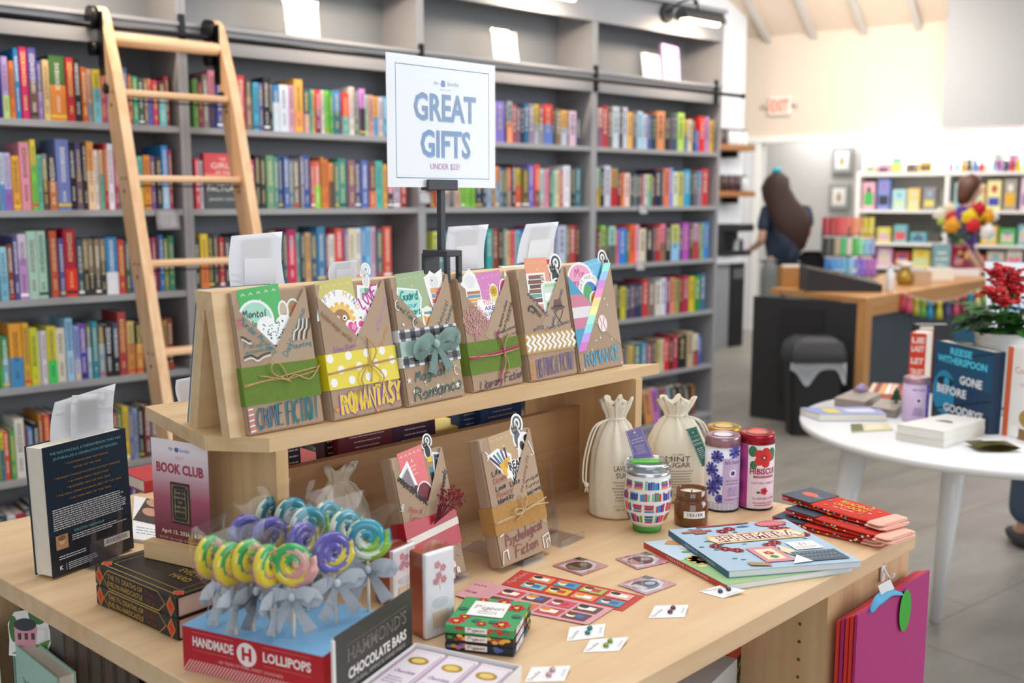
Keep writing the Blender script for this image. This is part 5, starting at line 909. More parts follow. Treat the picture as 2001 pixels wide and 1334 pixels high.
# --- stack of two black and gold paperbacks, wooden sign block on top
A_ = at(190, 1180, ZT); B_ = at(348, 1253, ZT); L = (B_-A_).length; ang = math.atan2((B_-A_).y, (B_-A_).x); BH = .0325; CV = paint('1d1d1f', .4); GOLD = paint('cfa548', .45)
for k, lab in ((0, 'lower of two black and gold paperbacks stacked at the table corner'), (1, 'upper of two black and gold paperbacks, with the wooden sign block on it')):
    t = block_book('paperback_book', lab, (A_.x, A_.y, ZT+k*BH), L, .142, BH-.0004, ang, CV, paint('d8bfae', .8, var=.05), group='black and gold paperbacks'); h = BH-.0004
    a = Art(front(0), .0003); m = h/2; a.line(GOLD, [(L*.17, h*.95), (L*.79, h*.95), (L*.87, m), (L*.79, h*.05), (L*.17, h*.05), (L*.1, m)], .0012, True)
    for u_ in (.055, .935): a.poly('d0402a', [(L*(u_-.045), m), (L*u_, h*.93), (L*(u_+.045), m), (L*u_, h*.07)]); a.line(GOLD, [(L*(u_-.045), m), (L*u_, h*.95), (L*(u_+.045), m), (L*u_, h*.05)], .0011, True); a.line('2a1a14', [(L*(u_-.012), h*.62), (L*(u_+.012), h*.4)], .0012)
    a.text(GOLD, 'THE 7½ DEATHS OF', L*.385, h*.56, h*.24, wid=L*.44); a.text(GOLD, 'EVELYN HARDCASTLE', L*.385, h*.2, h*.24, wid=L*.44); a.text('8a3030', 'STUART', L*.7, h*.56, h*.2, wid=L*.12); a.text('8a3030', 'TURTON', L*.7, h*.22, h*.2, wid=L*.12); a.done('spine_print', t)
    if k:
        D_ = .142; a = Art(planar((0, 0, h), (1, 0, 0), (0, 1, 0)), .0003); a.border(GOLD, L*.03, D_*.05, L*.97, D_*.96, .0012); a.border(GOLD, L*.1, D_*.14, L*.9, D_*.86, .001)
        for u_ in (0, 1):
            for v_ in (0, 1): uu = L*(.06 if u_ == 0 else .94); vv = D_*(.09 if v_ == 0 else .91); a.poly('d0402a', [(uu-L*.05, vv), (uu, vv+D_*.06), (uu+L*.05, vv), (uu, vv-D_*.06)]); a.line(GOLD, [(uu-L*.05, vv), (uu, vv+D_*.06), (uu+L*.05, vv), (uu, vv-D_*.06)], .001, True)
        for i, s_ in enumerate(('HARD', 'EVELYN', 'OF', 'DEATHS')): a.text(GOLD, s_, L*.72, D_*(.3+.14*i), .012, rot=math.pi/2*0)
        a.done('cover_print', t)
ZB = ZT+2*BH; PN = wood('e2bf8f', 'd0a874', 'x', .6, 1.2)
A_ = at(282, 1089, ZB); B_ = at(416, 1119, ZB); ux = (B_-A_).normalized(); w = (B_-A_).length*1.0; nin = V((-ux.y, ux.x, 0)); hb = up_to(282, 1056, A_).z-ZB
t = thing('wooden_sign_block', 'pale wooden block holding the BOOK CLUB sign', 'sign holder', M=frame(A_, ux, ZU)); b = MB(); b.box(PN, (0, 0, .0005), (w, .02, hb)); b.box(PN, (0, .0255, .0005), (w, .046, hb)); b.box(PN, (0, .02, .0005), (w, .0255, hb*.5)); b.obj('block', t)
zb = ZB+hb*.5+.0005; P0 = A_+nin*.0215; c0 = on(303, 1050, P0, nin); c1 = on(414, 1080, P0, nin); w = (c1-c0).dot(ux); h = up_to(301, 853, c0).z-zb
t = thing('book_club_sign', 'pink gradient BOOK CLUB sign in clear acrylic on the wooden block', 'sign', M=frame((c0.x, c0.y, zb), ux, ZU))
def gradient(c1, c2, z0, z1, key):
    m, tt, bb = base('print_'+key); tc = tt.nodes.new('ShaderNodeTexCoord'); sx = tt.nodes.new('ShaderNodeSeparateXYZ'); mr = tt.nodes.new('ShaderNodeMapRange'); mr.inputs[1].default_value = z0; mr.inputs[2].default_value = z1; r = tt.nodes.new('ShaderNodeValToRGB')
    r.color_ramp.elements[0].color = lin(c1); r.color_ramp.elements[1].color = lin(c2); e = r.color_ramp.elements.new(.45); e.color = lin('b8586f'); tt.links.new(tc.outputs['Object'], sx.inputs[0]); tt.links.new(sx.outputs[2], mr.inputs[0]); tt.links.new(mr.outputs[0], r.inputs[0]); tt.links.new(r.outputs[0], bb.inputs['Base Color']); bb.inputs['Roughness'].default_value = .45; return m
b = MB(); b.box(gradient('6d1a2c', 'f2e8ec', h*.12, h*.9, 'rose'), (.001, .0003, .001), (w-.001, .0012, h-.001)); b.obj('paper_insert', t); b = MB(); b.box(clear('ffffff', .004, .03, 'acrylic'), (0, -.0012, 0), (w, 0, h)); b.box(clear('ffffff', .004, .03, 'acrylic'), (0, .0014, 0), (w, .0026, h)); b.obj('acrylic_sleeve', t)
a = Art(front(.0002), .0003); a.text('6a84b0', 'tbr', w*.36, h*.905, h*.035); a.disc('3f64a0', w*.46, h*.915, w*.035, h*.022); a.text('6a84b0', 'books', w*.6, h*.9, h*.035); a.text('e8c0b8', 'April', w*.5, h*.83, h*.035, shear=.3); a.text('a82a42', 'BOOK CLUB', w*.5, h*.7, h*.085, wid=w*.82, bold=.03)
a.rect('2c2a28', w*.32, h*.24, w*.66, h*.62); a.border('a88a5a', w*.35, h*.265, w*.63, h*.595, .0011); a.border('a88a5a', w*.4, h*.3, w*.58, h*.56, .0008)
for i, s_ in enumerate(('THE 7½', 'DEATHS', 'OF', 'EVELYN', 'HARDCASTLE')): a.text('c9b284', s_, w*.49, h*(.515-.042*i), h*.022, wid=w*(.08 if s_ == 'OF' else .2))
for u_ in (.36, .62):
    for v_ in (.275, .585): a.disc('b04a44', w*u_, h*v_, w*.025)
a.text('f0dcb8', 'April 15, 2026 | 6:30', w*.5, h*.145, h*.036, wid=w*.72, bold=.02); a.text('d8a0a0', 'RSVP through the calendar', w*.5, h*.085, h*.026, wid=w*.78); a.done('lettering', t)
# --- magazine and small book behind
def lying(px, z, th, colr, name, label, cat, pages=None, art=None):     # quad of pixels BL BR TR TL on the height z of its top
    c = [at(x, y, z) for x, y in px]; t = thing(name, label, cat, (c[0].x, c[0].y, z-th)); o = V((c[0].x, c[0].y, z-th)); c = [q-o for q in c]
    b = MB()
    if pages: flat(b, colr, c, .0012); flat(b, colr, [q-V((0, 0, th-.0012)) for q in c], .0012); b.obj('cover', t); b = MB(); k = .985; m_ = sum(c, V())/4; flat(b, pages, [m_+(q-m_)*k-V((0, 0, .0012)) for q in c], th-.0024); b.obj('page_block', t)
    else: flat(b, colr, c, th); b.obj('sheet', t)
    if art: a, w, h = artq(c); art(a, w, h); a.done('print', t)
    return t
def hairart(a, w, h): a.rect('f0eeee', 0, 0, w, h*.36); a.poly('3a3030', [(0, h*.4), (w, h*.36), (w, h), (w*.3, h)]); a.disc('c08f74', w*.42, h*.66, w*.2, h*.1); a.disc('c08f74', w*.5, h*.9, w*.2, h*.1); a.lines('9aa0a8', w*.1, w*.9, h*.25, h*.06, 3, h*.02, .3, 2)
lying(((258, 1052), (330, 1062), (345, 985), (262, 968)), ZT+.006, .0055, 'e8e6e6', 'magazine', 'magazine with a dark haired photo between the navy paperback and the pink sign', 'magazine', None, hairart)
u_, w_ = ta(292, 962); block_book('lying_book', 'red book with cream pages lying behind the pink sign', tp(u_-.01, w_, ZT), .16, .12, .028, TANG, 'b83038')
# --- lollipops in their red carton
A_ = at(357, 1307, ZT); ztop = up_to(355, 1221, A_).z; c0 = at(355, 1221, ztop); c1 = at(631, 1283, ztop); ux = (c1-c0).normalized(); w = (c1-c0).length; hb = ztop-ZT; nin = V((-ux.y, ux.x, 0)); dB = .15
t = thing('lollipop_box', 'red carton lettered HANDMADE LOLLIPOPS with a blue top', 'box', M=frame((c0.x, c0.y, ZT+.0004), ux, ZU)); b = MB(); b.box(paint('b81a2c', .4, var=.03), (0, 0, 0), (w, dB, hb-.001), .001); b.obj('carton', t)
b = MB(); b.box(paint('7fb6e0', .45, var=.02), (.0006, .0006, hb-.001), (w-.0006, dB-.0006, hb), 0); b.obj('blue_top', t)
a = Art(front(0), .0003); WH = 'efe6e4'
for i in range(46):
    x0 = w*i/46; a.faces('e3b0b0', [(x0, 0), (x0+w/92, 0), (min(w, x0+w/92+.012), hb*.27), (min(w, x0+.012), hb*.27)], [(0, 1, 2, 3)])
a.lay(); a.text(WH, 'HANDMADE', w*.23, hb*.60, hb*.2, wid=w*.30, bold=.035); a.text(WH, 'LOLLIPOPS', w*.755, hb*.60, hb*.2, wid=w*.33, bold=.035); a.disc(WH, w*.475, hb*.66, hb*.26); a.text('b81a2c', 'H', w*.475, hb*.54, hb*.26, bold=.05)
for u0_, u1_ in ((.08, .38), (.59, .92)):
    for v_ in (.9, .5): a.rect('d8787c', w*u0_, hb*v_, w*u1_, hb*(v_+.012))
a.text('e8b8b8', '100 YEARS OF PURE, SWEET GOODNESS', w*.5, hb*.33, hb*.07, wid=w*.46); a.done('lettering', t)
BOXI = frame((c0.x, c0.y, ZT), ux, ZU).inverted()
def candy(cols):
    b = MB(); ms = [b.mi(paint(c, .22, var=.03, coat=.4)) for c in cols]; n = 12; N = 96; r0 = .0080; vs = []; prev = 0
    for i in range(N+1):
        th = 2*math.pi*2.25*i/N; R_ = .0034+.0127*th/(2*math.pi)*.84; r = r0*(1 if 3 < i < N-3 else .6)
        cx, cz = R_*math.cos(th-1.2), R_*math.sin(th-1.2)
        for k in range(n): q = 2*math.pi*k/n; e = r*math.cos(q); vs.append(((cx+e*math.cos(th-1.2)), r*.95*math.sin(q), cz+e*math.sin(th-1.2)))
    bv = [b.bm.verts.new(v) for v in vs]
    for i in range(N):
        for k in range(n):
            f = b.bm.faces.new([bv[i*n+k], bv[i*n+(k+1) % n], bv[(i+1)*n+(k+1) % n], bv[(i+1)*n+k]]); f.smooth = True; f.material_index = ms[int(((k+i*.25)/n*len(cols))) % len(cols)]
    for e in (0, N): f = b.bm.faces.new([bv[e*n+k] for k in range(n)])
    return b
GRB = paint('c3ccd6', .45, var=.04)
def bow_mesh(b, m, k, c=(0, 0, 0)):
    c = V(c)
    def strip(pts, wd):
        P_ = smooth(pts, 4); g = []
        for i, q in enumerate(P_):
            d = V(P_[min(i+1, len(P_)-1)])-V(P_[max(i-1, 0)]); n = V((-d.z, 0, d.x)); n = n.normalized() if n.length > 1e-6 else V((0, 0, 1)); w_ = wd(i/(len(P_)-1)); g.append([c+V(q)-n*w_, c+V(q)+n*w_])
        b.sheet(m, g, .0003)
    for sx, dz in ((-1, -.05), (1, .05)): strip([(0, 0, 0), (sx*k*.55, -.008, k*.2+dz*k), (sx*k, -.006, dz*k-.02*k), (sx*k*.55, .001, -k*.18+dz*k), (0, 0, 0)], lambda q: k*(.12+.22*math.sin(math.pi*q)))
    for sx in (-.5, .55): strip([(0, -.002, 0), (sx*k*.6, -.007, -k*.5), (sx*k*1.5, -.006, -k*1.35)], lambda q: k*(.1+.2*q))
    b.ball(m, c+V((0, -.003, 0)), k*.16, (1, .8, 1.2), 8)
FILM = clear('ffffff', .012, .06, 'film')
def lolly_master(name, label, cols, group):
    t = thing(name, label, 'lollipop', group=group); candy(cols).obj('candy', t)                # origin at the candy's centre
    b = MB(); b.cyl(paint('e6d6bd', .6), (0, 0, -.124), (0, 0, -.02), .0024, n=8); b.obj('stick', t)
    b = MB(); bow_mesh(b, GRB, .032, (0, -.005, -.042)); b.obj('bow', t)
    b = MB(); n = 8
    for sy in (-1, 1):
        g = []
        for i in range(n+1):
            q = i/n; z = -.042+.088*q; hw = .006+.034*min(1, q*2.2)**.7; g.append([(-hw+2*hw*j/n, sy*(.0098*math.sin(math.pi*j/n)**.5*math.sin(math.pi*min(1, .12+q*.9))**.6), z) for j in range(n+1)])
        b.sheet(FILM, g)
        b.sheet(FILM, [[(-.006-.012*q+(2*(.006+.012*q))*j/6, sy*(.003+.010*q)*math.sin(math.pi*j/6), -.042-.045*q+.004*math.sin(j*2.1)*q) for j in range(7)] for q in (0, .35, .7, 1)])
    b.obj('cellophane', t); return t
LK = {'p': (['3fae62', 'e6cf3c', 'dc9c9a', 'e8b6aa'], 'pink, green and yellow swirl lollipop'), 'v': (['5a52a8', '6f66b8', 'd8c848', '5a52a8'], 'purple and yellow swirl lollipop'), 'b': (['2196b0', 'e4ecd8', '8fc23a', '2a9fb0'], 'blue, green and white swirl lollipop')}
MST = {}; zcan = up_to(573, 1100, at(573, 1240, ztop)).z
LOL = [('p', 412, 1084, 68, 'at the left end of the front row'), ('p', 451, 1098, 62, 'second from the left end of the front row'), ('p', 487, 1092, 56, 'third along the front row'), ('p', 524, 1102, 70, 'turned edge on beside the frontmost one'), ('p', 573, 1100, -6, 'facing forward at the front of the carton'),
       ('v', 482, 1040, 50, 'behind the pink ones on the left'), ('v', 530, 1046, 42, 'behind the pink ones, second purple from the left'), ('v', 592, 1055, 60, 'behind the frontmost pink one'), ('v', 650, 1076, 38, 'at the right, in front of the blue ones'),
       ('b', 532, 1004, 52, 'rearmost on the left'), ('b', 572, 1006, 40, 'rearmost, second from the left'), ('b', 604, 1024, 36, 'in the middle of the blue row'), ('b', 640, 1012, 58, 'edge on in the blue row, under the small sack'), ('b', 676, 1030, 50, 'behind the blue one on the far right'), ('b', 718, 1050, 6, 'facing forward at the right end')]
for k, px, py, rot, where in LOL:
    z = zcan+(.006 if k == 'b' else .003 if k == 'v' else 0); p = at(px, py, z)
    lab = LK[k][1]+', '+where
    if k not in MST: MST[k] = o = lolly_master('lollipop', lab, LK[k][0], 'swirl lollipops in the red carton')
    else: o = dup(MST[k]); o['label'] = lab
    o.location = p; o.rotation_euler = (math.radians(-3), 0, math.radians(rot)+math.atan2(RT.y, RT.x))
# --- header card and chocolate bars
z0 = ZT+.022; C0 = at(812, 1256, z0); C1 = at(1019, 1301, z0); C2 = at(690, 1334, z0); ux = (C1-C0).normalized(); dv = (C2-C0); dv = (dv-ux*dv.dot(ux)).normalized(); w = (C1-C0).length; Ld = .19; uy = -dv
t = thing('chocolate_box', 'open white carton of chocolate bars with a dark HAMMONDS header card', 'box', M=frame((C0+dv*Ld).to_tuple()[:2]+(ZT+.0004,), ux, ZU)); CW = paint('e9e6e6', .5)
b = MB(); b.box(CW, (0, 0, 0), (w, Ld, .003)); b.box(CW, (0, 0, .003), (.0015, Ld, .022)); b.box(CW, (w-.0015, 0, .003), (w, Ld, .022)); b.box(CW, (.0015, Ld-.0015, .003), (w-.0015, Ld, .022)); b.obj('tray', t)
hc = up_to(801, 1147, C0+V((0, 0, 0))).z-ZT; b = MB(); b.box(paint('35332f', .45), (-.004, .01, 0), (-.0025, Ld-.004, hc), .0); b.box(CW, (-.0055, .01, 0), (-.004, Ld-.004, hc-.002)); b.box(CW, (-.0055, .006, 0), (-.002, .01, hc-.004)); b.obj('header_card', t)
a = Art(planar((-.0025, .012, 0), (0, 1, 0), (0, 0, 1)), .0003); hw = Ld-.018; a.text('8a857c', "HAMMOND'S", hw*.53, hc*.58, hc*.17, wid=hw*.78, bold=.01); a.text('35332f', "HAMMOND'S", hw*.53, hc*.592, hc*.15, wid=hw*.76, bold=-.015); a.text('e6e2da', 'CHOCOLATE BARS', hw*.53, hc*.36, hc*.13, wid=hw*.78, bold=.03); a.text('b8b2a8', 'NATURAL, SIMPLE & HAND MADE', hw*.53, hc*.26, hc*.05, wid=hw*.74); a.rect('77736a', hw*.12, hc*.8, hw*.94, hc*.808)
for i in range(24): a.rect('a83a30', hw*(.02+.04*i), hc*.03, hw*(.035+.04*i), hc*.055, lay=False)
a.done('lettering', t)
bw = (w-.012)/3
for k in range(3):
    M = frame((C0+dv*(Ld-.002)+ux*(.004+bw*k+.001*k)).to_tuple()[:2]+(ZT+.0045,), ux, ZU); o = thing('chocolate_bar', ['wrapped chocolate bar next to the dark header card', 'middle one of the three wrapped chocolate bars', 'wrapped chocolate bar on the right side of the carton'][k], 'chocolate bar', M=M, group='white chocolate bars in the carton')
    b = MB(); b.box(paint('e8dfe6', .4), (0, 0, 0), (bw-.001, Ld-.008, .0145), .004); b.obj('wrapper', o); a = Art(planar((0, 0, .0145), (1, 0, 0), (0, 1, 0)), .0002); a.border('c9a0c0', bw*.06, .008, bw*.93, Ld-.016, .0012); a.disc(paint('c9a23c', .3, .6), bw*.5, Ld*.78, bw*.3, bw*.22); a.disc('e0c468', bw*.5, Ld*.78, bw*.2, bw*.14); a.hand('9a6ab0', 'Chocolate', bw*.5, Ld*.58, .008, wid=bw*.6, pen=.0008); a.lines('b090b8', bw*.2, bw*.8, Ld*.5, .007, 3, .002, .3, k); a.done('print', o)
# --- two copper and white tins in clear wrap
for A0, A1, Ab, ty, lab in (((834, 1252), (873, 1237), (801, 1240), 1084, 'copper sided tin with white lid in clear wrap, nearer the front'), ((770, 1186), (802, 1170), (742, 1172), 1077, 'copper sided tin with white lid behind the nearer tin')):
    P = at(*A0, ZT); Q = at(*A1, ZT); ux = (Q-P).normalized(); nin = V((-ux.y, ux.x, 0)); w = (Q-P).length; w = max(w, .052); d = .03; h = solve_up(P, ZU, ty)-.002
    t = thing('tin_box', lab, 'tin', M=frame(P+V((0, 0, .0008)), ux, ZU), group='copper and white tins')
    b = MB(); b.box(paint('a8593f', .35, .35), (0, .006, 0), (w, .04, h), .006); b.obj('tin_body', t); b = MB(); b.box(paint('e3e4ea', .35), (-.001, 0, -.0), (w+.001, .009, h+.001), .004); b.obj('tin_lid', t)
    a = Art(front(0), .0003); a.line('c87a88', smooth([(w*.5, h*.55), (w*.45, h*.68), (w*.55, h*.8), (w*.4, h*.88)]), .0008)
    for u_, v_ in ((.4, .85), (.6, .8), (.45, .72), (.62, .66), (.35, .66)): a.flower('cf8a98', w*u_, h*v_, w*.11, 5)
    a.disc('cfd2d6', w*.5, h*.4, w*.28, h*.06); a.rect('d8c2a8', w*.22, h*.1, w*.78, h*.3); a.done('print', t)
    b = MB(); b.box(clear('ffffff', .04, .1, 'wrap'), (-.0025, -.0015, -.0006), (w+.0025, .042, h+.003), .003); b.raw(clear('ffffff', .1, .1, 'wrapf'), [(0, .02, h+.003), (w, .02, h+.003), (w*.8, .03, h+.014), (w*.25, .014, h+.012)], [(0, 1, 2, 3)]); b.obj('clear_wrap', t)
# --- three little patterned boxes
zt3 = up_to(869, 1219, at(871, 1270, ZT)).z; hh = (zt3-ZT)/3; F0 = at(869, 1219, zt3); F1 = at(1004, 1233, zt3); K1 = at(1073, 1180, zt3); ux = (F1-F0).normalized(); nin = V((-ux.y, ux.x, 0)); w = (F1-F0).length; d = max((K1-F1).dot(nin), .05)
for k in range(3):
    bg = ['23283a', '2a2630', '3fa060'][k]; t = thing('soap_box', ['bottom dark patterned box under two others', 'middle dark fruit patterned box of the little stack', 'top green box with red flowers lettered on a white panel'][k], 'box', M=frame((F0.x, F0.y, ZT+.0004+k*hh), ux, ZU), group='three little patterned boxes')
    b = MB(); b.box(bg, (.001, .001, 0), (w-.001, d-.001, hh*.5)); b.obj('box_base', t); b = MB(); b.box(bg, (0, 0, hh*.3), (w, d, hh-.0005), .0008); b.obj('lid', t); rg = random.Random(k+4)
    a = Art(front(0), .0003); cl = [['d8a02a', '3a8a4a', '5a6ab0', 'c87ab0'], ['c83040', 'e8b840', '4a8a3a', '7a4a2a'], ['c8202e', 'd83a40', 'e0c838', '2f8a58']][k]
    for i in range(16): a.disc(rg.choice(cl), rg.uniform(.06, .94)*w, hh*rg.uniform(.42, .85), w*.045, hh*.2, lay=True)
    a.rect('f4f0ee', w*.3, hh*.32, w*.62, hh*.95); a.hand('26262a', 'Pigeon', w*.46, hh*.5, hh*.34, wid=w*.24, pen=.0007); a.done('side_print', t)
    a = Art(planar((w, 0, 0), (0, 1, 0), (0, 0, 1)), .0003)
    for i in range(16): a.disc(rg.choice(cl), rg.uniform(.05, .95)*d, hh*rg.uniform(.42, .85), d*.05, hh*.2, lay=True)
    a.rect('efeef4', d*.1, hh*.3, d*.5, hh*.97); a.border('3a3a4a', d*.4, hh*.5, d*.46, hh*.8, .0006); a.lines('5a5a6a', d*.14, d*.34, hh*.75, hh*.18, 2, hh*.07); a.done('side_print', t)
    if k == 2:
        a = Art(planar((0, 0, hh-.0005), (1, 0, 0), (0, 1, 0)), .0002)
        for u_, v_, r_ in ((.12, .15, .16), (.2, .3, .12), (.78, .16, .17), (.85, .75, .16), (.62, .9, .14), (.3, .9, .1), (.5, .12, .1)): a.flower('c8202e', w*u_, d*v_, w*r_*.8, 5, 'e0c838'); 
        for u_, v_ in ((.4, .2), (.65, .2), (.1, .55), (.92, .45)): a.disc('2f6a5a', w*u_, d*v_, w*.07, d*.05)
        a.poly('f6f3f1', [(w*.2, d*.35), (w*.74, d*.35), (w*.74, d*.85), (w*.2, d*.85)]); a.hand('26303a', 'Pigeon', w*.47, d*.58, d*.13, wid=w*.42, pen=.0012); a.lines('8a9096', w*.32, w*.64, d*.5, d*.06, 2, d*.02, .2, 1, 'c'); a.done('lid_print', t)
# --- flat cards
def kids(a, w, h, bg, cols, n):
    r = random.Random(n)
    for i in range(n):
        for j in range(2): x0 = w*(.14+.84*i/n); x1 = w*(.14+.84*(i+.86)/n); y0 = h*(.1+.44*j); a.rect(cols[(i+j*2) % len(cols)], x0, y0, x1, y0+h*.34); a.disc('f0e0d0', x0+(x1-x0)*.3, y0+h*.2, h*.13, h*.12); a.disc(['6a3a28', '2a2a2e', 'd8903a'][(i+j) % 3], x0+(x1-x0)*.26, y0+h*.25, h*.12, h*.08); a.rect(['3a6ab0', 'f4f0e8', 'c83a4a'][(i*2+j) % 3], x0+(x1-x0)*.45, y0+h*.1, x0+(x1-x0)*.8, y0+h*.26)
def redsheet(a, w, h): a.hand('f0b8b0', 'Page Markers', w*.07, h*.5, h*.14, rot=1.45, wid=h*.7, pen=.0007); kids(a, w, h, 0, ['7fc0b8', 'e0b83a', 'e08a5a', '4a9ab0', 'a8b85a', 'e8a8a0'], 4)
lying(((980, 1141), (1217, 1193), (1259, 1164), (1018, 1113)), ZT+.0012, .0008, paint('c93a34', .35), 'bookmark_sheet', 'red sheet of magnetic bookmarks with little figures', 'bookmark sheet', None, redsheet)
lying(((905, 1172), (1148, 1220), (1198, 1188), (965, 1140)), ZT+.0022, .0008, paint('e0a4ac', .35), 'bookmark_sheet', 'pink sheet of magnetic bookmarks half under the little boxes', 'bookmark sheet', None, lambda a, w, h: kids(a, w, h, 0, ['6a4a44', 'd8784a', 'c84a4a', '6a4038', 'd0506a'], 4))
lying(((889, 1162), (920, 1171), (967, 1139), (933, 1133)), ZT+.0030, .0007, paint('e3aab0', .35), 'bookmark_card', 'small pink bookmark card with script behind the little boxes', 'bookmark card', None, lambda a, w, h: (a.hand('8a3a44', 'Cat Lady', w*.5, h*.3, h*.12, wid=w*.7, pen=.0007), [a.heart('c84a44', w*x, h*.75, w*.08) for x in (.2, .4, .6, .8)]))
def portrait(c): return lambda a, w, h: (a.poly('f2eeee', [(w*.12, h*.1), (w*.9, h*.06), (w*.93, h*.55), (w*.7, h*.9), (w*.35, h*.95), (w*.14, h*.6)]), a.disc('39363c', w*.5, h*.45, w*.33, h*.36), a.disc(c, w*.5, h*.62, w*.12, h*.13), a.rect(c, w*.3, h*.14, w*.72, h*.34), a.rect('2a2830', 0, h*.8, w*.3, h))
def film_card(px, z, label, art, colr=paint('df9aa6', .35)):
    t = lying(px, z, .0012, colr, 'sticker_card', label, 'sticker card', None, art); t['group'] = 'pink sticker cards in clear sleeves'; c = [at(x, y, z+.0008) for x, y in px]; m_ = sum(c, V())/4; o = V(t.location); b = MB(); flat(b, clear('ffffff', .08, .1, 'sleeve'), [m_+(q-m_)*1.07-o for q in c], .0002); b.obj('clear_sleeve', t)
film_card(((1080, 1104), (1137, 1123), (1188, 1104), (1132, 1088)), ZT+.0022, 'pink sticker card with brown figures, next to the Psychological Fiction parcel', portrait('a8826a'))
film_card(((1203, 1091), (1246, 1111), (1309, 1096), (1262, 1078)), ZT+.0022, 'pink sticker card with a dark robed figure, below the tumbler', portrait('d8a890'))
film_card(((1207, 1141), (1263, 1161), (1322, 1140), (1262, 1124)), ZT+.0022, 'pink sticker card with a pale portrait, in front of the cat books', portrait('e8dce0'))
def earring(px, lift, col_, label):
    z = ZT+lift; c = [at(px[0][0], px[0][1], ZT+.001), at(px[1][0], px[1][1], ZT+.001), at(px[2][0], px[2][1], z), at(px[3][0], px[3][1], z)]; o = V((c[0].x, c[0].y, ZT)); t = thing('earring_card', label, 'earrings', o, group='white cards of stud earrings'); c = [q-o for q in c]; b = MB(); flat(b, paint('f0eeee', .5, var=.01), c, .0006); b.obj('card', t)
    a, w, h = artq(c); a.hand('8a8088', 'Doodle', w*.22, h*.35, h*.16, rot=1.2, wid=h*.6, pen=.0006); a.lines('b8c4d4', w*.86, w*.94, h*.7, h*.1, 5, h*.05); a.done('print', t); f = quadmap(c)
    for v_ in (.38, .7):
        b = MB(); p = f(.56+.12*(v_-.5), v_, .002); b.ball(paint(col_, .25, .3), p, .0042, (1, 1, .6), 8); b.ball(paint(col_, .25, .3), p+V((.003, .002, .0005)), .0026, (1, 1, .6), 6); b.obj('stud_earring', t)
    b = MB(); p = f(.56, .9, -.0006); b.cyl('b8b8bc', p, (p.x, p.y, .0005), .0006, n=6); b.obj('prop', t)
earring(((1365, 1155), (1412, 1168), (1457, 1153), (1410, 1142)), .006, '4a4654', 'white earring card with dark grey studs, nearest the cat books'); earring(((1267, 1207), (1338, 1205), (1345, 1181), (1280, 1183)), .006, '6a3f4a', 'white earring card with plum studs, in the middle of the bare tabletop')
earring(((1107, 1252), (1179, 1244), (1183, 1218), (1113, 1225)), .006, '2f7a7a', 'white earring card with teal studs, behind the green ones'); earring(((1139, 1274), (1210, 1271), (1228, 1244), (1154, 1249)), .006, '7f9a3a', 'white earring card with green studs, in front of the teal ones'); earring(((1025, 1332), (1103, 1330), (1115, 1300), (1039, 1303)), .006, 'c09aa0', 'white earring card with pale pink studs, at the front by the chocolate bars')
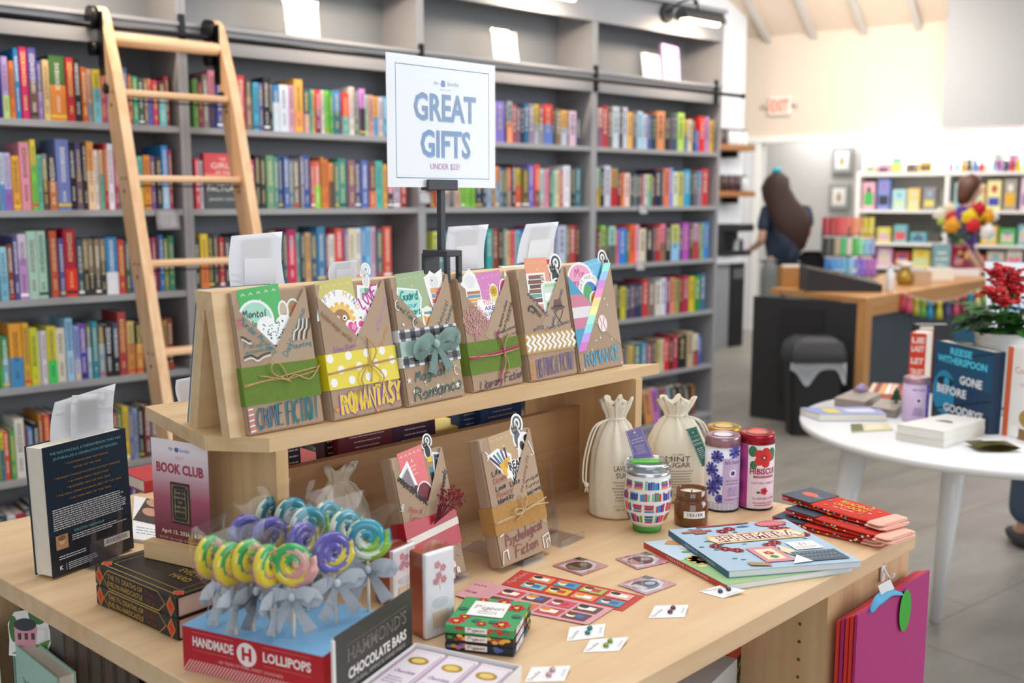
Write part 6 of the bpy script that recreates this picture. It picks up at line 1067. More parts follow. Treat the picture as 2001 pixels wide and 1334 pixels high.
# --- sugar sacks
CT = paint('e9dfc9', .85, var=.06, scale=120); CORD = paint('eee6d4', .85, var=.1, scale=150)
def sack(px, py, pyt, wpx, label, text, tagc=None, tagtxt=None, tag_at=None, small=False, z=ZT):
    P = at(px, py, z); k = (P-EYEP).dot(FW)/F; r = wpx*k/2; H_ = solve_up(P, ZU, pyt)-.003; P = P+FH*r*.8
    t = thing('sugar_sack', label, 'cloth sack', (P.x, P.y, z+.0006), YAW-math.pi/2, group=None)
    prof = [(r*.2, 0), (r*.86, .001), (r*.95, H_*.03), (r, H_*.2), (r*.99, H_*.42), (r*.9, H_*.58), (r*.66, H_*.72), (r*.40, H_*.80), (r*.27, H_*.84), (r*.29, H_*.87), (r*.38, H_*.93), (r*.48, H_*1.0), (r*.45, H_*.99), (r*.25, H_*.9)]
    n = 60; g = []; rg = random.Random(px)
    ph = [rg.uniform(0, 6) for _ in range(4)]
    for R_, zz in prof:
        q = zz/H_; row = []
        amp = .02+.16*max(0, min(1, (q-.5)/.3)); 
        for i in range(n+1):
            an = 2*math.pi*i/n; f = 1+amp*(.6*math.sin(9*an+ph[0])+.4*math.sin(14*an+ph[1]+q*2))+.03*math.sin(3*an+ph[2]+q*4); fl = 1.0 if q < .8 else 1+.25*math.cos(2*an)
            row.append((R_*f*fl*math.cos(an), R_*.8*f*math.sin(an), zz+(.06*H_*math.sin(5*an+ph[3])*.5 if q > .95 else 0)))
        g.append(row)
    b = MB(); b.sheet(CT, g); b.obj('cloth_bag', t)
    b = MB(); zc = H_*.84; b.tube(CORD, [(r*.3*math.cos(2*math.pi*i/18), r*.25*math.sin(2*math.pi*i/18), zc) for i in range(18)], .0022, 7, True)
    if not small:
        s_ = -1 if tagc == '8a7bb8' else 1
        for o_ in (0, .006): b.tube(CORD, smooth([(s_*r*.28, -.01, zc), (s_*(r*.75+o_), -.02, zc-H_*.06), (s_*(r*1.08+o_), -.025, H_*.55), (s_*(r*1.15+o_), -.025, H_*.34 if s_ < 0 else H_*.5), (s_*(r*1.12), -.024, H_*.30 if s_ < 0 else H_*.48)]), .002, 6)
        e = V((s_*r*1.12, -.024, H_*.29 if s_ < 0 else H_*.47)); b.ball(CORD, e, .005, n=6)
        for i in range(6): b.tube(CORD, [e, e+V((.004*math.cos(i), .004*math.sin(i), -.014))], .0009, 4)
    b.obj('drawstring', t)
    rr = lambda v: r*.9*.9
    if text:
        f = lambda u, v, h: V((r*math.sin(u/r)*1.03, -(r*.8*math.cos(u/r))*1.03-.002-h, v)); a = Art(f, .0012, curved=True); dx = r*.35 if tagc == '8a7bb8' else -r*.02
        a.text('77716a', '1:11 FARM', dx, H_*.49, .004); [a.text('3a3634', s_, dx, H_*(.43-.06*i), .0108, wid=r*(.95 if len(s_) > 5 else .8)) for i, s_ in enumerate(text)]
        a.lines('8a847c', dx-r*.55, dx+r*.55, H_*.33, H_*.026, 7, .0016, .3, 3, 'c'); a.rect('77716a', dx-r*.5, H_*.13, dx+r*.5, H_*.132); a.text('55504a', 'NET WT. 22 OZ.', dx, H_*.09, .004); a.done('lettering', t)
    if tagc:
        c = [up_to(x, y, P-FH*r*1.05) for x, y in tag_at]; M = t.matrix_world; bpy.context.view_layer.update(); Mi = t.matrix_world.inverted(); c = [Mi @ q for q in c]; b = MB(); flat(b, paint(tagc, .5), c, .0008); o = b.obj('hang_tag', t)
        a, w, h = artq(c); a.border('e6e2ee', w*.06, h*.03, w*.94, h*.97, .0005); a.star('eeeaf4', w*.5, h*.88, w*.1, 4); a.text('d8d4e4', '1:11 FARM', w*.5, h*.76, h*.03); [a.text('eeeaf4', s_, w*.5, h*(.64-.09*i), h*.05, wid=w*.7) for i, s_ in enumerate(tagtxt)]; a.lines('d0cadf', w*.2, w*.8, h*.44, h*.05, 6, h*.018, .3, 1, 'c'); a.done('tag_print', o)
    return t
sack(1205, 1018, 786, 104, 'cotton sugar sack with a purple LAVENDER SUGAR tag, beside the riser', ['LAVENDER', 'SUGAR'], '8a7bb8', ['LAVENDER', 'SUGAR'], ((1240, 900), (1278, 893), (1253, 832), (1222, 843)))
sack(1324, 985, 786, 122, 'cotton sugar sack with a green MINT SUGAR tag', ['MINT', 'SUGAR'], '2f7460', ['MINT', 'SUGAR'], ((1372, 912), (1391, 903), (1361, 833), (1340, 839)))
sack(655, 1120, 918, 130, 'small cotton sack standing behind the lollipops', None, small=True)
# little tea pouch leaning on the lavender sack
c = [up_to(x, y, at(1214, 988, ZT)) for x, y in ((1204, 985), (1232, 985), (1236, 916), (1212, 914))]; t = thing('tea_pouch', 'small white and teal pouch lettered SWEET, leaning on the lavender sack', 'pouch', (c[0].x, c[0].y, ZT)); o = V(t.location); dz = c[0].z-ZT-.0005; c = [q-o-V((0, 0, dz)) for q in c]
b = MB(); flat(b, paint('eef0f0', .4), c, .006); b.obj('pouch', t); a, w, h = artq(c); a.rect('35a8ac', 0, 0, w, h*.55); a.text('26303a', 'SWEET', w*.55, h*.68, h*.13, wid=w*.8, shear=.2, bold=.02); a.disc('4a4a9a', w*.35, h*.3, w*.1); a.done('print', t)
# --- stemless tumbler
P = at(1268, 1043, ZT); k = (P-EYEP).dot(FW)/F; r = 47*k; P = P+FH*r*.62; H_ = solve_up(P-FH*r*.6, ZU, 902)
t = thing('tumbler', 'white stemless tumbler printed with rows of books, clear lid and green slider', 'tumbler', (P.x, P.y, ZT+.0006), YAW-math.pi/2)
prof = [(r*.62, .012*1), (r*.78, H_*.16), (r*.92, H_*.28), (r*1.0, H_*.42), (r*.99, H_*.56), (r*.95, H_*.7), (r*.92, H_*.8)]
b = MB(); b.lathe(paint('f0eeea', .3, var=.01, coat=.3), prof, 40); b.obj('cup', t); b = MB(); b.lathe(paint('4a9a3a', .5), [(r*.45, 0), (r*.58, .001), (r*.62, .012), (r*.4, .0125)], 32); b.obj('rubber_base', t)
b = MB(); b.lathe(paint('c8ccd0', .2, .9), [(r*.915, H_*.80), (r*.92, H_*.845), (r*.85, H_*.85)], 36, caps=False); b.obj('steel_rim', t)
b = MB(); b.lathe(clear('eef4f8', .14, .05, 'lid'), [(r*.86, H_*.845), (r*.98, H_*.85), (r*.99, H_*.93), (r*.93, H_*.97), (r*.90, H_*.93), (r*.2, H_*.92), (r*.2, H_*.90), (r*.86, H_*.9)], 40); b.obj('lid', t)
b = MB(); b.box(paint('5cb83a', .35), (-r*.75, -r*.3, H_*.935), (r*.45, r*.25, H_*.975), .003); b.obj('slider', t)
def rv(v):
    for i in range(len(prof)-1):
        if prof[i][1] <= v <= prof[i+1][1]: q = (v-prof[i][1])/(prof[i+1][1]-prof[i][1]); return prof[i][0]*(1-q)+prof[i+1][0]*q
    return prof[-1][0]
a = Art(lambda u, v, h: V(((rv(v)+h)*math.sin(u/r), -(rv(v)+h)*math.cos(u/r), v)), .0008, curved=True); rg = random.Random(2); BC = ['c8286a', '2f8ac8', '3aa060', 'e0a030', '4a3a9a', 'e0588a', '7ac8a0', 'd83a3a', '284a98']
for j in range(4):
    v0 = H_*(.165+.157*j); hh = H_*.122; u = -r*1.4+(j % 2)*.006
    while u < r*1.4:
        if rg.random() < .45:
            ww = r*.42
            for i in range(5): a.rect(BC[(i*2+j) % 9] if i != 2 else '2f5ac0', u+rg.uniform(0, .002), v0+hh*i/5.6, u+ww-rg.uniform(0, .002), v0+hh*(i+.9)/5.6, 5, lay=False)
            u += ww+.004
        else:
            for i in range(rg.randint(4, 6)): w_ = rg.uniform(.0028, .005); a.rect(rg.choice(BC), u, v0, u+w_, v0+hh*rg.uniform(.75, 1), 1, lay=False); u += w_+.0006
            u += .004
a.lay(); a.done('book_print', t)
# --- candle
P = at(1354, 1030, ZT); k = (P-EYEP).dot(FW)/F; r = 33.5*k; P = P+FH*r*.75; H_ = solve_up(P-FH*r*.7, ZU, 960); AMB = paint('6a3a10', .12, var=.05, coat=.6)
t = thing('candle_jar', 'amber jar candle labelled TESTER', 'candle', (P.x, P.y, ZT+.0006), YAW-math.pi/2)
b = MB(); b.lathe(AMB, [(r*.6, 0), (r*.95, .001), (r, .006), (r, H_*.62), (r*.9, H_*.69), (r*.86, H_*.72), (r*.92, H_*.74), (r*.86, H_*.77), (r*.92, H_*.80), (r*.86, H_*.84), (r*.9, H_*.99), (r*.87, H_), (r*.82, H_*.985), (r*.8, H_*.82), (r*.1, H_*.82)], 40); b.obj('jar', t)
b = MB(); b.lathe(paint('f0e6d4', .6), [(r*.79, H_*.80), (r*.79, H_*.88), (.001, H_*.885)], 32); b.obj('wax', t); b = MB(); b.cyl('3a3230', (0, 0, H_*.88), (.001, 0, H_*.95), .0011, n=6); b.obj('wick', t)
a = Art(round_face(r), .0006, curved=True); a.rect('f2f2f4', -r*.6, H_*.27, r*.72, H_*.46, 10); a.text('1c1c20', 'TESTER', r*.06, H_*.325, H_*.085, wid=r*1.0, bold=.012); a.done('label', t)
# --- tea canisters
def canister(px, py, pyt, wpx, lid, label, draw, txt=None):
    P = at(px, py, ZT); k = (P-EYEP).dot(FW)/F; r = wpx*k/2; P = P+FH*r*.75; H_ = solve_up(P-FH*r*.6, ZU, pyt+6); t = thing('tea_canister', label, 'tea tin', (P.x, P.y, ZT+.0006), YAW-math.pi/2, 'round tea canisters')
    b = MB(); b.lathe(draw[0], [(r*.9, .0), (r*.99, .002), (r, .004), (r, H_*.86)], 40); b.obj('canister_body', t); b = MB(); b.lathe(paint('22242c', .3, .5), [(r*.95, 0), (r*1.01, .0005), (r*1.01, .004), (r*.95, .004)], 40); b.obj('base_ring', t)
    b = MB(); b.lathe(paint(lid, .25, .55), [(r*1.0, H_*.86), (r*1.03, H_*.865), (r*1.03, H_*.965), (r*1.0, H_*.985), (r*.92, H_), (r*.86, H_*.99), (r*.001, H_*.99)], 40); b.obj('lid', t)
    a = Art(planar((0, 0, H_*.99), (1, 0, 0), (0, 1, 0)), .0003); a.disc('6a6a70', 0, 0, r*.62); a.disc(draw[1], 0, 0, r*.52); a.done('lid_seal', t)
    a = Art(round_face(r), .0008, .00004, curved=True); draw[2](a, r, H_); a.done('label', t); return t
def lav(a, r, h):
    rg = random.Random(1)
    for u_, v_, s_ in ((-.75, .32, .8), (-.85, .56, .7), (-.45, .42, .6), (.6, .80, .7), (-.5, .74, .6), (1.2, .3, .7), (1.3, .6, .7), (-.3, .18, .4)):
        for q in range(9): an = q*.7; a.line(['4a4aa8', '6a68c8', '3a3a90'][q % 3], [(r*u_, h*v_), (r*u_+r*s_*.62*math.cos(an), h*v_+r*s_*.62*math.sin(an))], r*.16, lay=False)
        a.lay(); a.disc('2a2a5a', r*u_, h*v_, r*.1)
    for q in range(8): a.line('8f96d0', [(r*(-.9+.25*q), h*.03), (r*(-.9+.25*q), h*.13)], .0006, lay=False)
    for q in range(4): a.line('8f96d0', [(-r*.9+r*.2*j, h*(.04+.025*q)) for j in range(10)], .0006, lay=False)
    a.lay(); a.rect('cdb4d8', -r*.16, h*.12, r*1.05, h*.72, 10); a.text('3a3560', 'daily beauty', r*.42, h*.645, h*.055, wid=r*1.0); a.disc('f2eef6', r*.42, h*.52, r*.22); a.disc('4a3a7a', r*.42, h*.52, r*.13); a.text('5a5480', 'BEAUTIFYING', r*.42, h*.41, h*.022, wid=r*.75); a.text('5a5480', 'LAVENDER TEA', r*.42, h*.37, h*.022, wid=r*.8); a.lines('7a72a0', r*.05, r*.85, h*.32, h*.025, 5, h*.01, .3, 2, 'c'); a.text('5a4a6a', 'The REPUBLIC of TEA', r*.42, h*.16, h*.022, wid=r*.95)
def hib(a, r, h):
    a.rect('b8408e', -r*1.6, .005, -r*.72, h*.855, 8); a.rect('f2dde4', -r*.72, .005, r*1.5, h*.855, 20); a.rect('f6f2f2', -r*.72, h*.56, r*1.5, h*.855, 20)
    for u_, v_, s_ in ((-.45, .78, .25), (.75, .74, .3), (-.4, .6, .2)): a.disc('3a7a48', r*u_, h*v_, r*s_, r*s_*1.3)
    a.flower('d8302e', r*.2, h*.70, r*.6, 5, 'a81f28'); a.disc('f0c0a0', r*.2, h*.7, r*.07); a.text('a81f4a', 'HIBISCUS', r*.22, h*.485, h*.075, wid=r*1.62, bold=.03); a.rect('a81f4a', -r*.38, h*.435, r*.9, h*.465, 8); a.text('f4e4ea', 'SUPERFLOWER TEA', r*.26, h*.443, h*.016, wid=r*1.1); a.text('a8305a', 'NATURAL HIBISCUS', r*.28, h*.355, h*.026, wid=r*1.5)
    a.flower('cf3048', r*.25, h*.26, r*.22, 5, '8a1f30'); a.disc('3a6a40', -r*.08, h*.245, r*.11, r*.07); a.text('8a3a5a', 'The REPUBLIC of TEA', r*.28, h*.15, h*.028, wid=r*1.4); a.lines('b06a88', -r*.4, r*.95, h*.1, h*.03, 2, h*.011, .2, 3, 'c')
gold = canister(1416, 952, 829, 66, 'b8923a', 'tea canister with a gold lid, behind the lavender and hibiscus ones', (paint('c8b48a', .35), 'd8b060', lambda a, r, h: a.rect('e8d8b0', -r, h*.2, r, h*.7, 10)))
canister(1414, 999, 846, 68, 'a8848f', 'lavender tea canister with purple flowers and dusty pink lid', (paint('eceaf2', .3), 'd8d4d8', lav)); canister(1481, 996, 841, 67, 'a81f30', 'hibiscus tea canister with a red flower and shiny red lid', (paint('f0e2e6', .3), 'd8745a', hib))
# --- two colouring books
def softbook(bl, br, tr, tl, th, z, spine, label, art):                  # quad of the top cover: spine runs along BL -> BR
    c = [at(x, y, z) for x, y in (bl, br, tr, tl)]; t = thing('colouring_book', label, 'book', (c[0].x, c[0].y, z-th)); o = V(t.location); c = [q-o for q in c]
    b = MB(); flat(b, spine[1], c, .0008); flat(b, spine[1], [q-V((0, 0, th-.0008)) for q in c], .0008); s0, s1 = c[0], c[1]; dn = V((0, 0, -th)); b.hull8(spine[0], [s0+dn, s1+dn, s1+dn+(c[2]-c[1])*.008, s0+dn+(c[3]-c[0])*.008], [s0, s1, s1+(c[2]-c[1])*.008, s0+(c[3]-c[0])*.008]); b.obj('cover', t)
    b = MB(); m_ = sum(c, V())/4; flat(b, paint('e8e8ea', .8), [m_+(q-m_)*.988-V((0, 0, .0008)) for q in c], th-.0016); b.obj('page_block', t); a, w, h = artq(c); art(a, w, h); a.done('cover_print', t)
    a = Art(planar(s0+dn, s1-s0, (0, 0, 1)), .0003); L_ = (s1-s0).length; a.text('e8e0d8', 'CREATIVE COLORING', L_*.55, th*.3, th*.4, wid=L_*.5); a.done('spine_print', t); return t
def eph(a, w, h):                                                      # u along the spine (towards us), v across; turned so that the title reads along v
    f0 = a.f; a.f = lambda u, v, q: f0(w-v, u, q); W_, H_ = h, w        # now u runs left to right across the cover, v up
    a.rect('a9c3d6', 0, 0, W_, H_)
    rg = random.Random(6)
    for i in range(34): a.disc(rg.choice(['3f6a72', '4a7a7a', '5a868a', '2f5a6a']), rg.uniform(.04, .97)*W_, rg.uniform(.05, .95)*H_, W_*.02, W_*.012)
    for u_, v_ in ((.37, .84), (.45, .88), (.2, .45), (.27, .4), (.62, .5), (.8, .82), (.86, .78), (.16, .52), (.55, .45), (.93, .62)): a.flower('a0303c', W_*u_, H_*v_, W_*.048, 6, '7a202c'); a.disc('c8545a', W_*u_, H_*v_, W_*.016)
    a.rect('9c3038', W_*.22, H_*.965, W_*.66, H_*.99); a.disc('bb4a52', W_*.82, H_*.92, W_*.13, H_*.07); [a.disc('d8848a', W_*(.73+.03*i), H_*.92, W_*.012, H_*.05) for i in range(7)]
    a.poly('3a78b0', [(W_*.5, H_*.9), (W_*.58, H_*.93), (W_*.64, H_*.9), (W_*.58, H_*.89)]); a.rect('a86a58', W_*.06, H_*.86, W_*.3, H_*.9); a.rect('9a5a50', W_*.14, H_*.82, W_*.24, H_*.93)
    a.poly('d9b878', [(W_*.2, H_*.56), (W_*.16, H_*.66), (W_*.2, H_*.76), (W_*.9, H_*.76), (W_*.95, H_*.66), (W_*.9, H_*.56)]); a.poly('efe0c0', [(W_*.22, H_*.58), (W_*.185, H_*.66), (W_*.22, H_*.74), (W_*.88, H_*.74), (W_*.925, H_*.66), (W_*.88, H_*.58)]); a.text('8a3038', 'EPHEMERA', W_*.56, H_*.60, H_*.125, wid=W_*.68, bold=.07); a.text('f6efe0', 'EPHEMERA', W_*.558, H_*.603, H_*.12, wid=W_*.67, bold=.0); a.lines('b08a50', W_*.3, W_*.85, H_*.588, 1, 1, H_*.012)
    a.poly('d48a96', [(W_*.34, H_*.1), (W_*.34, H_*.42), (W_*.56, H_*.42), (W_*.56, H_*.1)]); a.poly('efdcb4', [(W_*.38, H_*.15), (W_*.38, H_*.37), (W_*.52, H_*.37), (W_*.52, H_*.15)]); a.flower('c04a50', W_*.45, H_*.28, W_*.04, 5, 'e8b040'); a.disc('3f7a5a', W_*.45, H_*.2, W_*.03)
    a.poly('efdcb0', [(W_*.56, H_*.3), (W_*.6, H_*.42), (W_*.66, H_*.3), (W_*.6, H_*.2)]); a.rect('f2f0ee', W_*.68, H_*.3, W_*.9, H_*.47); a.text('b0405a', '31', W_*.78, H_*.38, H_*.06); a.lines('b08a90', W_*.7, W_*.88, H_*.35, H_*.025, 2, H_*.01); a.rect('4a5a68', W_*.6, H_*.06, W_*.95, H_*.26); [a.disc('8a9aa4', W_*(.63+.03*i), H_*(.11+.06*j), W_*.009) for i in range(10) for j in range(3)]; a.poly('f4f2f0', [(W_*.5, H_*.03), (W_*.62, H_*.2), (W_*.66, H_*.05)]); a.poly('b08a5a', [(W_*.2, H_*.06), (W_*.34, H_*.02), (W_*.34, H_*.08), (W_*.2, H_*.13)])
def catsart(a, w, h):
    f0 = a.f; a.f = lambda u, v, q: f0(w-v, u, q); W_, H_ = h, w; a.rect('c3d8e6', 0, H_*.5, W_, H_); a.rect('9cc08a', 0, 0, W_, H_*.55); rg = random.Random(9)
    for i in range(30): a.disc(rg.choice(['6fa860', '86b870', 'd8b0a0', 'e8d890']), rg.uniform(.03, .97)*W_, rg.uniform(.03, .97)*H_, W_*.035, W_*.02)
    a.poly('d8904a', [(W_*.1, H_*.9), (W_*.16, H_*.97), (W_*.24, H_*.92), (W_*.2, H_*.84)]); a.disc('e8e4e0', W_*.22, H_*.78, W_*.07, H_*.06); a.disc('c8603a', W_*.3, H_*.84, W_*.06)
    for u_, v_ in ((.14, .5), (.26, .42)): a.flower('e8c040', W_*u_, H_*v_, W_*.09, 9, '6a4020')
    a.disc('d888a8', W_*.38, H_*.5, W_*.06); a.flower('d85a8a', W_*.4, H_*.3, W_*.07, 6, 'e8c040')
softbook((1258, 1059), (1419, 1143), (1668, 1106), (1508, 1030), .010, ZT+.0105, ('c8443a', 'c0d4c0'), 'colouring book with a red spine and sunflowers, under the EPHEMERA book', catsart)
softbook((1306, 1035), (1423, 1116), (1684, 1096), (1535, 1014), .011, ZT+.0225, ('3f6f8e', 'a9c3d6'), 'pale blue EPHEMERA colouring book with roses', eph)
# --- folded socks
SKR = paint('cf3424', .85, var=.06, scale=90); TOE = paint('efb9a4', .85, var=.05); PKC = paint('e48aa8', .85)
def socks(P, Q, z, wd, label, seed, lift=0):
    ux = (Q-P).normalized(); t = thing('sock_pair', label, 'socks', M=frame((P.x, P.y, z), ux, ZU), group='red patterned socks'); L_ = (Q-P).length; th = .0125
    def body(z0, m, x0, x1, sag, y0=0, y1=wd):
        g = []; N = 16
        for i in range(N+1):
            q = i/N; x = x0+(x1-x0)*q; zz = z0+lift*math.sin(math.pi*min(1, q*1.1))*.5; ring = []
            for k in range(12): an = 2*math.pi*k/12; ring.append((x, (y0+y1)/2+(y1-y0)/2*(abs(math.cos(an))**.4)*(1 if math.cos(an) > 0 else -1)*(1-.18*max(0, (q-.75)/.25)**2 if sag else 1), zz+th*.25+th*.24*math.sin(an)))
            g.append(ring+[ring[0]])
        b = MB(); b.sheet(m, g); b.prism(m, [(p[1], p[2]) for p in g[0][:-1]], 0, .0002, Matrix(((0,0,1,x0),(1,0,0,0),(0,1,0,0),(0,0,0,1)))); b.prism(m, [(p[1], p[2]) for p in g[-1][:-1]], 0, .0002, Matrix(((0,0,1,x1),(1,0,0,0),(0,1,0,0),(0,0,0,1)))); return b
    body(0, SKR, 0, L_*.84, 1).obj('lower_sock', t); body(th*.5, SKR, 0, L_*.86, 1).obj('upper_sock', t); body(0, TOE, L_*.84, L_, 1).obj('lower_toe', t); body(th*.5, TOE, L_*.86, L_*.98, 1).obj('upper_toe', t)
    b = MB(); b.box(PKC, (-.004, .002, .001), (.012, wd-.002, th), .003); b.obj('pink_cuff', t)
    b = MB(); b.box(paint('3a4a5c', .5), (-.001, -.0008, th*1.0+lift*.1), (L_*.3, wd*.97, th*1.0+.0012+lift*.1)); b.obj('paper_band', t); a = Art(planar((0, 0, th+.0013+lift*.1), (1, 0, 0), (0, 1, 0)), .0001); a.disc('d8604a', L_*.14, wd*.5, wd*.2, wd*.14); a.lines('c8ccd4', L_*.2, L_*.28, wd*.5, .004, 3, .0012); a.done('band_print', t)
    rg = random.Random(seed); a = Art(lambda u, v, h: V((u, v, th*.99+lift*.5*math.sin(math.pi*min(1, u/L_/.84*1.0))+h)), .0006)
    for s_, v_ in (('READING', .62), ('ON SOCKS', .38)): a.text('e8a83a', s_, L_*.56, wd*v_, wd*.16, wid=L_*.3, bold=.03)
    a.text('e8d8d0', 'my favorite', L_*.56, wd*.22, wd*.09, wid=L_*.2)
    for u_, v_, c_ in ((.42, .8, '3aa8b8'), (.72, .25, '3aa8b8'), (.78, .7, 'e8a83a'), (.68, .85, 'f0e0d8'), (.4, .2, 'e8a83a'), (.76, .45, 'f0e0d8'), (.35, .5, '3aa8b8')): a.disc(c_, L_*u_, wd*v_, .0035, .0022)
    a.done('sock_pattern', t)
    a = Art(planar((0, -.0004, 0), (1, 0, 0), (0, 0, 1)), .0008)
    for i in range(16): a.disc(rg.choice(['e8c040', '3aa8b8', 'f0e0d8']), L_*rg.uniform(.08, .82), th*rg.uniform(.25, .8), .0028, .0016)
    a.done('side_pattern', t)
for i, (p0, p1, lab) in enumerate((((1510, 1022), (1716, 1072), 'bottom pair of red patterned socks in the stack of three'), ((1535, 1006), (1738, 1068), 'middle pair of red patterned socks in the stack of three'), ((1528, 978), (1722, 1040), 'top pair of red patterned socks, READING ON SOCKS lettered on it'))):
    z = ZT+.0008+i*.0148; P = at(*p0, z); Q = at(*p1, z); socks(P, Q, z, .088, lab, i, .0)
# --- magenta paper bags hung from an adhesive hook on the end panel
HP = tp(0, -.001, 0)
def ep(px, py, off=0): return on(px, py, tp(0, -off, 0), TY)
q = ep(1722, 1110, .003); t = thing('wall_hook', 'white adhesive hook on the end panel of the display table', 'hook', M=frame(ep(1722, 1135, -.004), TX, ZU)); HH = ep(1722, 1098).z-ep(1722, 1135).z
b = MB(); b.box(paint('eceae8', .35), (-.007, -.004, 0), (.007, -.0004, HH), .0018); b.obj('hook_plate', t); b = MB(); b.tube('eceae8', smooth([(0, -.003, HH*.7), (0, -.012, HH*.35), (0, -.02, HH*.3), (0, -.023, HH*.55)]), .0022, 7); b.obj('hook_arm', t)
MG = paint('b02a74', .6, var=.03); ORG = paint('de3a2e', .6)
for i in range(5):
    off = .012+.0065*i; cl = [ORG, MG, ORG, ORG, MG][i]; TLp = ep(1640+9*i, 1214-3*i+ (0), off); TRp = ep(1793+6*i, 1116-0.5*i, off); c = [V((TLp.x, TLp.y, .32)), V((TRp.x, TRp.y, .32)), TRp, TLp]
    t = thing('gift_bag', ['rearmost red edged gift bag on the hook', 'second gift bag from the back on the hook', 'third gift bag from the back on the hook, orange', 'orange gift bag right behind the front magenta one', 'front magenta gift bag with a green oval tag, hanging from the hook'][i], 'gift bag', c[0], group='magenta and orange gift bags'); o = V(t.location); c = [q-o for q in c]
    b = MB(); flat(b, cl, c, .0045); b.obj('bag_body', t)
    if i == 4:
        o_ = ep(1768, 1192, off+.003)-o; bpy.context.view_layer.update(); nx = TX; f = lambda u, v, h: o_+TX*u+ZU*v-TY*h
        a = Art(f, .001); kk = (EYEP-ep(1768, 1192)).dot(-FW)/F; a.disc('36a829', 0, 0, .024, 40*kk, n=30); a.done('oval_tag', t); b = MB(); P_ = [ep(x, y, off+.004)-o for x, y in ((1702, 1196), (1712, 1178), (1722, 1168), (1740, 1157), (1764, 1160))]; b.tube(paint('4fa3cc', .6), smooth(P_, 4), [.003+.006*math.sin(math.pi*k/16) for k in range(17)], 8, flat=.25); b.obj('ribbon_leaf', t); b = MB(); c2 = [ep(x, y, off+.003)-o for x, y in ((1722, 1162), (1748, 1150), (1740, 1132), (1716, 1145))]; flat(b, 'eeecea', c2, .0008); b.obj('price_tab', t)
# --- on the shelves below the tabletop
def shelf_block(u, w, z, L_, D_, H_, rot, colr, label, art=None, name='boxed_book', cat_='book'):
    t = thing(name, label, cat_, tp(u, w, z+.0006), TANG+rot); b = MB(); b.box(colr, (0, 0, 0), (L_, D_, H_), .0015); b.obj('cover', t)
    if art: a = Art(planar((0, 0, H_), (1, 0, 0), (0, 1, 0)), .0002); art(a, L_, D_); a.done('print', t); a = Art(front(0), .0002); art(a, L_, H_); a.done('side_print', t)
    return t
shelf_block(.66, .09, .42, .17, .2, .305, .18, paint('b9b6b4', .5), 'pale grey boxed book lettered bottled up on the shelf under the tabletop', lambda a, w, h: (a.text('5a5654', 'bottled up', w*.6, h*.8, .014), a.lines('8a8684', w*.4, w*.8, h*.74, .012, 2, .004)))
shelf_block(.985, .13, .42, .03, .2, .27, .25, paint('2f5a8a', .5), 'blue and white book leaning beside the grey boxed book', lambda a, w, h: a.rect('e8eaee', w*.1, h*.3, w*.9, h*.5), 'paperback_book')
shelf_block(.845, .15, .42, .12, .03, .30, .25, paint('b8382c', .5), 'red and black KNOCK YOUR SOCKS OFF box under the tabletop', lambda a, w, h: (a.rect('1c1a18', w*.15, h*.1, w*.85, h*.9), a.text('e0b82a', 'KNOCK YOUR', w*.5, h*.8, .014, wid=w*.6, rot=.3), a.text('e0b82a', 'SOCKS OFF!', w*.5, h*.7, .014, wid=w*.6, rot=.3)), 'novelty_box', 'box')
shelf_block(1.0, .16, .42, .12, .2, .03, .3, paint('c9ccd4', .5), 'white and blue book lying at the right end of the lower shelf', lambda a, w, h: a.rect('2f5a9a', w*.2, h*.3, w*.8, h*.6), 'paperback_book')
shelf_block(.595, .10, .42, .045, .16, .29, .15, paint('c03024', .5), 'red book with yellow lettering at the left of the lower shelf', lambda a, w, h: a.rect('e0c040', w*.2, h*.4, w*.8, h*.6), 'paperback_book')
# left bay below the tabletop
MINT = paint('a9cfc2', .5); o0 = tp(.0, 1.12, .42); t = thing('hardcover_book', 'mint green hardcover about beverages standing below the left edge of the table', 'book', M=frame(o0, -TY, ZU)); hm = .285
b = MB(); b.box(MINT, (0, 0, 0), (.2, .003, hm)); b.box(MINT, (0, .03, 0), (.2, .033, hm)); b.box('33343a', (-.004, 0, 0), (.012, .033, hm+.0004)); b.obj('cover', t); b = MB(); b.box(PAGES, (.012, .003, .004), (.196, .03, hm-.004)); b.obj('page_block', t)
a = print_on(t); a.text('3a4444', 'The Ultimate Bucket List for the', .11, hm-.06, .008, wid=.13); a.text('3a4444', "World's Most Popular Beverage", .11, hm-.075, .008, wid=.12); a.done('lettering', t)
bpy.context.view_layer.update(); c = on(52, 1228, tp(.016, 1.02, 0), TX); t = thing('tea_cup_bookmark', 'die cut bookmark of a pink tea cup house standing out of the mint hardcover', 'bookmark', M=frame(c-ZU*.05, RT, ZU)); b = MB(); b.plate('f4f3f0', [(-.035, 0), (.03, -.01), (.045, .03), (.04, .055), (.042, .075), (.03, .10), (.012, .1), (.0, .085), (-.02, .082), (-.033, .06), (-.032, .03)], .0006); b.obj('card', t)
a = Art(front(-.0006), .0002); a.poly('6a9a4a', [(-.03, .004), (.026, -.006), (.042, .03), (-.01, .012)]); a.disc('4f7a48', .022, .078, .017, .02); a.disc('4f7a48', -.023, .05, .008, .025); a.poly('dca0ac', [(-.022, .012), (.014, .012), (.02, .055), (-.022, .055)]); a.disc('3f4450', -.002, .058, .02, .012); a.line('e8e4e4', [(.02, .05), (.034, .05), (.034, .03), (.018, .022)], .004); [a.rect('5a4048', x, .03, x+.006, .042) for x in (-.016, -.004, .008)]; a.done('print', t)
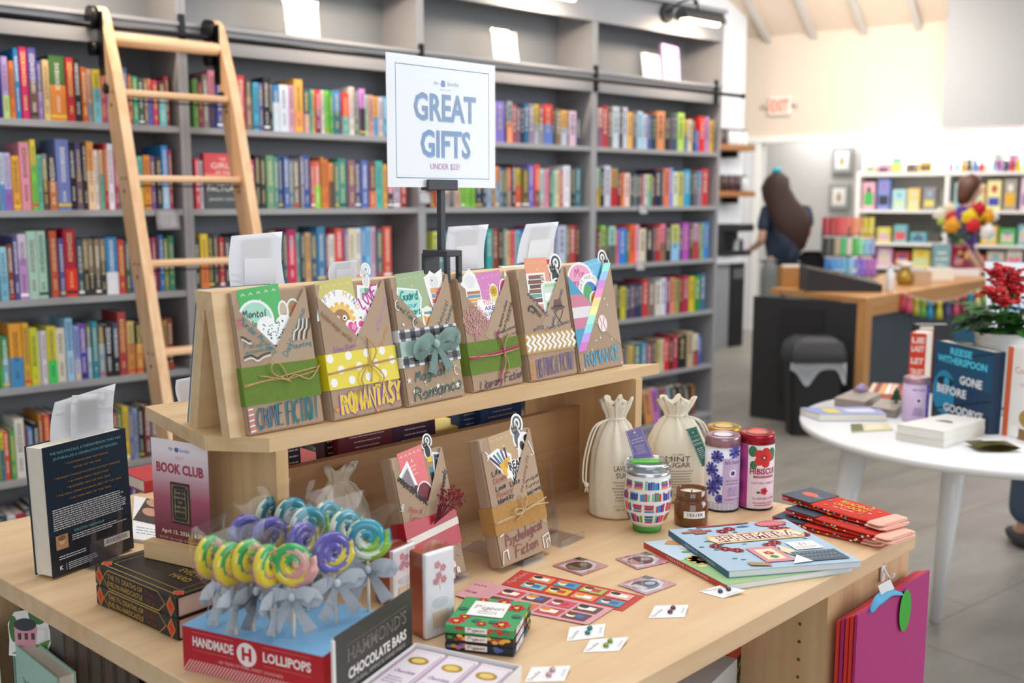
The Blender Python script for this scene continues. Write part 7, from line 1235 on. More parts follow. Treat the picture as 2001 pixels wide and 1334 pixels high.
for i in range(6):
    t = thing('tall_book', ['dark grey-brown tall book, nearest the edge behind the mint hardcover', 'second dark tall book behind the mint hardcover', 'third dark tall book behind the mint hardcover', 'fourth dark tall book behind the mint hardcover', 'fifth dark tall book behind the mint hardcover', 'sixth dark tall book behind the mint hardcover'][i], 'book', M=frame(tp(.045+.0225*i, 1.2, .42), -TY, ZU)); b = MB(); b.box(paint('6a655f', .6), (0, 0, 0), (.2, .002, .33)); b.box(paint('6a655f', .6), (0, .0195, 0), (.2, .0215, .33)); b.box('6a655f', (0, 0, 0), (.002, .0215, .33)); b.obj('cover', t); b = MB(); b.box(paint('7a7066', .8), (.002, .002, .003), (.196, .0195, .327)); b.obj('page_block', t)
t = thing('cream_card', 'cream card with small drawings at the lower left corner of the photo', 'card', M=frame(tp(-.02, 1.24, .42), -TY, ZU)); b = MB(); b.box('e9e6dc', (0, 0, 0), (.105, .002, .30)); b.obj('card', t); a = print_on(t); [a.disc(['3a6a5a', 'c89a6a', '6a5a4a'][i % 3], .03+.02*(i % 4), .28-.03*i, .008) for i in range(8)]; a.done('print', t)
# ================================================================ round white table at the right and its goods
RZ = .76; RC = V((3.35, 1.45, 0)); RW = paint('eceef0', .3, var=.01, coat=.2)
t = thing('round_table', 'round white table with splayed white legs at the right', 'table', (RC.x, RC.y, 0)); b = MB(); b.lathe(RW, [(.3, RZ-.03), (.565, RZ-.03), (.588, RZ-.022), (.592, RZ-.006), (.586, RZ), (.001, RZ)], 72); b.obj('tabletop', t)
for top_, foot in ((V((3.40, 1.56)), at(1826, 1214, 0)), (V((3.02, 1.72)), V((2.98, 1.80, 0))), (V((3.62, 1.3)), V((3.72, 1.15, 0)))):
    b = MB(); b.tube(RW, [V((foot.x, foot.y, .001))-V((RC.x, RC.y, 0)), V((top_.x, top_.y, RZ-.03))-V((RC.x, RC.y, 0))], [.017, .045], 16); b.obj('leg', t)
def rlay(quad, z1, th, cov, label, pages='e6e2d8', art=None, name='lying_book', cat_='book'):
    return lying(quad, z1, th, paint(cov, .45), name, label, cat_, pages and paint(pages, .8), art)
rlay(((1601, 809), (1733, 809), (1712, 794), (1563, 796)), RZ+.025, .0245, '8f9ac8', 'blue and yellow paperback lying at the left rim of the round table', art=lambda a, w, h: (a.rect('e0c850', w*.2, h*.2, w*.4, h*.8), a.rect('d8d8ea', w*.5, h*.3, w*.9, h*.7)))
rlay(((1749, 843), (1845, 860), (1926, 833), (1850, 822)), RZ+.0255, .025, 'e6e2de', 'lower of the two cream books stacked at the front of the round table')
rlay(((1752, 828), (1845, 843), (1926, 819), (1850, 808)), RZ+.052, .026, 'ece8e2', 'upper of the two cream books stacked at the front of the round table', art=lambda a, w, h: (a.disc('3a3838', w*.5, h*.55, w*.16, h*.05), a.rect('3a3838', w*.3, h*.5, w*.7, h*.53)))
rlay(((1664, 843), (1745, 838), (1735, 826), (1662, 828)), RZ+.005, .0045, 'd9cfa8', 'cream and olive sachet lying on the round table', None, lambda a, w, h: (a.rect('6a6a4a', 0, 0, w*.3, h), a.rect('e8e0c0', w*.4, h*.2, w*.8, h*.8)), 'tea_sachet', 'sachet')
rlay(((1630, 777), (1690, 785), (1722, 768), (1668, 760)), RZ+.03, .029, '9a8f86', 'taupe book box with a lilac sachet on it', '8f857c', None, 'book_box', 'box'); rlay(((1701, 795), (1750, 802), (1768, 784), (1722, 778)), RZ+.028, .027, '9a8f86', 'taupe book box with a tiny tree ornament, beside the purple tin', '8f857c', None, 'book_box', 'box')
rlay(((1694, 768), (1762, 770), (1768, 750), (1706, 748)), RZ+.02, .0195, 'c8705a', 'small patchwork printed box behind the taupe ones', None, lambda a, w, h: [a.rect(['e8c8b0', '8a2a2a', 'e0a050', 'e8e4e0'][i % 4], w*i/6, 0, w*(i+.8)/6, h) for i in range(6)], 'printed_box', 'box')
q = at(1683, 764, RZ+.031); t = thing('lilac_pouch', 'crumpled lilac pouch on the taupe box', 'pouch', q); b = MB(); rg = random.Random(4); b.sheet(paint('c3b2d8', .4), [[(-.04+.08*j/6, -.02+.04*i/4, .004+.022*math.sin(math.pi*j/6)*math.sin(math.pi*i/4)+rg.uniform(0, .006)) for j in range(7)] for i in range(5)], .002); b.obj('pouch', t)
q = at(1751, 786, RZ+.0285); t = thing('tree_ornament', 'tiny dark green tree ornament on the round table', 'ornament', q); b = MB(); b.cyl('5a4030', (0, 0, 0), (0, 0, .012), .004, n=8); b.obj('trunk', t); b = MB(); [b.cyl(paint('2f5a3a', .8), (0, 0, .01+.012*i), (0, 0, .03+.012*i), .022-.005*i, .002, 12) for i in range(3)]; b.obj('foliage', t)
def rstand(BL, BR, ytl, d, cov, label, sl, artf=None, name='hardcover_book', lean=.02, spine_face=False):
    P = at(BL[0], BL[1], RZ+.0005); Q = at(BR[0], BR[1], RZ+.0005); ux = (Q-P).normalized(); w = (Q-P).length; h = solve_up(P, ZU, ytl); t = stand_book(name, label, P, ux, w, h, d, paint(cov, .4), lean, spine_left=sl)
    if artf: a = print_on(t); artf(a, w, h); a.done('cover_print', t)
    return t
def goneart(a, w, h):
    a.rect('0e4a6a', 0, h*.5, w, h); a.rect('0f2f48', 0, 0, w, h*.2); a.disc('1f8ab0', w*.2, h*.36, w*.2, h*.28); a.disc('0a2030', w*.22, h*.5, w*.15, h*.06); a.disc('2fa0c8', w*.24, h*.5, w*.05)
    a.line('0a1c2a', [(0, h*.72), (w, h*.98)], h*.015); a.line('0a1c2a', [(0, h*.1), (w, h*.4)], h*.02)
    a.text('4fd0f0', 'REESE', w*.46, h*.86, h*.085, wid=w*.38, bold=.03); a.text('4fd0f0', 'WITHERSPOON', w*.48, h*.745, h*.085, wid=w*.86, bold=.03)
    for s_, u_, v_, ww in (('GONE', .66, .52, .38), ('BEFORE', .34, .35, .52), ('GOODBYE', .56, .13, .68)): a.text('e2e6e8', s_, w*u_, h*v_, h*.1, wid=w*ww, bold=.03)
rstand((1819, 812), (1930, 849), 664, .042, '123a58', 'dark blue hardcover GONE BEFORE GOODBYE standing on the round table', False, goneart)
rstand((1773, 768), (1804, 771), 650, .13, 'd23a26', 'red and orange book standing behind the purple tin on the round table', True, lambda a, w, h: (a.rect('e8823a', 0, 0, w, h*.22), [a.text('f2dcd0', s_, w*.5, h*v_, h*.09, wid=w*.8, bold=.04) for s_, v_ in (('LIE', .84), ('LAST', .7), ('LET', .5), ('TRUST', .32))]))
rstand((1786, 748), (1852, 748), 634, .05, '25262c', 'black hardcover standing behind the red book', True, lambda a, w, h: a.rect('d8d4cc', w*.1, h*.9, w*.5, h*.97)); rstand((1858, 748), (1905, 752), 640, .03, '1f5470', 'teal hardcover standing beside the plant pot', True, lambda a, w, h: a.rect('b8a870', w*.2, h*.7, w*.8, h*.74))
rstand((1957, 849), (2035, 870), 676, .03, 'eae6e4', 'white book with orange spine and a bird on its cover, at the right edge', True, lambda a, w, h: (a.rect('d8643a', 0, 0, w*.14, h), a.text('d87a78', 'Cor', w*.36, h*.72, h*.07), a.text('e0b0b0', 'VIR', w*.42, h*.58, h*.04), a.disc('b08a4a', w*.62, h*.24, w*.22, h*.1), a.disc('c8783a', w*.7, h*.3, w*.12, h*.06), a.rect('8a6a40', w*.4, 0, w, h*.12), a.rect('f2f0ea', w*.2, h*.02, w*.42, h*.14)))
for i in range(3): rlay(((1938, 796-18*i), (1962, 800-18*i), (1975, 786-18*i), (1950, 782-18*i)), RZ+.022*(i+1), .0215, ['3a4048', '2c3038', '4a4f58'][i], ['bottom dark book of the stack under the plant pot', 'middle dark book of the stack under the plant pot', 'top dark book of the stack under the plant pot'][i])
# purple tea tin
P = at(1787, 822, RZ); k = (P-EYEP).dot(FW)/F; t = thing('tea_canister', 'lilac tea canister with purple flowers on the round white table', 'tea tin', (P.x, P.y, RZ+.0006), YAW-math.pi/2); r = 24*k; H_ = solve_up(P, ZU, 733)-.004
b = MB(); b.lathe(paint('cdb6d8', .35), [(r*.95, 0), (r, .003), (r, H_*.87)], 32); b.obj('canister_body', t); b = MB(); b.lathe(paint('b08a98', .25, .5), [(r*1.03, H_*.87), (r*1.03, H_*.97), (r*.9, H_), (.001, H_)], 32); b.obj('lid', t); a = Art(round_face(r), .0008, curved=True); a.rect('4f4fa8', r*.5, .004, r*1.5, H_*.85, 8); [a.flower('7f7ad0', r*u_, H_*v_, r*.3, 7, '2a2a5a') for u_, v_ in ((.85, .7), (.95, .4), (.9, .15))]; a.disc('f2ecf6', -r*.15, H_*.5, r*.24); a.disc('3a2a5a', -r*.15, H_*.5, r*.15); a.text('5a4a80', 'daily beauty', -r*.15, H_*.72, H_*.06, wid=r*1.0); a.lines('7a6a98', -r*.6, r*.3, H_*.32, H_*.05, 4, H_*.02, .3, 2, 'c'); a.done('label', t)
P = at(1952, 884, RZ); t = thing('gold_pouch', 'olive gold pouch lying open towards us on the round table', 'pouch', P, YAW-math.pi/2); GP = paint('8f8440', .3, .4); b = MB()
for s_ in (1, -1): b.sheet(GP, [[(-.065+.13*j/8, .09*i/5, .013+s_*.012*math.sin(math.pi*j/8)*(1-i/5*.6)) for j in range(9)] for i in range(6)], .0006)
b.obj('pouch', t); a = Art(lambda u, v, h: V((u, v, .026-.03*v+h)), .0015); a.rect('d8d8d8', -.03, .04, .03, .06); a.done('label', t)
# kalanchoe in a ribbed white pot
P = at(1946, 790, RZ+.0665); k = (P-EYEP).dot(FW)/F; t = thing('potted_kalanchoe', 'potted plant with red flower clusters in a ribbed white pot on the round table', 'potted plant', (P.x, P.y, RZ+.0665)); r = 47*k; H_ = solve_up(P, ZU, 648)
b = MB(); prof = [(r*.6, 0)]+[(r*(.64+.34*i/24)+(.0018 if i % 2 else 0), H_*(i/24)) for i in range(25)]+[(r*1.02, H_), (r*.95, H_), (r*.9, H_*.9), (.001, H_*.88)]; b.lathe(paint('dcdad6', .5), prof, 40); b.obj('pot', t)
rg = random.Random(11); LG = [paint('3f8a2c', .4, var=.15), paint('2f6f24', .4, var=.15)]
lf = MB(); st = MB(); fl = MB(); RD = [paint('c01420', .5), paint('d82a2a', .5), paint('98101c', .5)]
for i in range(70):
    an = rg.uniform(0, 6.28); R_ = r*rg.uniform(.5, 1.7); z = H_+rg.uniform(-.0, .09); c = V((R_*math.cos(an), R_*math.sin(an), z)); d = V((math.cos(an), math.sin(an), rg.uniform(-.3, .5))).normalized(); sd = d.cross(ZU).normalized(); L_ = rg.uniform(.05, .078); g = []
    for q in (0, .25, .5, .75, 1): wv = .036*math.sin(math.pi*(q*.86+.1)); p_ = c-d*L_*.4+d*L_*q+ZU*(-.02*q*q); g.append([p_-sd*wv, p_+ZU*-.004, p_+sd*wv])
    lf.sheet(LG[i % 2], g, .0008)
for cx, cy, cz, n_, R_ in ((-.01, 0, .185, 30, .05), (.075, .0, .15, 18, .032), (.085, .02, .105, 14, .028), (-.085, .0, .135, 14, .03), (-.06, -.03, .11, 14, .03), (.0, -.04, .14, 12, .03)):
    for j in range(3): st.tube(LG[0], smooth([(rg.uniform(-.02, .02), rg.uniform(-.02, .02), H_), (cx*.5, cy*.5, H_+cz*.5), (cx+rg.uniform(-.02, .02), cy, H_+cz-.01)]), .0018, 5)
    for j in range(int(n_*1.5)):
        p_ = V((cx+rg.gauss(0, R_*.55), cy+rg.gauss(0, R_*.5), H_+cz+rg.gauss(0, R_*.32)))
        for q in range(4): an = q*1.57+j; fl.ball(RD[(j+q) % 3], p_+V((.009*math.cos(an), .009*math.sin(an), .002*(q-1))), .0088, (1, 1, .55), 4)
st.obj('stem', t); tag(lf.obj('foliage', t), None, None, None, 'stuff'); tag(fl.obj('blossom', t), None, None, None, 'stuff')
# second acrylic sign behind the plant
P = at(1935, 745, RZ); P = P+FH*.08; nn = FH; c = [on(x, y, P, nn) for x, y in ((1932, 690), (2032, 692), (2022, 514), (1925, 511))]; t = thing('promotion_sign', 'second white sign with a blue border behind the potted plant, cut by the right edge', 'sign', c[0]); o = V(t.location); c = [q-o for q in c]; b = MB(); flat(b, paint('eef2f6', .45), c, .004); b.obj('paper_insert', t); a, w, h = artq(c); a.border('7f95b8', w*.09, h*.07, w*.93, h*.93, .0025); a.disc('5a78a8', w*.52, h*.7, w*.05); a.text('8a9bb4', 'books', w*.66, h*.68, h*.04); [a.text('6f93bb', s_, w*.52, h*v_, h*.13, wid=w*.6, bold=.04) for s_, v_ in (('GREAT', .45), ('READS', .25))]; a.done('lettering', t)
zf = c[0].z+o.z; b = MB(); b.cyl(DK, ((c[0]+c[1])/2), V(((c[0]+c[1])/2).to_tuple()[:2]+(RZ+.001-o.z,)), .008, n=10); b.obj('pole', t); b = MB(); b.lathe(DK, [(.06, 0), (.06, .006), (.001, .008)], 24, Matrix.Translation(V(((c[0]+c[1])/2).to_tuple()[:2]+(RZ+.0006-o.z,)))); b.obj('base', t)
# ================================================================ service counter
CZ = .88; cA = at(1505, 563, CZ); cB = at(1694, 583, CZ); cC = at(1932, 545, CZ); lx_ = (cC-cB).normalized(); ly_ = V((-lx_.y, lx_.x, 0)); dA = (cA-cB).dot(ly_); LC = (cC-cB).length
CM = frame((cB.x, cB.y, 0), lx_, ZU); OAK = wood('c8935a', 'b57f48', 'x', .45); OAKZ = wood('c8935a', 'b57f48', 'z', .45)
t = thing('service_counter', 'dark service counter with oak trim in the middle distance', 'counter', M=CM); sk = (cA-cB).dot(lx_)
b = MB(); b.prism(OAK, [(0, 0), (LC+.3, 0), (LC+.3, dA), (sk, dA)], CZ-.035, CZ); b.obj('countertop', t); b = MB(); b.box(OAK, (.03, .0, CZ-.12), (LC+.3, .03, CZ-.036)); b.obj('apron', t)
b = MB(); b.box(OAKZ, (.0, -.002, 0), (.085, .06, CZ-.036)); b.obj('corner_post', t); b = MB(); b.box(paint('36414c', .5), (.085, .02, 0), (LC+.3, .04, CZ-.12)); b.obj('front_panel', t)
b = MB(); b.box(paint('2b2c2e', .5), (.0, .06, 0), (.03, dA-.02, CZ-.036)); b.box(paint('232426', .5), (-.006, .28, .12), (0, .6, CZ-.1)); b.obj('end_panel', t)
def ct(px, py): return at(px, py, CZ+.0006)
def cthing(px, py, name, label, cat_, group=None, rz=None): P = ct(px, py); return thing(name, label, cat_, P, (YAW-math.pi/2) if rz is None else rz, group), (P-EYEP).dot(FW)/F
t, k = cthing(1552, 560, 'cork_box', 'square cork box at the left end of the service counter', 'box'); b = MB(); b.box(paint('b07f4c', .9, var=.25, scale=60), (-25*k, 0, 0), (25*k, .14, 38*k), .006); b.obj('box_body', t); b = MB(); [b.box(paint('e8e6e0', .6), (-20*k+.04*i, .03, 38*k), (-8*k+.04*i, .1, 42*k)) for i in range(3)]; b.obj('paper_sheets', t)
t, k = cthing(1650, 570, 'black_tray', 'sloping black tray of small goods on the service counter', 'tray'); b = MB(); b.hull8(paint('1c1c1e', .5), [(-72*k, 0, 0), (72*k, -.02, 0), (72*k, .22, 0), (-72*k, .22, 0)], [(-72*k, 0, 46*k), (72*k, -.02, 14*k), (72*k, .22, 22*k), (-72*k, .22, 50*k)]); b.obj('tray_body', t); b = MB(); rg = random.Random(2); [b.ball(paint(rg.choice(['c8c4c0', 'b89a5a', 'e8e6e2']), .4), (rg.uniform(-60, 40)*k, .06+.1*rg.random(), 40*k-12*k*0+rg.uniform(-4, 2)*k), .012, (1.4, .6, .6), 6) for i in range(10)]; tag(b.obj('small_good', t), None, None, None, 'stuff')
# tiered pen rack: pens are things
P = ct(1680, 548)+FH*.2; k = (P-EYEP).dot(FW)/F; t = thing('pen_rack', 'black tiered wire rack of coloured markers on the service counter', 'rack', P, YAW-math.pi/2); b = MB()
for x in (-52*k, 0, 50*k): b.cyl(BLKM, (x, .1, 0), (x, .1, 100*k), .006, n=8)
for i, zz in enumerate((4, 46, 88)): b.box(BLKM, (-54*k, -.02+.05*i, zz*k*.94), (52*k, .05+.05*i, zz*k*.94+.006))
b.obj('wire_frame', t); n = 0; CS = [['3a7ac8', '4a9ae0', '5aa8e8', '6ab8e8', '8ac8f0', '7a8ae0', '8a6ad8', 'a868c8', 'b070c0'], ['2a2624', '3a3a2a', 'b8a890', '4ac070', 'd8d4cc', '4aba4a', '8ae0b0', '8ac8e8', '98a8d8'], ['a81424', 'a81424', 'c8303a', 'e0585a', 'e8706a', 'e8845a', 'e0985a', 'd8c84a', 'e0d860']]
for i in range(3):
    for j in range(9):
        b = MB(); c = CS[i][j]; x = (-48+11.5*j)*k; b.box(paint(c, .4), (-4.6*k, 0, 0), (4.6*k, .02, 34*k), .003); o = b.obj('marker_set'); o.matrix_world = t.matrix_world @ Matrix.Translation((x, .0+.05*i, (4+42*i)*k*.94+.0065)) if False else Matrix.Translation(P) @ Matrix.Rotation(YAW-math.pi/2, 4, 'Z') @ Matrix.Translation((x, .0+.05*i, (4, 46, 88)[i]*k*.94+.0066))
        tag(o, '%s marker set, %s from left on the %s tier of the pen rack' % (hue_name(c), ordn(j), ['lowest', 'middle', 'top'][i]), 'marker set', 'marker sets on the tiered rack')
t, k = cthing(1738, 568, 'white_bottle', 'slim white bottle at the corner of the service counter', 'bottle'); b = MB(); b.lathe(paint('e8e8ec', .35), [(7*k, 0), (7.5*k, .004), (7.5*k, 36*k), (4*k, 42*k), (4*k, 46*k), (.001, 46*k)], 20); b.obj('bottle_body', t); b = MB(); b.cyl('d8d8dc', (0, 0, 46*k), (0, 0, 52*k), 4.4*k, n=16); b.obj('cap', t)
t, k = cthing(1768, 556, 'gold_jar', 'round gold jar with a pale lid on the service counter', 'jar'); b = MB(); b.lathe(paint('b09040', .25, .6), [(12*k, 0), (17*k, 6*k), (17*k, 20*k), (9*k, 28*k), (9*k, 34*k), (.001, 34*k)], 24); b.obj('jar_body', t); b = MB(); b.cyl('e4e2de', (0, 0, 34*k), (0, 0, 44*k), 13*k, n=20); b.obj('lid', t)
for px, py, w_, h_, c_, lab in ((1800, 556, 20, 26, 'c8a888', 'tan card box on the service counter'), (1838, 548, 26, 24, 'efe9dc', 'cream card holder on the service counter'), (1885, 540, 30, 14, 'ece8e8', 'stack of white papers before the maroon vase')):
    t, k = cthing(px, py, 'card_box', lab, 'box'); b = MB(); b.box(c_, (-w_*k, 0, 0), (w_*k, .08, h_*k), .003); b.obj('box_body', t)
t, k = cthing(1838, 541, 'standing_book', 'pale teal book standing on the service counter', 'book'); b = MB(); b.box('7fa8b0', (-17*k, .0, 0), (17*k, .004, 64*k)); b.box('7fa8b0', (-17*k, .03, 0), (17*k, .034, 64*k)); b.box('7fa8b0', (-17*k, 0, 0), (-16*k, .034, 64*k)); b.obj('cover', t); b = MB(); b.box(PAGES, (-16*k, .004, .003), (16*k, .03, 63*k)); b.obj('page_block', t); a = print_on(t); a.lines('d8e4e4', -12*k, 12*k, 45*k, 12*k, 3, 4*k, .3, 2, 'c'); a.done('cover_print', t)
P = ct(1880, 538)+FH*.12; k = (P-EYEP).dot(FW)/F; t = thing('flower_vase', 'maroon vase holding a bouquet of red, yellow and white flowers', 'vase of flowers', P, YAW-math.pi/2); b = MB(); b.lathe(paint('8a1838', .2, coat=.4), [(20*k, 0), (30*k, 8*k), (30*k, 22*k), (18*k, 32*k), (20*k, 50*k), (24*k, 58*k), (20*k, 57*k), (.001, 40*k)], 28); b.obj('vase', t); b = MB(); b.disc if 0 else None; [b.ball(paint('d8a860', .4), (rg.uniform(-16, 16)*k, -24*k, rg.uniform(8, 44)*k), 4*k, (1, .3, 1), 6) for i in range(6)]; b.obj('vase_pattern', t)
b = MB(); [b.tube(LG[0], smooth([(rg.uniform(-10, 10)*k, 0, 45*k), (x*.5*k, 0, 80*k), (x*k, 0, z*k)]), 1.4*k, 5) for x, z in ((-32, 112), (-10, 118), (10, 120), (30, 114), (46, 100), (-44, 104), (0, 98))]; b.obj('stem', t); b = MB()
for i in range(50): c = V((rg.uniform(-42, 46)*k, rg.uniform(-22, 22)*k, rg.uniform(66, 112)*k)); d = V((rg.uniform(-1, 1), rg.uniform(-1, 1), rg.uniform(-.4, .8))).normalized(); s_ = d.orthogonal().normalized(); b.sheet(LG[i % 2], [[c+d*12*k*q-s_*4*k*math.sin(math.pi*q), c+d*12*k*q+s_*4*k*math.sin(math.pi*q)] for q in (.05, .4, .7, .98)], .0006)
tag(b.obj('foliage', t), None, None, None, 'stuff')
for x, y, z, c_, R_ in ((28, -14, 128, 'c8102a', 15), (-24, -16, 112, 'c02028', 12), (16, -24, 96, 'd0182a', 15), (10, -18, 112, 'e8c81c', 17), (46, -10, 112, 'e8a010', 17), (-24, -22, 96, 'e09a18', 17), (-20, 0, 128, 'e8d8b8', 12), (-44, -8, 118, 'e8e6d8', 13), (48, -16, 84, 'f0f0f0', 16), (64, 0, 112, 'eae8dc', 12), (-38, -10, 104, 'b8c860', 10), (58, 0, 122, 'd8d890', 9)):
    b = MB(); c = V((x*k, y*k, z*k))
    for q in range(14): an = q*2.4; rr_ = R_*k*math.sqrt((q+.5)/14)*.72; b.ball(paint(c_, .5, var=.15), c+V((rr_*math.cos(an), -R_*k*.5+rr_*.5, rr_*math.sin(an))), R_*k*.36, (1, .6, 1), 5)
    b.obj('blossom', t)
# tassel garland pinned along the counter front
def cf(px, py): return on(px, py, cB-ly_*.012, ly_)
t = thing('tassel_garland', 'garland of coloured tassels hung along the front of the service counter', 'garland', cf(1765, 575)); o = V(t.location); PX = [1764, 1777, 1791, 1804, 1818, 1836, 1853, 1869, 1883, 1897, 1911, 1924]; SY = [572, 577, 582, 585, 588, 588, 586, 582, 577, 571, 566, 562]
b = MB(); b.tube('d8d4cc', [cf(x, y)-o for x, y in zip(PX, SY)], .003, 6); b.obj('cord', t)
for i, (x, y) in enumerate(zip(PX, SY)):
    c_ = ['b83a50', 'd85a78', 'b8b04a', '6ab04a', '3a9ac0', 'd8cc48', '5a5a88', 'd85a7a', 'a83a4a', '2aa0c8', 'e0d890', '8ab860'][i]; b = MB(); p0 = cf(x, y)-o; p1 = cf(x-2, y+34)-o; b.tube(paint(c_, .8, var=.2, scale=120), [p0, p0.lerp(p1, .15), p0.lerp(p1, .25), p0.lerp(p1, .6), p1], [.008, .018, .012, .022, .030], 10); b.obj('tassel', t)
# ================================================================ bin, coffee counter, wooden shelves
P = at(1588, 850, 0)-FH*.06; k = (P-EYEP).dot(FW)/F; t = thing('waste_bin', 'black waste bin with a domed lid and a grey liner in front of the counter', 'bin', P, YAW-math.pi/2); w_ = 52*k; hB = solve_up(P, ZU, 706)
def rrect(w, d, n=6, r=.04): return [(sx*(w-r)+r*math.cos(a_), sy*(d-r)+r*math.sin(a_)) for sx, sy, q0 in ((1, 1, 0), (-1, 1, 90), (-1, -1, 180), (1, -1, 270)) for a_ in [math.radians(q0+90*i/n) for i in range(n+1)]]
b = MB(); lo, hi = rrect(w_*.86, .09), rrect(w_*1.0, .115); n = len(lo); b.raw(paint('18181a', .5), [(x, y+.12, .001) for x, y in lo]+[(x, y+.12, hB) for x, y in hi], [tuple(range(n))[::-1]]+[(i, (i+1) % n, n+(i+1) % n, n+i) for i in range(n)]); b.obj('bin_body', t)
b = MB(); rings = [(1.06, hB-.01), (1.1, hB), (1.08, hB+.05), (.98, hB+.11), (.7, hB+.145), (.2, hB+.155)]; g = [[(x, y+.12, z) for x, y in rrect(w_*f, .12*f)] for f, z in rings]; [r_.append(r_[0]) for r_ in g]; b.sheet(paint('333336', .5), g); b.obj('lid', t)
b = MB(); g = []; n = 28
for i in range(n+1):
    x = -w_*1.04+2*w_*1.04*i/n; dz = .05+.11*math.exp(-((i/n-.3)/.16)**2)+.10*math.exp(-((i/n-.98)/.1)**2); g.append([(x, .12-.122, hB-.008), (x, .12-.127, hB-dz*.5), (x, .12-.124, hB-dz)])
b.sheet(paint('b8bcc2', .35), g, .001); b.obj('bin_liner', t)
kz = at(1458, 505, .9); t = thing('coffee_counter', 'grey coffee counter beyond the right end of the bookcase', 'counter', (kz.x, kz.y, 0)); yc = 6.94-kz.y; b = MB(); b.box(paint('c9ced6', .3), (-2.4, -.02, .86), (0, yc, .9), .004); b.obj('countertop', t); b = MB(); b.box(paint('8f949c', .5), (-2.38, .02, .0), (-.24, yc, .86)); b.obj('cabinet', t); b = MB(); b.box(paint('1e1f22', .3), (-.24, .0, .0), (-.02, yc, .86)); b.box('55585e', (-.22, -.012, .7), (-.04, 0, .8)); b.obj('black_fridge', t)
P = at(1428, 498, .9); t = thing('coffee_machine', 'black coffee machine on the coffee counter', 'coffee machine', (P.x, P.y-.1, .9006)); b = MB(); b.box(BLK, (-.16, -.1, 0), (.1, .2, .06), .01); b.box(BLK, (-.16, .08, .06), (.1, .2, .26), .01); b.box(BLK, (-.17, -.12, .26), (.11, .2, .34), .012); b.obj('machine_body', t); b = MB(); b.lathe(glass('c8d0d4'), [(.05, 0), (.055, .02), (.05, .1), (.03, .12)], 20, Matrix.Translation((-.03, -.02, .062))); b.obj('carafe', t)
P = at(1452, 496, .9); t = thing('bread_box', 'low wooden tray on the coffee counter beside the woman', 'tray', (P.x, P.y+.1, .9006)); b = MB(); b.box(wood('a8733c', '8a5a2c', 'x'), (-.16, 0, 0), (.14, .2, .09), .01); b.obj('tray_body', t)
for i, (py, lab) in enumerate(((290, 'upper wooden wall shelf with clear jars beside the bookcase'), (379, 'lower wooden wall shelf with dark jars beside the bookcase'))):
    p = on(1476, py, (0, 6.68, 0), (0, 1, 0)); t = thing('wall_shelf', lab, 'shelf', (p.x, 6.68, p.z)); b = MB(); b.box(wood('9a6632', '7f5226', 'x'), (-1.6, 0, -.03), (0, .262, .03), .004); b.obj('shelf_board', t); b = MB(); [b.box(BLKM, (x, .05, -.1), (x+.02, .262, -.03)) for x in (-.25, -1.2)]; b.obj('bracket', t)
    for j in range(6):
        c_ = [['d8a8a0', 'c89a90', '3a3a40', 'e0e4e8', 'dfe4e8', 'e4e8ec'], ['6ab0a0', '5a3a30', '3a2a28', '4a2a30', '3a2a38', 'c8ccd0']][i][j]; x = p.x-.62+.115*j; o = thing('storage_jar', '%s jar, %s from left on the %s wooden wall shelf' % (hue_name(c_), ordn(j), ['upper', 'lower'][i]), 'jar', (x, 6.81, p.z+.0306), group='jars on the wooden wall shelves')
        b = MB(); b.lathe(paint(c_, .3), [(.045, 0), (.05, .005), (.05, .13), (.035, .15), (.001, .15)], 18); b.obj('jar_body', o); b = MB(); b.cyl('8a8a8e', (0, 0, .15), (0, 0, .175), .04, n=16); b.obj('lid', o)
# ================================================================ EXIT sign, frames, white shelving with goods
p = onfar(1525, 207, -.02); t = thing('exit_sign', 'red lettered EXIT sign with two small lamps on the beige wall', 'exit sign', M=frame(p, FD, ZU)); kx = (p-EYEP).dot(FW)/F; b = MB(); b.box(paint('e9e2d8', .5), (-22*kx, -.03, -18*kx), (22*kx, .015, 18*kx), .008); b.obj('sign_body', t); a = Art(front(-.03), .001); a.text(emit('ff4a2a', 1.6), 'EXIT', 0, -11*kx, 22*kx, wid=36*kx, bold=.03); a.done('lettering', t)
for s_ in (-1, 1): b = MB(); b.cyl('c8c0b8', (s_*24*kx, 0, 0), (s_*34*kx, -.02, 2*kx), 3.4*kx, 5.5*kx, 12); b.obj('side_lamp', t)
for i, (px, py, lab) in enumerate(((1646, 313, 'upper grey framed print on the wall through the doorway'), (1640, 384, 'lower grey framed print on the wall through the doorway'))):
    p = onfar(px, py, 1.27); k = (p-EYEP).dot(FW)/F; t = thing('framed_print', lab, 'picture', M=frame(p, FD, ZU)); w_, h_ = 20*k, 25*k; b = MB(); b.box('8f918f', (-w_, -.02, -h_), (w_, .02, h_), .006); b.obj('frame', t); a = Art(front(-.02), .001); a.rect('e4e2da', -w_*.62, -h_*.66, w_*.62, h_*.66); a.disc('a8845a', 0, -h_*.1, w_*.22, h_*.3); a.disc('8a6a4a', 0, h_*.18, w_*.1, h_*.14); a.done('print', t)
SHW = paint('f2efe9', .5, var=.01); sL = s_of(1668, 470, -.42); sR = SB+2.3; zsh = [onfar(1750, y, -.42).z for y in (520, 474, 410, 338)]
t = thing('shelving_unit', 'white wall shelving crowded with colourful goods behind the service counter', 'shelving', M=frame(farpt(sL, -.42, 0), FD, ZU)); LW_ = sR-sL; xs_ = [0, s_of(1842, 440, -.42)-sL, LW_-.03]
for x in xs_: b = MB(); b.box(SHW, (x, 0, 0), (x+.04, .40, zsh[3]+.02)); b.obj('side_panel', t)
for z in zsh+[.1, .3]: b = MB(); b.box(SHW, (.04, .0, z-.03), (LW_-.03, .40, z)); b.obj('shelf', t)
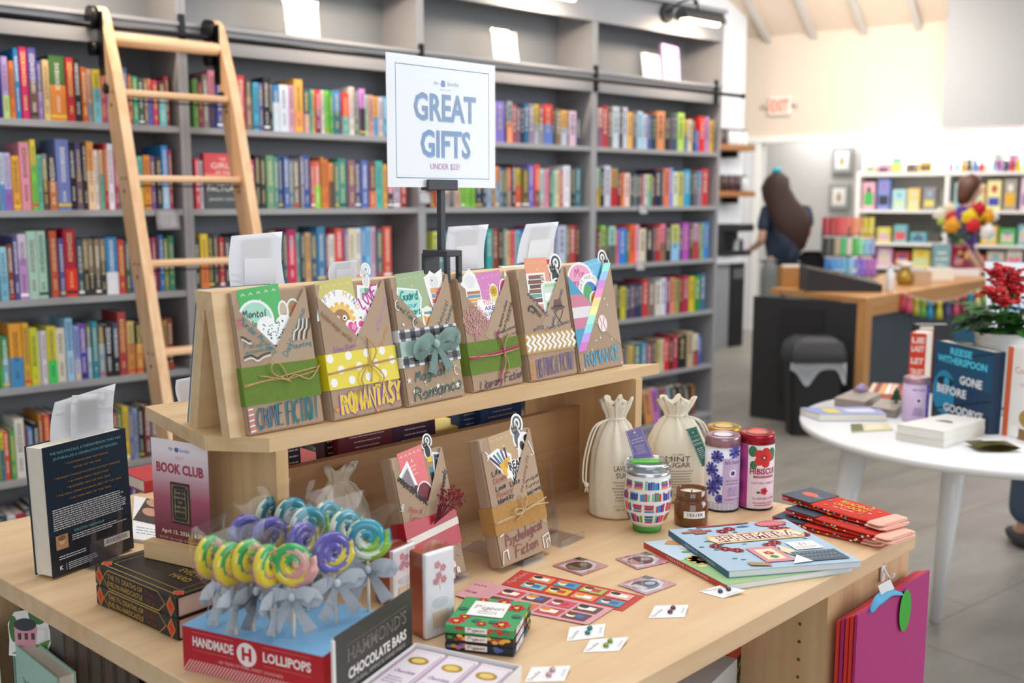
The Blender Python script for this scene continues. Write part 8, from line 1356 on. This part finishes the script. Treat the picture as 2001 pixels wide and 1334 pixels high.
b = MB(); b.box(paint('8f8a86', .6), (.04, .385, 0), (LW_-.03, .40, zsh[2])); b.obj('back_panel', t); b = MB(); b.box(SHW, (.04, .385, zsh[2]), (LW_-.03, .40, zsh[3])); b.obj('back_panel', t)
CC = ['d8a8c8', '8a4ab0', '3a4ab0', '4ab85a', 'e080a0', 'e8e0d8', 'e8b030', 'e05a60', '9ab0b8', 'e8a040', 'd8c8b8', '6a5a4a', 'e8e4da', '7ab8c0', 'b84a3a', '4a6a9a', 'e0d060', '9a7ab8', 'c8d8b0', '3a3a4a']
for si, (y_, n_, hmin, hmax) in enumerate(((520, 17, .12, .24), (474, 18, .1, .2), (410, 20, .2, .33), (338, 22, .07, .2))):
    PALE = lambda c: '%02x%02x%02x' % tuple(int(int(c[i:i+2], 16)*.6+255*.4) for i in (0, 2, 4)); rg = random.Random(si+20); x = .06; z = zsh[si]+.0008; step = (LW_-.12)/n_
    for j in range(n_):
        c_ = rg.choice(CC); c_ = PALE(c_) if si >= 2 else c_; w_ = step*rg.uniform(.75, .98); h_ = min(rg.uniform(hmin, hmax), (zsh[si+1]-z-.05) if si < 3 else 1); xx = .06+step*j; dd = rg.uniform(.1, .2)
        if any(abs(xx+w_/2-q) < w_/2+.05 for q in xs_): continue
        o = thing('packaged_toy', '%s packaged goods, %s from left on the %s white shelf' % (hue_name(c_), ordn(j), ['lowest', 'third', 'second', 'top'][si]), 'package', M=frame(farpt(sL, -.42, z)+FD*xx+FN*.05, FD, ZU), group='goods on the white wall shelving')
        b = MB(); b.box(paint(c_, .45), (0, 0, 0), (w_, dd, h_), .006); b.obj('box_body', o); a = Art(front(0), .0006); c2 = rg.choice(CC); a.rect(c2, w_*.12, h_*.15, w_*.88, h_*rg.uniform(.4, .7)); a.disc(rg.choice(CC), w_*.5, h_*.72, w_*.2, h_*.13); a.done('print', o)
# soft toys hung along the top right of the shelving
for j in range(13):
    px = 1858+12*j; p = onfar(px, 332, -.36); c_ = ['e0708a', '7ac0d0', 'e89040', '3a3a44', '5a8ad0', 'd8483a', 'e8d8d0', '8ac8d8', '9a6ab8', '3a4a6a', 'd03a30', 'e8c82a', 'e0d040'][j]
    o = thing('soft_toy', '%s soft toy, %s from left in the row hung above the white shelving' % (hue_name(c_), ordn(j)), 'soft toy', M=frame(p-ZU*.0, FD, ZU), group='soft toys hung above the white shelving'); k = (p-EYEP).dot(FW)/F
    b = MB(); b.ball(paint(c_, .8), (0, 0, 5*k), 6*k, (.9, .8, 1.4), 8); b.obj('toy_body', o); b = MB(); b.ball(paint(c_, .8), (0, 0, 15*k), 4.6*k, (1, .9, 1), 8); [b.ball(paint(c_, .8), (s_*3.2*k, 0, 19*k), 1.7*k, n=6) for s_ in (-1, 1)]; b.obj('toy_head', o); b = MB(); [b.ball(paint(c_, .8), (s_*4.5*k, -1*k, -4*k), 2.4*k, (1, 1, 1.6), 6) for s_ in (-1, 1)]; b.obj('toy_leg', o)
# bright strip light under the soffit that washes the white wall
t = thing('strip_light', 'long strip light along the white soffit washing the shelving wall', 'light', M=frame(farpt(SD1+.1, -.22, 2.17), FD, ZU)); b = MB(); b.box(paint('f4f4f0', .5), (0, -.03, .0), (SB+2-SD1, .03, .028)); b.obj('housing', t); b = MB(); b.box(emit('fffaf0', 14), (.01, -.022, -.012), (SB+2-SD1-.01, .022, -.0)); b.obj('diffuser', t)
d = bpy.data.lights.new('strip_light_beam', 'AREA'); d.shape = 'RECTANGLE'; d.size = SB+2-SD1; d.size_y = .05; d.energy = 45; d.color = (1, .97, .92); o = bpy.data.objects.new('strip_light_beam', d); COL.objects.link(o); o.parent = t; o.location = ((SB+2-SD1)/2, 0, -.02); o.rotation_euler = (math.radians(25), 0, 0)
# black chair behind the woman
P = farpt((SD0+SD1)/2+.25, -.5, 0); t = thing('black_chair', 'black chair with a rounded back by the doorway', 'chair', P, YAW-math.pi/2); b = MB(); b.box(BLK, (-.22, -.22, .44), (.22, .2, .49), .02); b.obj('seat', t); b = MB(); g = [[(-.24*math.sin(math.pi*(.5+.5*q))**.35*(1-2*j/8)*(1 if q < .7 else .8), .2+.05*math.sin(math.pi*j/8), .62+.36*q) for j in range(9)] for q in (0, .25, .5, .75, .92)]; b.sheet(BLK, g, .03); b.obj('backrest', t)
for x in (-.19, .19):
    for y in (-.19, .17): b = MB(); b.cyl(BLK, (x, y, .001), (x, y, .45), .016); b.obj('leg', t)
    b = MB(); b.cyl(BLK, (x, .18, .47), (x, .21, .66), .014); b.obj('back_post', t)
# ================================================================ people
def skin(name, m, nodes, edges, parent, sub=2):
    names = list(nodes); me = bpy.data.meshes.new(name); me.from_pydata([nodes[n][:3] for n in names], [(names.index(a_), names.index(b_)) for a_, b_ in edges], []); me.materials.append(mt(m)); o = bpy.data.objects.new(name, me); COL.objects.link(o); o.parent = parent
    s_ = o.modifiers.new('skin', 'SKIN'); lay = me.skin_vertices if len(me.skin_vertices) else None
    if not lay: bmm = bmesh.new(); bmm.from_mesh(me); L_ = bmm.verts.layers.skin.verify(); bmm.to_mesh(me); bmm.free()
    for i, n in enumerate(names):
        r_ = nodes[n][3:]; sv = me.skin_vertices[0].data[i]; sv.radius = (r_[0], r_[1] if len(r_) > 1 else r_[0]); sv.use_root = i == 0
    u_ = o.modifiers.new('sub', 'SUBSURF'); u_.levels = sub; u_.render_levels = sub; s_.use_smooth_shade = True; return o
SK = paint('d3a48c', .55, var=.04)
def arm(nodes, edges, sh, el, wr, tag_, r=(.045, .036, .026), root='chest'):
    nodes.update({'s'+tag_: (*sh, r[0]), 'e'+tag_: (*el, r[1]), 'w'+tag_: (*wr, r[2])}); d = (V(wr)-V(el)).normalized(); p = V(wr)+d*.05; nodes['p'+tag_] = (*p, .03, .018); edges += [(root, 's'+tag_), ('s'+tag_, 'e'+tag_), ('e'+tag_, 'w'+tag_), ('w'+tag_, 'p'+tag_)]
    sd = d.cross(V((0, 1, 0.2))).normalized()
    for i, f in enumerate((-.024, -.008, .008, .024)):
        a_ = p+sd*f*.8+d*.035; nodes['f%d%s' % (i, tag_)] = (*a_, .009); b_ = a_+d*(.04-.008*abs(i-1.4))+V((0, 0, -.012)); nodes['g%d%s' % (i, tag_)] = (*b_, .0075); edges += [('p'+tag_, 'f%d%s' % (i, tag_)), ('f%d%s' % (i, tag_), 'g%d%s' % (i, tag_))]
    a_ = V(wr)+d*.03+sd*.04; nodes['t'+tag_] = (*a_, .0095); nodes['u'+tag_] = (*(a_+d*.035+sd*.006), .008); edges += [('p'+tag_, 't'+tag_), ('t'+tag_, 'u'+tag_)]
def person(name, label, M, top, trousers, sh, el, wr, hair_c, lean=(0, 0), hair_fn=None, face=1, sleeve=.75, shoe='2a2426', stance=.09, headoff=(0, 0)):
    t = thing(name, label, 'person', M=M); lx, lyy = lean; hx, hy = lx*1.35+headoff[0], lyy*1.35+headoff[1]
    nd = {'pelvis': (0, 0, .95, .12, .085), 'waist': (lx*.4, lyy*.4, 1.12, .105, .075), 'chest': (lx*.85, lyy*.85, 1.33, .12, .085), 'neck': (lx, lyy, 1.46, .052, .05), 'jaw': (hx, hy+face*.0, 1.55, .062, .072), 'head': (hx, hy, 1.62, .076, .092), 'top': (hx, hy, 1.69, .05, .06)}
    ed = [('pelvis', 'waist'), ('waist', 'chest'), ('chest', 'neck'), ('neck', 'jaw'), ('jaw', 'head'), ('head', 'top')]
    for s_, q in ((-1, 'L'), (1, 'R')):
        nd.update({'h'+q: (s_*.09, 0, .86, .075), 'k'+q: (s_*stance, -.01, .48, .06), 'a'+q: (s_*stance, .02, .09, .04), 'o'+q: (s_*stance, -.10*-face, .035, .04, .03)}); ed += [('pelvis', 'h'+q), ('h'+q, 'k'+q), ('k'+q, 'a'+q), ('a'+q, 'o'+q)]; arm(nd, ed, sh[q], el[q], wr[q], q)
    skin('body', SK, nd, ed, t)
    g = .018; tn = {'waist': (nd['waist'][0], nd['waist'][1], 1.10, .15, .115), 'hem': (0, 0, .97, .17, .13), 'hem2': (0, 0, .9, .172, .132), 'chest': (lx*.85, lyy*.85, 1.33, .165, .12), 'yoke': (lx*.97, lyy*.97, 1.425, .09, .075)}; te = [('waist', 'hem'), ('hem', 'hem2'), ('waist', 'chest'), ('chest', 'yoke')]
    for q in 'LR': m_ = V(sh[q]).lerp(V(el[q]), sleeve); tn.update({'s'+q: (*sh[q], .068), 'c'+q: (*m_, .058)}); te += [('chest', 's'+q), ('s'+q, 'c'+q)]
    skin('top_garment', top, tn, te, t)
    pn = {'pelvis': (0, 0, .93, .165, .125), 'belt': (0, 0, 1.04, .15, .115)}; pe = [('pelvis', 'belt')]
    for s_, q in ((-1, 'L'), (1, 'R')): pn.update({'h'+q: (s_*.09, 0, .84, .112), 'k'+q: (s_*stance, -.01, .48, .088), 'a'+q: (s_*stance, .02, .1, .085)}); pe += [('pelvis', 'h'+q), ('h'+q, 'k'+q), ('k'+q, 'a'+q)]
    skin('trousers', trousers, pn, pe, t)
    for s_ in (-1, 1): b = MB(); b.ball(paint(shoe, .6), (s_*stance, face*.06, .038), .05, (.95, 2.3, .72), 10); b.obj('shoe', t)
    b = MB(); f = face
    for s_ in (-1, 1): b.ball('f2eeea', (hx+s_*.03, hy+f*.078, 1.615), .011, n=8); b.ball('2a2018', (hx+s_*.03, hy+f*.087, 1.615), .006, n=6)
    b.obj('eyes', t); b = MB(); b.ball(SK, (hx, hy+f*.098, 1.585), .014, (.8, 1, 1.3), 8); b.obj('nose', t); b = MB(); b.ball(paint('b0605a', .5), (hx, hy+f*.086, 1.548), .02, (1.1, .5, .35), 8); b.obj('mouth', t); b = MB(); [b.ball(SK, (hx+s_*.08, hy, 1.60), .022, (.4, .8, 1.2), 8) for s_ in (-1, 1)]; b.obj('ears', t)
    if hair_fn: hair_fn(t, hx, hy, f)
    return t
def lofthair(t, m, rings, name='hair', n=22):
    b = MB(); g = []
    for cx, cy, z, rx, ry in rings: g.append([(cx+rx*math.cos(2*math.pi*i/n)*(1+.03*math.sin(7*i)), cy+ry*math.sin(2*math.pi*i/n)*(1+.03*math.sin(5*i)), z) for i in range(n+1)])
    b.sheet(m, g); b.obj(name, t)
HB = paint('3a2219', .65, var=.25, scale=50)
Pw = at(1521, 727, 0); Mw = frame((Pw.x, Pw.y, 0), RT, ZU)              # local x: to the right of the photo, y: away from us
def long_hair(t, hx, hy, f): lofthair(t, HB, [(hx-.0, hy-.01, 1.735, .01, .01), (hx, hy-.01, 1.725, .05, .06), (hx, hy-.015, 1.68, .098, .115), (hx-.015, hy-.03, 1.6, .122, .12), (hx+.02, hy-.06, 1.5, .142, .1), (hx+.075, hy-.115, 1.4, .165, .07), (hx+.115, hy-.15, 1.28, .155, .055), (hx+.125, hy-.15, 1.17, .125, .045), (hx+.14, hy-.145, 1.09, .085, .03), (hx+.15, hy-.145, 1.04, .01, .01)]); b = MB(); b.ball(paint('3ab8d0', .6), (hx-.01, hy-.03, 1.75), .035, (1.2, 1, .8), 8); b.obj('hair_clip', t)
person('person', 'woman with very long brown hair and dark blue shirt, standing with her back to us', Mw, paint('2c394d', .7), paint('8d8f8c', .8), {'L': (-.15, .03, 1.4), 'R': (.2, .03, 1.4)}, {'L': (-.19, .0, 1.14), 'R': (.24, .1, 1.19)}, {'L': (-.2, .24, 1.08), 'R': (.25, .3, 1.3)}, None, (.04, .03), long_hair, 1, .7, '7a3a40', .085, (-.11, .03))
Pv = at(1880, 600, 0); Pv = EYEP+(on(1882, 420, farpt(0, -1.15, 0), FN)-EYEP); Mv = frame((Pv.x, Pv.y, 0), (RT*.5+FH*.85), ZU)   # turned in profile to the right
HB2 = paint('54301e', .5, var=.25, scale=50)
def bob(t, hx, hy, f): lofthair(t, HB2, [(hx, hy+.01, 1.735, .01, .01), (hx, hy+.012, 1.72, .05, .06), (hx, hy+.018, 1.67, .092, .105), (hx, hy+.03, 1.6, .1, .1), (hx, hy+.05, 1.52, .1, .078), (hx, hy+.06, 1.47, .085, .06), (hx, hy+.06, 1.45, .03, .02)])
person('person', 'woman with short brown hair and purple top behind the flower vase', Mv, paint('4a1f78', .7), paint('2c2c38', .8), {'L': (-.19, 0, 1.4), 'R': (.19, 0, 1.4)}, {'L': (-.22, .0, 1.14), 'R': (.22, .0, 1.14)}, {'L': (-.2, -.14, .95), 'R': (.2, -.14, .95)}, None, (0, -.03), bob, -1, 1.05, '2a2426', .09, (0, -.02))
Pq = at(2003, 1092, 0); Pq = Pq+RT*.27+FH*.12; Mq = frame((Pq.x, Pq.y, 0), RT, ZU)
person('person', 'person in grey top and blue jeans, cut by the right edge', Mq, paint('9a9aa2', .8), paint('41546a', .8), {'L': (-.19, 0, 1.4), 'R': (.19, 0, 1.4)}, {'L': (-.2, .02, 1.25), 'R': (.27, .03, 1.14)}, {'L': (-.06, .26, 1.2), 'R': (.2, .26, 1.05)}, None, (0, 0), lambda t, hx, hy, f: lofthair(t, HB, [(hx, hy, 1.735, .01, .01), (hx, hy, 1.72, .05, .06), (hx, hy-.02, 1.66, .09, .1), (hx, hy-.04, 1.58, .09, .085), (hx, hy-.05, 1.52, .03, .03)]), 1, 1.0, '3a3a40', .2)
